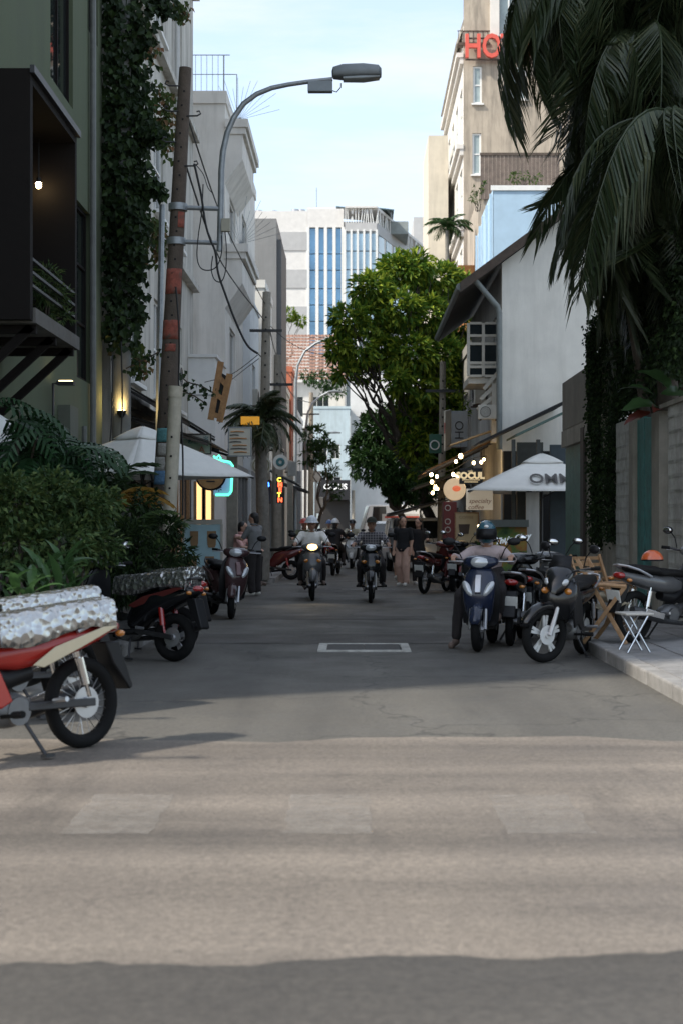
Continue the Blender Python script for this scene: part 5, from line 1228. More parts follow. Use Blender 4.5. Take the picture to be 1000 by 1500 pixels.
def helmet(label, p, kind, m, m2=None, group=None):
    """worn helmet is a thing of its own"""
    t, V, f, sd_, Mx = p; c = V['head']+Vector((0,0,.03)); o = thing('helmet', label, 'helmet', t.location, 0, group); o.rotation_euler = t.rotation_euler; o.scale = t.scale
    b = MB()
    if kind == 'half':
        b.ell(c-f*.008+Vector((0,0,.022)), (.135,.118,.125), 22, 10, M=Mx, half=True); b.build('shell', m, o)
        b = MB(); b.torus(c-f*.008+Vector((0,0,.022)), .125, .010, 'z', 24, 6); b.build('rim', m2 or m, o)
        b = MB(); rr = []
        for k in range(11):
            a = R(-60+12*k); d = f*math.cos(a)+sd_*math.sin(a); q = c+Vector((0,0,.028)); ext = .06*math.cos(a)
            rr.append([q+d*.12, q+d*(.13+ext)-Vector((0,0,.022))])
        b.rings(rr, False, False); b.build('brim', m2 or m, o, solid=.005)
        b = MB(); b.prism([(-.12,.0),(.13,.0),(.06,.122),(-.07,.12)],-.014,.014); 
    elif kind == 'full':
        b.ell(c+Vector((0,0,.0)), (.138,.115,.142), 24, 16, M=Mx); b.build('shell', m, o)
        b = MB(); rr = []
        for k in range(13):
            a = R(-78+13*k); d = f*math.cos(a)*1.0+sd_*math.sin(a)*.84
            rr.append([c+d*.142+Vector((0,0,-.08)), c+d*.148+Vector((0,0,-.02)), c+d*.138+Vector((0,0,.045))])
        b.rings(rr, False, False); b.build('visor', m2 or black_plastic, o, solid=.004)
        b = MB(); b.ell(c+f*.125+Vector((0,0,.07)), (.018,.028,.018), 10, 6); b.build('badge', white_paint, o)
    elif kind == 'cap':
        b.ell(c-f*.004+Vector((0,0,.02)), (.112,.098,.10), 20, 8, M=Mx, half=True); b.build('crown', m, o)
        b = MB(); rr = []
        for k in range(9):
            a = R(-64+16*k); d = f*math.cos(a)+sd_*math.sin(a); q = c+Vector((0,0,.025))
            rr.append([q+d*.098, q+d*(.11+.075*math.cos(a))-Vector((0,0,.012))])
        b.rings(rr, False, False); b.build('peak', m, o, solid=.005); o.name = 'cap'; o['category'] = 'cap'
    return o
def ride(extra=None, hz_=1.03, wide=.30, dz=.04):
    J = dict(pel=(-.24,0,.88-dz*.3), chest=(-.19,0,1.15-dz*.7), neck=(-.13,0,1.345-dz), head=(-.09,0,1.455-dz))
    for s, k in (('L',1),('R',-1)):
        J['sh'+s]=(-.165,k*.185,1.26-dz); J['el'+s]=(.03,k*.31,1.07-dz*.4); J['wr'+s]=(.205,k*.33,hz_+.025)
        J['hd'+s]=(.9,-k*.05,-.02); J['pn'+s]=(.15,0,-1)
        J['hip'+s]=(-.2,k*.10,.85); J['kn'+s]=(.20,k*.20,.68); J['an'+s]=(.04,k*.21,.36); J['toe'+s]=(.21,k*.225,.315)
    if extra: J.update(extra)
    return J
def stand(h=1.6, extra=None):
    q = h/1.65
    J = dict(pel=(0,0,.90), chest=(0,0,1.20), neck=(.01,0,1.40), head=(.02,0,1.52))
    for s, k in (('L',1),('R',-1)):
        J['sh'+s]=(0,k*.175,1.335); J['el'+s]=(-.02,k*.22,1.08); J['wr'+s]=(.06,k*.215,.86)
        J['hip'+s]=(0,k*.09,.87); J['kn'+s]=(.02,k*.10,.47); J['an'+s]=(-.01,k*.10,.085); J['toe'+s]=(.13,k*.115,.035)
    if extra: J.update(extra)
    return {k: tuple(c*q for c in v) if k[:2] not in ('hd','pn') else v for k, v in J.items()}
def cloth(name, c, rough=.9, **k): return mat('cloth_'+name, c, rough, var=.1, scale=14, bump=.2, bscale=220, **k)
def checked(name, c1, c2):
    m = cloth(name, c1); N = m.node_tree.nodes; L = m.node_tree.links; b = N['Principled BSDF']
    g = N.new('ShaderNodeTexCoord'); acc = None
    for ax in ('Y','Z'):
        w = N.new('ShaderNodeTexWave'); w.bands_direction = ax; w.inputs['Scale'].default_value = 6.5; w.inputs['Distortion'].default_value = .6; L.new(g.outputs['Object'], w.inputs[0])
        r = N.new('ShaderNodeValToRGB'); r.color_ramp.elements[0].position = .7; r.color_ramp.elements[1].position = .8; L.new(w.outputs[0], r.inputs[0])
        x = N.new('ShaderNodeMixRGB'); x.inputs[2].default_value = (*c2,1)
        mm = N.new('ShaderNodeMath'); mm.operation = 'MULTIPLY'; mm.inputs[1].default_value = .6; L.new(r.outputs[0], mm.inputs[0]); L.new(mm.outputs[0], x.inputs[0])
        if acc is None: x.inputs[1].default_value = (*c1,1)
        else: L.new(acc, x.inputs[1])
        acc = x.outputs[0]
    L.new(acc, b.inputs['Base Color']); return m
white_shirt = cloth('white', (.82,.79,.74)); plaid = checked('plaid', (.05,.05,.06), (.34,.31,.31)); mauve = cloth('mauve', (.40,.32,.31)); blackc = cloth('black', (.012,.012,.014)); darkt = cloth('dark_trousers', (.022,.018,.018)); beige_t = cloth('beige_trousers', (.50,.32,.25)); pink = cloth('pink', (.66,.38,.34)); beige_s = cloth('beige_shirt', (.55,.51,.40)); greyc_ = cloth('grey', (.16,.16,.16)); oliv = cloth('olive', (.10,.11,.07)); navyc = cloth('navy', (.03,.035,.06))
shoe_w = mat('shoe_white', (.55,.53,.48), .7, var=.1); shoe_b = mat('shoe_black', (.015,.014,.014), .6, var=.1); sandal = mat('sandal', (.14,.10,.08), .7, var=.1)
white_h = mat('helmet_white', (.60,.63,.66), .3, var=.1, scale=10, coat=.5); teal_h = mat('helmet_teal', (.035,.10,.13), .25, var=.1, coat=.6); orange_h = mat('helmet_orange', (.50,.10,.03), .3, var=.05, coat=.5); cap_m = cloth('cap_olive', (.03,.032,.022)); blue_h = mat('helmet_blue', (.05,.12,.30), .3, var=.05, coat=.5); red_h = mat('helmet_red', (.42,.06,.04), .3, var=.05, coat=.5)
def on(bike): return tuple(bike.location), bike.rotation_euler.z
l, h = on(B1); p = person('person in a white collared shirt riding towards the camera with the headlight on', l, h, ride(), white_shirt, darkt, skin_tan, hair=hair_black, shoes=sandal, build=1.12)
helmet('white half helmet with a blue stripe on the rider in the white shirt', p, 'half', white_h, white_h, 'riders\' helmets')
l, h = on(B2); p = person('person in a checked shirt riding the slim dark motorbike', l, h, ride(), plaid, darkt, skin_tan, hair=hair_black, shoes=shoe_b, build=1.0, sleeve='short')
helmet('dark olive cap on the rider in the checked shirt', p, 'cap', cap_m)
l, h = on(B3); p = person('person in a mauve shirt stopped on the navy scooter with one foot down', l, h, ride(dict(kneeR=(0,0,0), knR=(.16,-.27,.60), anR=(.10,-.33,.10), toeR=(.26,-.36,.035), knL=(.2,.2,.66), anL=(.14,.17,.41), toeL=(.31,.18,.355)), dz=.16), mauve, darkt, skin_tan, hair=None, shoes=sandal, sleeve='long', look=R(8))
helmet('teal blue full face helmet on the rider in the mauve shirt', p, 'full', teal_h, black_plastic, 'riders\' helmets')
l, h = on(B5); p = person('far rider in dark clothes with an orange helmet', l, h, ride(), oliv, darkt, skin_tan, hair=hair_black, shoes=shoe_b, vox=.018); helmet('orange half helmet on a far rider on the left', p, 'half', red_h, red_h, 'riders\' helmets')
l, h = on(B6); p = person('far rider in black seen from behind', l, h, ride(), blackc, darkt, skin_tan, hair=hair_black, shoes=shoe_b, vox=.018); helmet('white half helmet on the far rider seen from behind', p, 'half', white_h, white_h, 'riders\' helmets')
l, h = on(B7); p = person('far rider in a beige shirt on a light scooter', l, h, ride(), beige_s, greyc_, skin, hair=hair_black, shoes=shoe_b, vox=.018); helmet('black half helmet on the far rider in beige', p, 'half', mat('helmet_black',(.015,.015,.016),.3,var=.05,coat=.5), None, 'riders\' helmets')
l, h = on(B8); p = person('farthest rider in a pale shirt', l, h, ride(), beige_s, darkt, skin, hair=hair_black, shoes=shoe_b, vox=.018); helmet('blue half helmet on the farthest rider', p, 'half', blue_h, None, 'riders\' helmets')
def pg_(px, py): q = gnd(px,py); return (q.x,q.y,0)
# two women and a passer-by
person('woman in a black top and loose beige trousers standing by the kerb', pg_(590,858), hd(-115), stand(1.60, dict(anL=(.06,.10,.085), toeL=(.20,.11,.035), anR=(-.08,-.10,.085), toeR=(.06,-.11,.035), knL=(.08,.10,.47))), blackc, beige_t, skin, hair=hair_black, shoes=shoe_w, look=R(35), long_hair=True, skirt=True, collar=False, build=.92)
person('woman in black turned aside next to the one in beige trousers', pg_(612,856), hd(-60), stand(1.57, dict(elL=(.10,.22,1.10), wrL=(.27,.10,1.12))), blackc, darkt, skin, hair=hair_black, shoes=shoe_w, look=R(-70), long_hair=True, collar=False, build=.95)
person('passer-by in dark shorts half hidden behind the two women', pg_(581,850), hd(70), stand(1.58, dict(knL=(.16,.10,.48), anL=(.22,.10,.10), toeL=(.36,.11,.05), anR=(-.25,-.10,.13), toeR=(-.13,-.11,.04), knR=(-.05,-.1,.47))), greyc_, darkt, skin, hair=hair_black, shoes=shoe_w, shorts=True)
person('standing person in dark wide trousers and dark top beside the maroon scooter', pg_(373,873), hd(150), stand(1.66, dict(elL=(.12,.24,1.12), wrL=(.32,.12,1.14), elR=(.12,-.22,1.12), wrR=(.34,-.10,1.16))), greyc_, darkt, skin, hair=hair_black, shoes=shoe_w, look=R(10), skirt=True)
def sit(): return dict(pel=(-.1,0,.52),chest=(-.06,0,.83),neck=(-.02,0,1.03),head=(.02,0,1.15),shL=(-.04,.18,.95),shR=(-.04,-.18,.95),elL=(.12,.26,.74),elR=(.12,-.26,.74),wrL=(.32,.16,.70),wrR=(.32,-.12,.72),hipL=(-.06,.1,.5),hipR=(-.06,-.1,.5),knL=(.36,.12,.52),knR=(.36,-.12,.52),anL=(.34,.12,.1),anR=(.34,-.12,.1),toeL=(.48,.12,.05),toeR=(.48,-.12,.05))
q = at(355,820,30); person('person in a pink top sitting on a stool behind the maroon scooter', (q.x,q.y,.12), hd(-20), {k:(v[0],v[1],v[2]+.08) if k[:2] not in ('an','to') else v for k,v in sit().items()}, pink, darkt, skin, hair=hair_black, shoes=sandal)
st = thing('stool', 'low plastic stool under the person in the pink top', 'stool', (q.x-.04,q.y,.10), hd(-20)); b = MB(); b.box((0,0,.46),(.3,.3,.04)); b.build('seat', P_red, st, bevel=.01)
for sx in (-1,1):
    for sy in (-1,1): b = MB(); b.beam((sx*.13,sy*.13,.44),(sx*.16,sy*.16,0),.035,.035); b.build('leg', P_red, st, smooth=False)
oh = thing('helmet', 'orange half helmet resting on the motorbike on the right pavement', 'helmet', (3.32,15.92,1.02), 0, 'riders\' helmets'); b = MB(); b.ell((0,0,0),(.125,.115,.115),20,9,half=True); b.build('shell', orange_h, oh); b = MB(); b.torus((0,0,0),.118,.009,'z',20,6); b.build('rim', black_plastic, oh)
# ================================================================ STREET FURNITURE
# leaning utility pole
pp = thing('utility_pole', 'leaning brown concrete utility pole with red paint marks and stickers on the left', 'pole', (-2.88,20.8,.1))
top = at(272,100,20.8); bot = Vector((-2.90,20.8,.05))
def pol(t): return bot.lerp(top,t)
b = MB(); b.tube([pol(i/12) for i in range(13)], [.165-.075*i/12 for i in range(13)], 20); part(pp, 'shaft', b, pole_conc)
def tz(py): return (at(0,py,20.8).z-bot.z)/(top.z-bot.z)
hs = MB()
hole_m = mat('hole_dark', (.01,.01,.01), .9, var=0)
for k in range(26):
    t = .32+.66*k/26; c = pol(t)+Vector((.012*(1 if k%2 else -1),-(.165-.075*t)+.004,0)); hs.box(c,(.028,.012,.028))
part(pp, 'step_holes', hs, hole_m, smooth=False)['kind'] = 'stuff'
redm = mat('red_paint_mark', (.27,.075,.05), .85, var=.4, scale=18); wear(redm, (.095,.072,.055), .52)
def band(pa, pb_, m, nm, a0=-70, a1=70, ex=.004):
    t0, t1 = tz(pb_), tz(pa); rr = []
    for i in range(5):
        t = t0+(t1-t0)*i/4; r_ = .165-.075*t+ex; c = pol(t)
        rr.append([c+Vector((math.sin(R(a))*r_,-math.cos(R(a))*r_,0)) for a in [a0+(a1-a0)*k/8+U(-3,3) for k in range(9)]])
    b = MB(); b.rings(rr, False, False); part(pp, nm, b, m, solid=.002)
band(395,432,redm,'paint_mark'); band(470,498,redm,'paint_mark'); band(505,516,redm,'paint_mark',-30,40); band(312,335,redm,'paint_mark',10,70)
stk = [mat('sticker_teal',(.10,.26,.27),.7,var=.35,scale=40), mat('sticker_blue',(.10,.20,.33),.7,var=.4,scale=40), mat('sticker_pale',(.34,.33,.30),.8,var=.4,scale=40)]
for (a,c,m,x0,x1) in [(628,648,0,-55,20),(650,668,2,-40,40),(670,690,2,-55,10),(690,710,1,-60,30),(742,755,2,-40,30),(712,722,2,10,60)]: band(a,c,stk[m],'sticker',x0,x1,.006)
for py, sx in ((128,-1),(165,-1),(172,1),(245,1),(210,-1)):
    p = pol(tz(py)); d = .12; b = MB(); b.tube([p+Vector((0,-.06,0)),p+Vector((sx*.22,-.08,0)),p+Vector((sx*.27,-.08,.03)),p+Vector((sx*.25,-.08,.07)),p+Vector((sx*.21,-.08,.06))],.012,6); part(pp, 'hook', b, dark_steel)
# street lamp strapped to the pole
sl_ = thing('street_lamp', 'curved grey street lamp bracketed to the leaning pole', 'street lamp', at(324,360,20.8))
def lampat(lst): return [at(x,y,20.8) for x,y in lst]
b = MB(); b.tube(lampat([(322,368),(323,330),(324,290),(324.5,250),(327,222),(333,195),(343,172),(357,152),(376,138),(398,129),(422,124),(450,120),(487,116)]), [.045]*5+[.043,.042,.04,.038,.036,.034,.033,.032], 12); part(sl_, 'arm', b, steel)
for py in (304,354):
    b = MB(); p = pol(tz(py)); e = at(324,py+2,20.8); b.tube([p,e],.034,10); b.tube([p+Vector((0,0,-.05)),p+Vector((0,0,.05))],.14,14); part(sl_, 'bracket', b, steel)
hc = at(522,107,20.8)
b = loftx([(-.36,.0,.05,.03),(-.34,.01,.10,.075),(-.2,.018,.13,.10),(.1,.015,.15,.10),(.32,.0,.14,.085),(.36,-.01,.10,.05)], e=4); b.build('lamp_head', mat('lamp_grey',(.20,.22,.23),.45,.3,var=.1), sl_, M=Matrix.Translation(hc-sl_.location) @ Matrix.Rotation(R(-2),4,'Y'), bevel=.006)
b = loftx([(-.2,-.085,.10,.03),(.1,-.09,.12,.035),(.33,-.08,.10,.02)], e=3); b.build('lens', mat('lamp_lens',(.30,.33,.34),.2,var=.05), sl_, M=Matrix.Translation(hc-sl_.location) @ Matrix.Rotation(R(-2),4,'Y'))
c = at(469,128,20.8); b = MB(); b.box(c,(.36,.12,.15)); b.box(c+Vector((0,0,.085)),(.32,.05,.03)); part(sl_, 'ballast_box', b, MATS['lamp_grey'], smooth=False, bevel=.008)
b = MB(); b.tube([c+Vector((.18,0,-.05)),c+Vector((.24,0,-.07)),c+Vector((.3,0,0)),c+Vector((.3,0,.06))],.008,5); part(sl_, 'lead', b, cable_black)
c = at(331,330,20.7); b = MB(); b.box(c,(.13,.08,.19)); part(sl_, 'junction_box', b, mat('box_cream',(.34,.32,.25),.6,var=.1), smooth=False, bevel=.008)
def cable(label, pts, r=.012, D0=None, group='loose black cables', nm='cable'):
    P = [at(x,y,D0) for x,y in pts] if D0 else [Vector(p) for p in pts]
    Q = []
    for i in range(len(P)-1):
        p0, p1, p2, p3 = P[max(i-1,0)], P[i], P[i+1], P[min(i+2,len(P)-1)]
        for k in range(6):
            t = k/6; Q.append(.5*((2*p1)+(p2-p0)*t+(2*p0-5*p1+4*p2-p3)*t*t+(3*p1-p0-3*p2+p3)*t**3))
    Q.append(P[-1]); b = MB(); b.tube(Q, r, 6); return tag(b.build(nm, cable_black), label, 'cable', group)
cable('twisted black cable dropping from the hook on the leaning pole', [(285,240),(290,262),(295,285),(298,305),(302,330),(308,350),(316,370),(320,400),(330,430),(345,470),(362,505),(378,518)], .018, 20.6)
cable('long cable loop hanging beside the lamp bracket', [(298,270),(296,310),(291,345),(289,375),(294,392),(306,396),(318,390),(325,370),(325,345)], .009, 20.6)
cable('short cable loop below the cream junction box', [(330,340),(332,365),(331,395),(325,412),(315,410),(310,395),(312,375)], .009, 20.6)
cable('thin cable with clips beside the hook', [(286,240),(298,255),(305,275),(312,283)], .007, 20.6)
cable('cable running from the pole to the far concrete pole', [(378,518),(384,524),(388,530)], .02, 45)
for i, (a, c, D_) in enumerate([((262,560),(268,755),20.4),((258,420),(262,560),20.5),((178,500),(175,690),24),((165,520),(158,690),23.8)]):
    cable(['black cable down the cream pipe','black cable on the leaning pole near the red marks','black cable beside the round column','black cable on the green wall corner'][i], [a,((a[0]+c[0])/2+3,(a[1]+c[1])/2),c], .014, D_)
cable('bundle of wires between the leaning pole and the pale far pole, upper', [at(268,150,20.8),at(330,330,32),at(388,445,44)], .014)
cable('bundle of wires between the leaning pole and the pale far pole, lower', [at(264,215,20.8),at(325,385,32),at(388,470,44)], .016)
cable('wire from the far pale pole to the grey block', [at(391,450,44),at(405,520,60),at(432,560,80)], .02)
cable('wire from the shorter far pole down the street', [at(407,530,46),at(430,580,62),at(456,590,85)], .02)
cable('sagging service wire across the street to the far pole', [(388,470),(430,505),(480,520),(540,510),(645,545)], .012, 50)
cable('thin wire along the left side above the palm', [(300,560),(340,548),(378,520)], .01, 36)
cable('second thin wire along the left side', [(335,560),(360,540),(380,525)], .01, 38)
# cream pipe pole and thin post
b = MB(); b.tube([at(247,800,20.2),at(258,567,20.2)],.095,16); o = thing('pipe_pole', 'cream plastic pipe standing against the leaning pole', 'pole', (-2.65,20.2,.1)); part(o, 'pipe', b, mat('pvc_cream',(.44,.40,.31),.6,var=.15,scale=8,stain=.35))
b = MB(); b.tube([at(257,582,20.2),at(258,566,20.2)],.104,16); part(o, 'collar', b, MATS['pvc_cream'])
hs = MB()
for (x,y) in [(251,668),(252,640),(249,715),(248,735),(250,700)]: hs.ell(at(x,y,20.1),(.016,.02,.016),8,6)
part(o, 'bolt_holes', hs, hole_m)
b = MB(); b.tube([at(230,760,24.5),at(238,300,24.5)],.05,8); tag(b.build('metal_post', steel), 'thin grey metal post behind the leaning pole', 'post')
# far poles and lamps
def cpole(label, x0, y0_, x1, y1_, D_, r=.14):
    t = thing('concrete_pole', label, 'pole', (at(x0,768,D_).x,D_,.1), 0, 'concrete poles along the street'); b = MB(); b.tube([Vector((at(x0,768,D_).x,D_,0)),at(x1,y1_,D_)],[r*1.15,r*.8],12); part(t, 'shaft', b, pole_conc2)
    hs = MB(); p0 = Vector((at(x0,768,D_).x,D_,0)); p1 = at(x1,y1_,D_)
    for k in range(14): q = p0.lerp(p1,.35+.6*k/14); hs.box(q+Vector((0,-r*.93,0)),(.05,.02,.05))
    part(t, 'step_holes', hs, hole_m, smooth=False)['kind'] = 'stuff'
    q = p0.lerp(p1,.86); b = MB(); b.beam(q+Vector((-.5,-.1,0)),q+Vector((.5,-.1,0)),.08,.08); part(t, 'cross_arm', b, dark_steel, smooth=False)
    return t
cpole('pale concrete pole rising above the dark palm on the left', 384,760,391,428,44,.16)
cpole('shorter concrete pole right beside the pale one on the left', 405,760,407,520,46,.15)
cpole('concrete pole at the right of the big tree by the grey sign', 645,760,648,530,42,.11)
cpole('distant concrete pole carrying bare cables', 455,760,456,575,85,.16)
def far_lamp(label, x, y0_, path, D_):
    t = thing('street_lamp', label, 'street lamp', (at(x,768,D_).x,D_,.1), 0, 'distant curved street lamps'); b = MB(); P = [at(q[0],q[1],D_) for q in path]; b.tube([Vector((at(x,768,D_).x,D_,.1))]+P, [.08]*2+[.06]*(len(P)-1), 8); part(t, 'arm', b, steel)
    e = P[-1]; b = loftx([(-.35,0,.08,.05),(0,.03,.14,.08),(.4,.0,.10,.04)],e=3); b.build('lamp_head', MATS['lamp_grey'], t, M=Matrix.Translation(e+Vector((.3,0,0))-t.location))
far_lamp('first distant street lamp over the tiled house', 432, 0, [(433,560),(436,535),(446,515),(462,503),(480,496),(498,492)], 62)
far_lamp('second distant street lamp lower down', 447, 0, [(448,630),(451,605),(458,590),(470,580),(482,574)], 78)
far_lamp('third distant street lamp in front of the pale blue house', 462, 0, [(463,670),(466,650),(474,640),(484,634)], 96)
# umbrellas
def umbrella(label, c, z_edge, z_top, half, rz, pole=True, cap=True, droop=.1):
    t = thing('patio_umbrella', label, 'umbrella', (c[0],c[1],.1), rz, 'white patio umbrellas'); H = z_top-.1; E = z_edge-.1; mb = MB(); mb.fixn = False
    cs = [Vector((half,half,E)),Vector((-half,half,E)),Vector((-half,-half,E)),Vector((half,-half,E))]
    for k in range(4):
        a, b2 = cs[k], cs[(k+1)%4]; n = 10; rows = []
        for i in range(n+1):
            t_ = i/n; f_ = .10+.90*t_; row = []
            for j in range(n+1):
                q = a.lerp(b2,j/n); p = Vector((0,0,H)).lerp(q,f_); s_ = math.sin(math.pi*j/n); p.z += -.02*s_*t_ + .02*math.sin(math.pi*t_)
                p -= Vector((q.x,q.y,0)).normalized()*s_*.04*t_
                row.append(p)
            rows.append(row)
        mb.rings(rows, False, False)
    can = mb.build('canopy', canvas, t, solid=.004)
    if cap:
        m2 = MB(); m2.fixn = False
        for k in range(4):
            a, b2 = cs[k]*.27, cs[(k+1)%4]*.27; zt_ = H+.05; rows = []
            for i in range(5):
                row = []
                for j in range(7):
                    q = Vector((a.x,a.y,H-.17)).lerp(Vector((b2.x,b2.y,H-.17)),j/6); p = Vector((0,0,zt_)).lerp(q,.03+.97*i/4); p.z += .02*math.sin(math.pi*i/4)-.02*math.sin(math.pi*j/6)*i/4; row.append(p)
                rows.append(row)
            m2.rings(rows, False, False)
        m2.build('vent_cap', canvas, can, solid=.004)
    b = MB(); b.tube([(0,0,0),(0,0,H+.06)],.032,10); b.build('pole', dark_steel, t)
    for q in cs:
        b = MB(); b.beam((0,0,H-.08),q+Vector((0,0,-.03)),.025,.03); b.beam((0,0,E-.15),q*.5+Vector((0,0,H*.5-.08)),.02,.025); b.build('rib', dark_steel, t, smooth=False)
    b = MB(); b.box((0,0,.04),(.5,.5,.08)); b.build('base', concrete, t, smooth=False, bevel=.01)
    return t
u1 = umbrella('white patio umbrella on the left behind the leaning pole', (-3.46,23.2), 2.2, 2.98, 1.28, R(45+3))
u2 = umbrella('white patio umbrella on the right by the food cart', (4.07,31.1), 2.13, 2.93, 1.62, R(-4))
umbrella('white patio umbrella showing only its tip at the left edge', (-4.35,15.6), 2.26, 2.9, .7, R(45))
ink = mat('grey_print', (.10,.095,.09), .8, var=.2)
def slopetext(nm, s_, u, px, py, D_, size, rot=0):
    p = at(px,py,D_); text(nm, s_, ink, u, u.matrix_local.inverted() @ Matrix.Translation(p) @ Matrix.Rotation(R(62),4,'X') if False else Matrix.Rotation(-u.rotation_euler.z,4,'Z') @ Matrix.Translation(p-Vector(u.location)) @ Matrix.Rotation(rot,4,'Z') @ Matrix.Rotation(R(66),4,'X'), size, .004, bold=.012)
text('printed_letters', 'OMM', ink, u2, Matrix.Rotation(R(4),4,'Z') @ Matrix.Translation(Vector((at(806,704,29.88).x,29.88,2.375))-Vector(u2.location)) @ Matrix.Rotation(R(-4),4,'Z') @ Matrix.Rotation(R(26.3),4,'X') @ Matrix.Diagonal((.58,1,1,1)), .66, .004, bold=.008)
# ---------------- signs on the left
def board(name, label, px0, px1, py0, py1, D_, m, th=.06, frame=None, bevel=.006):
    a, c = at(px0,py1,D_), at(px1,py0,D_); t = thing(name, label, 'sign', ((a.x+c.x)/2,D_,a.z)); b = MB(); b.bb(a.x,c.x,D_,D_+th,a.z,c.z); part(t, 'panel', b, m, smooth=False, bevel=bevel)
    if frame:
        b = MB(); e = .025
        b.bb(a.x-e,c.x+e,D_-.01,D_+th,a.z-e,a.z-.001); b.bb(a.x-e,c.x+e,D_-.01,D_+th,c.z+.001,c.z+e); b.bb(a.x-e,a.x-.001,D_-.01,D_+th,a.z,c.z); b.bb(c.x+.001,c.x+e,D_-.01,D_+th,a.z,c.z); part(t, 'frame', b, frame, smooth=False)
    return t
def signtext(t, s_, px, py, D_, hpx, m, **k): return text('lettering', s_, m, t, Matrix.Translation(at(px,py,D_-.008)-Vector(t.location)) @ FACE_CAM, hpx/F*D_*1.35, .003, **k)
cream_sign = mat('sign_cream', (.62,.58,.48), .6, var=.08, scale=6); or_ink = mat('orange_ink', (.55,.28,.12), .7, var=.1); dk_ink = mat('dark_ink', (.04,.04,.04), .7, var=0)
s1 = board('signboard', 'cream menu signboard with orange and black lines above the street palm', 336,367,627,667,30,cream_sign,.1,steel)
for k, (x0,x1,m) in enumerate([(338,358,or_ink),(337,350,dk_ink),(337,362,or_ink),(337,354,dk_ink),(341,362,or_ink),(338,362,dk_ink),(343,362,or_ink)]):
    y = 632+k*5; b = MB(); b.tube([at(x0,y+.6,29.99),at((x0+x1)/2,y-.3,29.985),at(x1,y+.5,29.99)],.010 if m is dk_ink else .014,4); part(s1, 'printed_line', b, m)
s2 = board('signboard', 'orange yellow lightbox sign over the cream menu board', 353,380,610,622,33.3,mat('sign_orange',(.62,.30,.03),.5,var=.1,emit=(.9,.4,.03),estr=.15),.12)
s3 = board('signboard', 'faded pale sign with script letters behind the left umbrella', 266,308,637,664,27,mat('sign_faded',(.42,.43,.38),.7,var=.12,stain=.25),.05,dark_steel)
signtext(s3,'Đài',283,646,27,9,mat('teal_ink',(.05,.16,.17),.7,var=0), shear=.3); signtext(s3,'A',296,659,27,10,mat('red_ink',(.40,.13,.08),.7,var=0)); signtext(s3,'*',302,646,27,14,MATS['teal_ink'])
neon = mat('neon_green', (.2,1,.6), .4, var=0, emit=(.08,.85,.45), estr=1.1)
s4 = board('neon_sign', 'pale blue sign outlined in green neon hanging by the wooden disc', 313,339,676,725,26.5,mat('sign_blue',(.25,.36,.58),.5,var=.1,emit=(.3,.45,.8),estr=.10),.06)
b = MB(); pts = [(316,725),(335,725),(339,720),(340,700),(341,682),(337,677),(320,674),(313,672)]; b.tube([at(x,y,26.45) for x,y in pts],.022,8); b.tube([at(x,y,26.45) for x,y in [(313,668),(317,671),(321,667),(324,672)]],.02,6); part(s4, 'neon_tube', b, neon)
signtext(s4,'*',321,720,26.5,16,dk_ink)
s5 = thing('round_sign', 'round wooden disc sign with a dark rim beside the neon sign', 'sign', at(309,716,25.9)); c = at(309,696,25.9)
Mr = Matrix.Translation(c-s5.location) @ Matrix.Rotation(R(90),4,'X')
b = MB(); b.lathe([(.001,-.03),(.25,-.03),(.25,.03),(.001,.03)],32,Mr); b.build('disc', mat('disc_wood',(.30,.17,.06),.5,var=.3,scale=10), s5); b = MB(); b.torus((0,0,0),.262,.022,'z',32,8); b.build('rim', black_plastic, s5, M=Mr)
for yy, w_ in ((700,22),(690,26),(705,12)):
    b = MB(); b.tube([at(309-w_/2,yy,25.86),at(309+w_/2,yy,25.86)],.012,4); part(s5, 'printed_line', b, dk_ink if yy != 690 else mat('disc_cream',(.5,.33,.17),.6,var=.1))
for i, (px,py,rp,D_,lb,m) in enumerate([(383,682,14.5,36,'pale round sign on the street palm trunk','sign_pale'),(411,677,11,40,'small white round sign with a green ring further along','sign_white2')]):
    t = thing('round_sign', lb, 'sign', at(px,py+rp,D_)); Mr = Matrix.Translation(at(px,py,D_)-t.location) @ Matrix.Rotation(R(90),4,'X'); rr_ = rp/F*D_
    b = MB(); b.lathe([(.001,-.05),(rr_,-.05),(rr_,.05),(.001,.05)],28,Mr); b.build('disc', mat(m,(.5,.5,.44) if i == 0 else (.62,.62,.58),.6,var=.1), t)
    b = MB(); b.torus((0,0,.055),rr_*(.8 if i == 0 else .4),.012 if i == 0 else .04,'z',28,6); b.build('ring', MATS['teal_ink'] if i else mat('olive_ink',(.2,.2,.12),.7,var=0), t, M=Mr)
s6 = board('neon_sign', 'vertical black sign with red and yellow neon letters', 405,416,698,737,42,mat('sign_black2',(.01,.01,.012),.5,var=0),.08)
nr = mat('neon_red', (1,.2,.1), .4, var=0, emit=(1,.12,.04), estr=1.1); ny_ = mat('neon_yellow', (1,.8,.2), .4, var=0, emit=(.9,.75,.08), estr=.8); nb = mat('neon_blue', (.2,.4,1), .4, var=0, emit=(.05,.22,1), estr=2.6)
for k, ch in enumerate('CMETN'): signtext(s6, ch, 409 if k in (0,3) else 410.5, 703+k*7.4, 42, 6.5, (ny_,nr,nr,ny_,nr)[k], bold=.01)
s7 = board('neon_sign', 'vertical dark sign with blue neon letters beside the pale pole', 387,397,703,738,41,MATS['sign_black2'],.06)
for k, ch in enumerate('BIS'): signtext(s7, ch, 392, 710+k*11, 41, 7, nb, bold=.012)
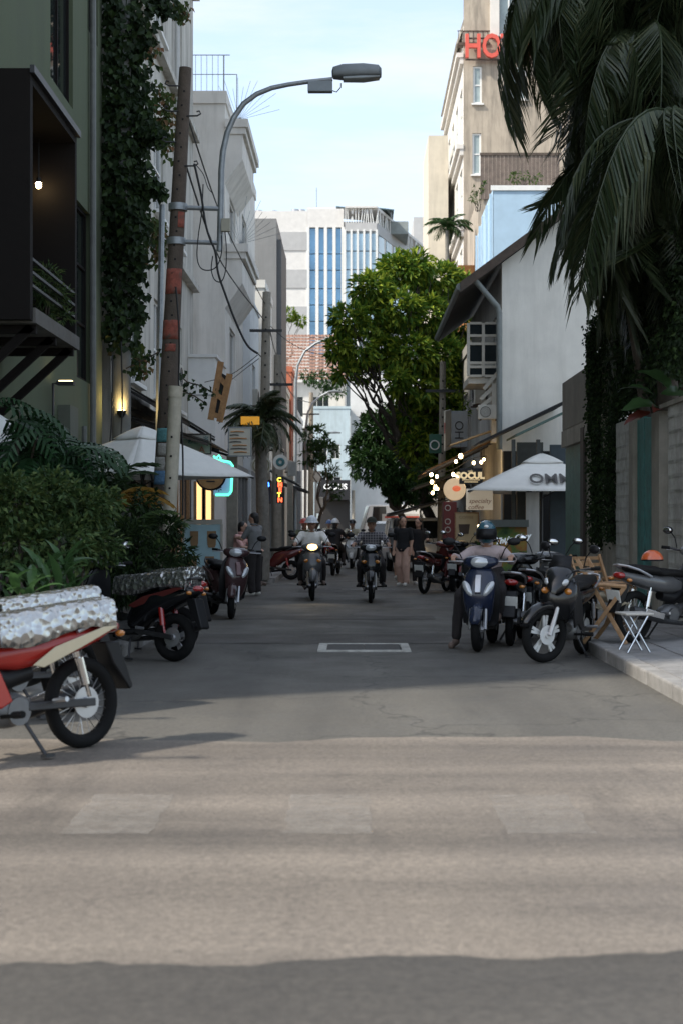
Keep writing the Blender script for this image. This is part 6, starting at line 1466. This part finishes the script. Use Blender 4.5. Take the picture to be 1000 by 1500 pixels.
# A-board with pale blue panel
ab = thing('display_board', 'pale blue and tan display board standing behind the maroon scooter', 'sign', (at(297,768,24).x,24,.1)); tan_p = mat('tan_panel',(.28,.17,.08),.7,var=.15); sky_p = mat('sky_panel',(.36,.52,.56),.7,var=.08)
a, c = at(271,868,24), at(323,768,24); a.z = .15; b = MB(); b.bb(a.x,c.x,24,24.04,a.z,c.z); part(ab, 'panel', b, sky_p, smooth=False)
for px0, px1, py0, py1 in ((279,291,778,800),(304,317,778,802),(274,289,814,850),(301,314,815,850)):
    q0, q1 = at(px0,py1,24), at(px1,py0,24); b = MB(); w_ = (q1.x-q0.x)/2; xm = (q0.x+q1.x)/2; b.prism([(xm-w_*.7,q0.z),(xm+w_*.7,q0.z),(xm+w_*.95,q0.z+.05),(xm+w_,q1.z),(xm-w_,q1.z),(xm-w_*.95,q0.z+.05)],23.985,23.998); part(ab, 'tan_shape', b, tan_p, smooth=False)
b = MB(); b.bb(a.x-.03,c.x+.03,23.98,24.06,c.z+.001,c.z+.08); b.bb(c.x+.002,c.x+.04,23.98,24.06,.1,c.z); b.bb(a.x-.04,a.x-.002,23.98,24.06,.1,c.z); part(ab, 'frame', b, mat('board_frame',(.40,.38,.33),.7,var=.1), smooth=False)
# ground floor shopfronts on the left
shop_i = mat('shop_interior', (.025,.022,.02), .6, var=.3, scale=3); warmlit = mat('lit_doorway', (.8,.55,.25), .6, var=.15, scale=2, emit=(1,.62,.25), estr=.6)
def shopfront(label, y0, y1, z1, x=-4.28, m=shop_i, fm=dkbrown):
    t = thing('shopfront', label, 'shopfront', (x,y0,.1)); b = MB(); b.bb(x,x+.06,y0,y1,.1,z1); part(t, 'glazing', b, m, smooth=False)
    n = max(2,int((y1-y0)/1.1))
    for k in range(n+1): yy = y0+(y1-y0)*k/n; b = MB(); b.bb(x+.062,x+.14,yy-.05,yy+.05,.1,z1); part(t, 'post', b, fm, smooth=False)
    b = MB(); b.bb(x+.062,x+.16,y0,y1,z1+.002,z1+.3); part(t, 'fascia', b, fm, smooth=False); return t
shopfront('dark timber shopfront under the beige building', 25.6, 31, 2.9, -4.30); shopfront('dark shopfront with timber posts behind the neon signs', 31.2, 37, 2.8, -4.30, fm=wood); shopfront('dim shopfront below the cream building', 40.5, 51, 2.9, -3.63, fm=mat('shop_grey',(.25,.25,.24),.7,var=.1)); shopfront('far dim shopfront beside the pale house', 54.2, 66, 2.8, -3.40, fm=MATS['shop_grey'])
for i, (px,D_) in enumerate([(293,33),(305,33)]):
    a, c = at(px-4.5,800,D_), at(px+4.5,705,D_); t = thing('lit_panel', ['left glowing timber doorway panel under the wooden disc','right glowing timber doorway panel under the neon sign'][i], 'doorway', (a.x,D_,.12)); b = MB(); b.bb(a.x,c.x,D_,D_+.05,.12,c.z); part(t, 'panel', b, warmlit, smooth=False); b = MB(); b.bb(c.x+.002,c.x+.07,D_-.02,D_+.06,.1,c.z); b.bb(a.x-.07,a.x-.002,D_-.02,D_+.06,.1,c.z); part(t, 'frame', b, wood, smooth=False)
for k, (px, D_, py0, w_, m, lb) in enumerate([(340,30.2,667,.11,pole_conc2,'pale square post under the cream menu board'),(372,37,690,.06,steel,'thin grey post left of the street palm'),(425,60,690,.12,pole_conc2,'pale post far along the left pavement'),(438,70,690,.10,steel,'grey post beside the far shopfront')]):
    q = at(px,768,D_); b = MB(); b.bb(q.x-w_,q.x+w_,D_,D_+w_*2,.1,at(px,py0,D_).z); tag(b.build('post', m, smooth=False), lb, 'post', 'posts along the left pavement')
# black sheet awnings on the left
def awning(label, pts, m, th=.03, ribs=True):
    t = thing('awning', label, 'awning', tuple(pts[0])); b = MB(); b.add([tuple(p) for p in pts],[(0,1,2,3)]); part(t, 'sheet', b, m, smooth=False, solid=th)
    if ribs:
        for k in range(3): q0 = Vector(pts[0]).lerp(Vector(pts[1]),k/2); q1 = Vector(pts[3]).lerp(Vector(pts[2]),k/2); b = MB(); b.beam(q0+Vector((0,0,-.06)),q1+Vector((0,0,-.06)),.04,.05); part(t, 'arm', b, dark_steel, smooth=False)
    return t
awning('black sheet awning over the left shopfront', [(-4.25,25.4,4.0),(-4.25,30,4.0),(-2.95,30,3.25),(-2.95,25.4,3.25)], dk)
awning('lower black sheet awning over the left shopfront', [(-4.25,26.2,3.45),(-4.25,30.5,3.45),(-2.7,30.5,2.95),(-2.7,26.2,2.95)], mat('awning_black',(.03,.03,.032),.6,var=.2))
awning('grey fabric awning far along the left side', [(-3.4,54.5,3.6),(-3.4,58,3.6),(-2.2,58,3.0),(-2.2,54.5,3.0)], mat('awning_grey',(.35,.35,.33),.8,var=.1))
awning('brown red tiled awning beside the pale pole', [(-3.6,47,4.6),(-3.6,50,4.6),(-2.5,50,4.0),(-2.5,47,4.0)], roof_tile)
awning('dark awning above the far left shopfront', [(-3.4,61,3.3),(-3.4,66,3.3),(-2.1,66,2.9),(-2.1,61,2.9)], dk)
# leaning timber frame
lf = thing('timber_frame', 'leaning orange brown timber frame above the awning', 'frame', at(318,620,28)); 
for (x0,y0_,x1,y1_) in ((309,615,324,530),(322,618,337,548)): b = MB(); b.beam(at(x0,y0_,28),at(x1,y1_,28),.09,.12); part(lf, 'rail', b, mat('timber_orange',(.36,.19,.08),.75,var=.3,scale=12), smooth=False)
for t_ in (.1,.45,.75): b = MB(); p, q = at(309,615,28).lerp(at(324,530,28),t_), at(322,618,28).lerp(at(337,548,28),t_); b.beam(p,q,.07,.10); part(lf, 'cross_piece', b, MATS['timber_orange'], smooth=False)
b = MB(); b.add([at(312,610,28.02),at(322,612,28.02),at(334,552,28.02),at(323,545,28.02)],[(0,1,2,3)]); part(lf, 'mesh_panel', b, dk, smooth=False, solid=.02)
# wall boxes and air conditioners down the street
for i, (x,y,z,rz) in enumerate([(-3.3,57,4.4,R(90)),(-3.3,63,4.2,R(90)),(-3.25,70,4.0,R(90)),(-3.4,48,5.4,R(90)),(3.3,38,4.6,R(-90)),(3.3,46,4.4,R(-90)),(-4.1,32.5,4.5,R(90))]):
    ac_unit(['air conditioner on the white stepped house','air conditioner on the dark grey block','air conditioner on the far whitewashed shophouse','air conditioner high on the pale white house','air conditioner on the street side of the white house','air conditioner on the shaded grey shophouse','air conditioner on the beige building'][i], (x,y,z), rz)
def cabinet(label, px0, px1, py0, py1, D_, m=white_paint):
    a, c = at(px0,py1,D_), at(px1,py0,D_); t = thing('meter_box', label, 'meter box', ((a.x+c.x)/2,D_,a.z), 0, 'meter boxes on poles'); b = MB(); b.bb(a.x,c.x,D_,D_+.3,a.z,c.z); part(t, 'case', b, m, smooth=False, bevel=.01); b = MB(); b.bb(a.x+.05,c.x-.05,D_-.02,D_-.002,a.z+.06,c.z-.06); part(t, 'door', b, m, smooth=False)
boxm = mat('meter_white',(.5,.5,.47),.6,var=.1,stain=.2)
cabinet('white meter box beside the red neon sign', 422,434,676,697,50,boxm); cabinet('white meter box on the far pole above the black shop', 456,470,690,706,85,boxm); cabinet('tall pale cabinet at the far left kerb', 461,473,728,752,85,boxm)
# ================================================================ RIGHT CAFE DETAILS
brown_c = mat('brown_tarp',(.20,.11,.05),.8,var=.2,trans=.25)
awning('brown tarpaulin awning lit by bulbs over the cafe', [(3.5,35.2,3.55),(3.5,40,3.55),(1.75,40,2.75),(1.75,35.2,2.75)], brown_c)
awning('green edged awning further back under the tree', [(3.4,41,3.1),(3.4,46,3.1),(1.7,46,2.5),(1.7,41,2.5)], mat('tarp_olive',(.07,.09,.05),.8,var=.2))
awning('tan canvas strip sagging above the brown awning', [(3.45,34.6,3.75),(3.45,35.4,3.75),(2.3,35.4,3.35),(2.3,34.6,3.35)], mat('tan_canvas',(.30,.25,.17),.8,var=.15), ribs=False)
g = board('shop_sign', 'grey advertising box with a cream red striped side above the brown awning', 660,684,602,655,37,mat('sign_grey',(.30,.33,.35),.6,var=.12),.5)
b = MB(); a0 = at(649,662,36.6); a1 = at(659,600,37); b.add([(a0.x,36.2,a0.z),(at(659,0,37).x,36.98,a0.z+.1),(at(659,0,37).x,36.98,a1.z),(a0.x,36.2,a1.z-.1)],[(0,1,2,3)]); part(g, 'side_panel', b, cream_sign, smooth=False, solid=.04)
b = MB(); b.add([(a0.x,36.17,a0.z+.45),(at(659,0,37).x,36.94,a0.z+.55),(at(659,0,37).x,36.94,a0.z+.8),(a0.x,36.17,a0.z+.72)],[(0,1,2,3)]); part(g, 'red_stripe', b, mat('stripe_red',(.42,.05,.04),.6,var=.1), smooth=False, solid=.02)
text('lettering', 'OH', dk_ink, g, Matrix.Translation(at(671,630,36.985)-Vector(g.location)) @ FACE_CAM @ Matrix.Rotation(R(-90),4,'Z'), .32, .003)
gs = board('shop_sign', 'green sign with a white ring under the concrete pole', 628,646,636,664,39,mat('sign_green',(.03,.11,.07),.6,var=.1),.08)
b = MB(); b.torus((0,0,0),.12,.018,'z',24,6); b.build('ring', white_paint, gs, M=Matrix.Translation(at(636,652,38.96)-Vector(gs.location)) @ Matrix.Rotation(R(90),4,'X'))
s8 = board('shop_sign', 'black cafe sign with cream block letters above the round lamp', 672,706,686,709,32.5,MATS['sign_black2'],.08)
crl = mat('cream_letters',(.8,.65,.4),.5,var=0,emit=(1,.75,.4),estr=.2)
signtext(s8,'SOCUL',688,697,32.5,9.5,crl,bold=.012); signtext(s8,'cafe',688,690,32.5,3.5,crl)
for yy, w_ in ((703,26),(706,20)): b = MB(); b.tube([at(689-w_/2,yy,32.48),at(689+w_/2,yy,32.48)],.008,4); part(s8, 'printed_line', b, crl)
s9 = board('shop_sign', 'cream hanging sign reading specialty coffee under the umbrella edge', 682,721,716,747,32,mat('sign_cream2',(.66,.60,.50),.6,var=.06,emit=(1,.85,.65),estr=.08),.06)
ci = mat('coffee_ink',(.30,.13,.09),.7,var=0); signtext(s9,'specialty',702,734,32,7,ci,shear=.25); signtext(s9,'coffee',696,743,32,7,ci,shear=.25)
rl = thing('round_lightbox', 'round glowing lightbox with a red centre beside the cafe sign', 'sign', at(665,732,33.5)); Mr = Matrix.Translation(at(665,717,33.5)-rl.location) @ Matrix.Rotation(R(90),4,'X')
b = MB(); b.lathe([(.001,-.05),(.25,-.05),(.265,0),(.25,.05),(.001,.06)],28,Mr); b.build('disc', mat('round_cream',(.6,.48,.34),.5,var=.1,emit=(1,.72,.42),estr=.15), rl); b = MB(); b.ell((0,0,0),(.10,.07,.02),14,6); b.build('motif', mat('motif_red',(.6,.16,.08),.6,var=.2,scale=14,emit=(1,.2,.08),estr=.2), rl, M=Mr @ Matrix.Translation((.04,.02,.06)))
BL = ['biggest warm bulb, under the brown awning edge','small warm bulb just below the biggest one','warm bulb left of the pair above the cafe sign','warm bulb in the pair above the cafe sign, lower one','warm bulb in the pair above the cafe sign, upper one','warm bulb left of the cafe sign, upper of two','warm bulb left of the cafe sign, lower of two','topmost bulb of the far hanging cluster','second bulb of the far cluster, to the right','third bulb down of the far cluster','fourth bulb down of the far cluster, to the right','lowest bulb of the far cluster','small bulb inside the far cluster','warm bulb just above the teal helmet','rightmost small bulb of the far cluster']
bulbm = mat('festoon_bulb',(1,.8,.5),.4,var=0,emit=(1,.70,.34),estr=9)
for i, (px,py,D_,r_) in enumerate([(674,668,34,.05),(667,676,34.5,.035),(693,678,33,.035),(704,677,33,.035),(708,673,33,.03),(663,695,34,.04),(669,698,34,.035),(631,695,38,.045),(639,698,38,.04),(632,706,38,.045),(637,715,38,.045),(633,722,38,.04),(637,712,38.5,.035),(701,771,31,.035),(640,716,38.2,.035)]):
    t = thing('light_bulb', BL[i], 'light bulb', at(px,py,D_), 0, 'festoon bulbs'); b = MB(); b.ell((0,0,0),(r_,r_,r_*1.25),12,8); b.build('globe', bulbm, t); b = MB(); b.tube([(0,0,r_),(0,0,r_+.05)],.016,8); b.tube([(0,0,r_+.05),(0,0,r_+.25)],.004,4); b.build('socket', black_plastic, t)
for lo_p, e_ in (((2.7,33.8,2.6),7),((2.3,37.5,2.35),7)):
    L_ = bpy.data.lights.new('festoon_glow','POINT'); L_.energy = e_; L_.color = (1,.68,.34); L_.shadow_soft_size = .3; lo_ = bpy.data.objects.new('festoon_glow', L_); COL.objects.link(lo_); lo_.location = lo_p
cable('festoon wire under the brown awning', [(610,690),(635,692),(662,688),(690,672),(712,668)], .008, 34.2)
# menu posters, red cabinet, food cart
po = board('poster', 'tan menu poster with a dark coffee cup beside the red cabinet', 667,699,752,818,32.5,mat('poster_tan',(.46,.36,.22),.7,var=.12,scale=4),.04,wood)
b = MB(); b.prism([(-.1,.0),(.1,.0),(.13,.22),(-.13,.22)],0,.006); b.build('cup_print', mat('cup_brown',(.06,.04,.03),.7,var=.2), po, smooth=False, M=Matrix.Translation(at(679,782,32.48)-Vector(po.location))); signtext(po,'COFFEE',682,758,32.5,4.5,mat('poster_ink',(.30,.22,.12),.7,var=0))
rc = thing('red_cabinet', 'dark red cabinet with white round marks beside the poster', 'cabinet', (at(657,0,33).x,33,.1)); b = MB(); a, c = at(649,800,33), at(668,735,33); b.bb(a.x,c.x,33,33.6,.1,c.z); part(rc, 'case', b, mat('cabinet_red',(.16,.02,.018),.5,var=.15), smooth=False, bevel=.01)
for yy in (744,764,776): b = MB(); b.torus((0,0,0),.06,.012,'z',18,5); b.build('round_mark', mat('mark_white',(.5,.45,.4),.6,var=.1), rc, M=Matrix.Translation(at(655,yy,32.985)-Vector(rc.location)) @ Matrix.Rotation(R(90),4,'X'))
fc = thing('food_cart', 'food cart with a green and orange painted front and white script', 'cart', (3.2,29.3,.1)); a, c = at(714,860,29.3), at(771,772,29.3)
mural = mat('mural_paint',(.10,.16,.04),.6,var=0); nt = mural.node_tree; N = nt.nodes; g_ = N.new('ShaderNodeNewGeometry'); n_2 = N.new('ShaderNodeTexNoise'); n_2.inputs['Scale'].default_value = 3.2; n_2.inputs['Detail'].default_value = 5; r_2 = N.new('ShaderNodeValToRGB'); cr_ = r_2.color_ramp
cr_.elements[0].position = .35; cr_.elements[0].color = (.03,.08,.02,1); cr_.elements[1].position = .7; cr_.elements[1].color = (.34,.30,.06,1); e_ = cr_.elements.new(.48); e_.color = (.12,.20,.04,1); e_ = cr_.elements.new(.58); e_.color = (.36,.14,.03,1)
nt.links.new(g_.outputs['Position'], n_2.inputs[0]); nt.links.new(n_2.outputs[0], r_2.inputs[0]); nt.links.new(r_2.outputs[0], N['Principled BSDF'].inputs['Base Color'])
b = MB(); b.bb(a.x,c.x,29.3,29.34,.35,c.z); part(fc, 'painted_front', b, mural, smooth=False); b = MB(); b.bb(a.x,c.x,29.342,29.9,.3,c.z-.02); part(fc, 'body', b, dkg, smooth=False)
b = MB(); b.bb(a.x-.08,c.x+.02,29.15,30,c.z+.002,c.z+.15); part(fc, 'canopy_board', b, mat('board_greygreen',(.14,.155,.14),.7,var=.12), smooth=False)
for sx in (a.x+.1,c.x-.1): b = MB(); b.tube([(sx,29.6,.1),(sx,29.6,.32)],.05,10); part(fc, 'leg', b, dark_steel)
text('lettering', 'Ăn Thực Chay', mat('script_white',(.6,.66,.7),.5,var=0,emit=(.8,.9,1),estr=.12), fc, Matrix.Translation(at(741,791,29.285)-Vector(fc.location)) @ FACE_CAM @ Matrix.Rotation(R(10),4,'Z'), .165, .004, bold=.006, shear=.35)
bush('potted_plant', 'small potted plant on the kerb behind the parked motorbikes', [(Vector((2.75,31.2,.75)),.3),(Vector((2.6,31.3,.5)),.25)], 2500, .12, .05, leaf_dark, base=(2.7,31.2,.12), cat='plant')
bush('wall_creeper', 'creeper hanging in the shade beside the festoon bulbs', blobs_px([(618,690,14,0),(612,715,14,0),(622,735,12,0),(640,735,8,0)],44), 700, .12, .06, leaf_dark, base=at(616,768,44), cat='plant')
# black tarpaulin over the parked car
awning('black tarpaulin stretched over the parked white car', [(3.3,41.2,2.35),(3.3,46,2.35),(1.0,46,1.75),(1.0,41.2,1.72)], dk)
# wooden chairs on the right pavement
def deck_chair(label, loc, rz):
    t = thing('folding_chair', label, 'chair', loc, rz, 'wooden folding chairs on the right pavement'); wm = mat('chair_wood',(.34,.20,.10),.5,var=.25,scale=15)
    for s in (-1,1):
        y = s*.24
        b = MB(); b.beam((-.22,y,0),(.24,y,.62),.03,.045); b.build('leg', wm, t, smooth=False, bevel=.005)
        b = MB(); b.beam((.25,y-.035*s,0),(-.30,y-.035*s,.92),.03,.045); b.build('leg', wm, t, smooth=False, bevel=.005)
        b = MB(); b.tube([(-.26,y,.62),(0,y,.645),(.26,y,.63)],.024,8); b.build('arm_rest', wm, t)
    for z in (.72,.80,.88): b = MB(); b.beam((-.18-(z-.6)*.4,-.2,z),(-.18-(z-.6)*.4,.2,z),.018,.04); b.build('back_slat', wm, t, smooth=False)
    rr = []
    for i in range(9): q = i/8; rr.append([(.24-.42*q,-.215+.43*j/6,.46-.10*math.sin(math.pi*q)-.02*math.sin(math.pi*j/6)) for j in range(7)])
    b = MB(); b.rings(rr, False, False); b.build('canvas_seat', mat('seat_canvas',(.36,.31,.22),.85,var=.1), t, solid=.006)
    return t
deck_chair('wooden folding chair with a beige canvas seat beside the sporty motorbike', (2.80,15.75,.115), hd(-25)); deck_chair('wooden folding chair standing behind the front one', (2.98,17.6,.115), hd(-70))
fs = thing('metal_stool', 'chrome folding stool frame on the right pavement', 'stool', (2.86,14.6,.115), R(10))
for s in (-1,1):
    b = MB(); b.tube([(-.12,s*.13,0),(.10,s*.13,.38)],.012,8); b.build('leg', chrome, fs); b = MB(); b.tube([(.12,s*.11,0),(-.10,s*.11,.38)],.012,8); b.build('leg', chrome, fs)
b = MB(); b.box((0,0,.39),(.30,.32,.025)); b.build('seat', mat('stool_seat',(.42,.40,.36),.6,var=.1), fs, bevel=.008)
# ================================================================ CARS
def car(name, label, loc, heading, pm, L_=4.2, W_=1.72, H_=1.5, kind='suv', cat='car'):
    t = thing(name, label, cat, loc, heading); h = L_/2; hw = W_/2
    secs = [(-h,.62,hw*.80,.20),(-h+.08,.64,hw*.94,.30),(-h*.6,.62,hw,.36),(0,.60,hw,.36),(h*.55,.60,hw,.35),(h-.15,.58,hw*.93,.27),(h,.55,hw*.75,.16)]
    b = loftx(secs, e=5, n=24); b.build('body', pm, t)
    zb, zt = .93, H_
    if kind == 'van': P = [(-h+.05,zb),(h-.55,zb),(h-.95,zt),(-h+.1,zt)]; 
    else: P = [(-h+.12,zb),(h-1.05,zb),(h-1.75,zt),(-h+.45,zt)]
    b = MB(); n = len(P); tp = .13
    b.add([(x,(-hw+.03 if z < 1.2 else -hw+tp),z) for x,z in P]+[(x,(hw-.03 if z < 1.2 else hw-tp),z) for x,z in P],[list(range(n)),list(range(2*n-1,n-1,-1))]+[[i,n+i,n+(i+1)%n,(i+1)%n] for i in range(n)]); cab = b.build('cabin', pm, t, bevel=.05)
    def q(x, z): 
        f_ = (z-zb)/(zt-zb); return hw-.03-(tp-.03)*f_
    xs0, xs1, xt0, xt1 = P[0][0], P[1][0], P[3][0], P[2][0]
    def lerp(a, b_, f_): return a+(b_-a)*f_
    z0, z1 = zb+.07, zt-.10; f0, f1 = (z0-zb)/(zt-zb), (z1-zb)/(zt-zb)
    y0, y1 = q(0,z0)-.10, q(0,z1)-.08
    wx0, wx1 = lerp(xs1,xt1,f0)+.012, lerp(xs1,xt1,f1)+.012
    b = MB(); b.add([(wx0,-y0,z0),(wx0,y0,z0),(wx1,y1,z1),(wx1,-y1,z1)],[(0,1,2,3)]); b.build('windscreen', glass_dark, t, smooth=False, solid=.01)
    rx0, rx1 = lerp(xs0,xt0,f0)-.012, lerp(xs0,xt0,f1)-.012
    b = MB(); b.add([(rx0,-y0,z0),(rx0,y0,z0),(rx1,y1,z1),(rx1,-y1,z1)],[(3,2,1,0)]); b.build('rear_window', glass_dark, t, smooth=False, solid=.01)
    for s in (-1,1):
        xa, xb = lerp(xs0,xt0,.6)+.15, lerp(xs1,xt1,.6)-.15; xm = (xa+xb)/2
        if kind == 'van': xa = xb-.95; xm = xb-.02
        for (u0,u1) in ((xa,xm-.05),(xm+.05,xb)):
            if u1-u0 < .2: continue
            b = MB(); b.add([(u0,s*(q(0,z0)+.012),z0),(u1,s*(q(0,z0)+.012),z0),(u1-.12,s*(q(0,z1)+.012),z1),(u0+.05,s*(q(0,z1)+.012),z1)],[(0,1,2,3)]); b.build('side_window', glass_dark, t, smooth=False, solid=.01)
        b = MB(); b.ell((h-.06,s*hw*.68,.66),(.08,.17,.08),12,8); b.build('headlight', clear_lens, t)
        b = MB(); b.box((-h+.01,s*hw*.80,.88),(.10,.14,.34)); b.build('tail_light', red_lens, t, bevel=.02)
        b = MB(); b.ell((lerp(xs1,xt1,.1),s*(hw+.10),1.0),(.06,.10,.07),10,8); b.build('wing_mirror', pm, t)
        for x in (-h*.62,h*.64):
            w = MB(); w.tube([(x,s*(hw-.2),.31),(x,s*(hw-.01),.31)],.20,18); ww = w.build('wheel', alloy, t); w = MB(); w.torus((x,s*(hw-.10),.31),.24,.085,'y',24,10,1.2); w.build('tyre', rubber, ww)
    b = MB(); b.box((h-.02,0,.42),(.10,W_*.7,.16)); b.box((-h+.02,0,.42),(.10,W_*.7,.16)); b.build('bumper', black_plastic, t, bevel=.02)
    b = MB(); b.box((-h-.045,0,.62),(.012,.46,.13)); b.build('number_plate', plate_white, t, smooth=False); b = MB(); b.box((h+.045,0,.48),(.012,.46,.12)); b.build('number_plate', plate_white, t, smooth=False)
    return t
P_cw = paint('car_white', (.80,.80,.78)); P_cs = paint('car_silver', (.42,.43,.43))
car('car', 'white parked car with a tall tail light behind the two women', (1.75,44.6,0), hd(92), P_cw, 4.3, 1.72, 1.62)
car('car', 'white car facing the camera further down the street', (1.55,60,0), hd(-94), P_cw, 4.3, 1.75, 1.55)
vn = car('van', 'white delivery van with red lettering crossing at the far end', (1.95,80,0), hd(188), P_cw, 4.4, 1.7, 2.5, 'van', 'van')
b = MB(); b.box((-.55,.868,1.62),(2.3,.012,.75)); b.build('side_panel', mat('van_panel',(.60,.56,.52),.5,var=.05), vn, smooth=False)
for z, w_ in ((1.82,2.0),(1.62,1.7),(1.42,1.9)): b = MB(); b.box((-.55,.878,z),(w_,.008,.11)); b.build('red_lettering', mat('van_red',(.50,.07,.04),.5,var=.3,scale=16), vn, smooth=False)
bpy.data.scenes.remove(TMP)
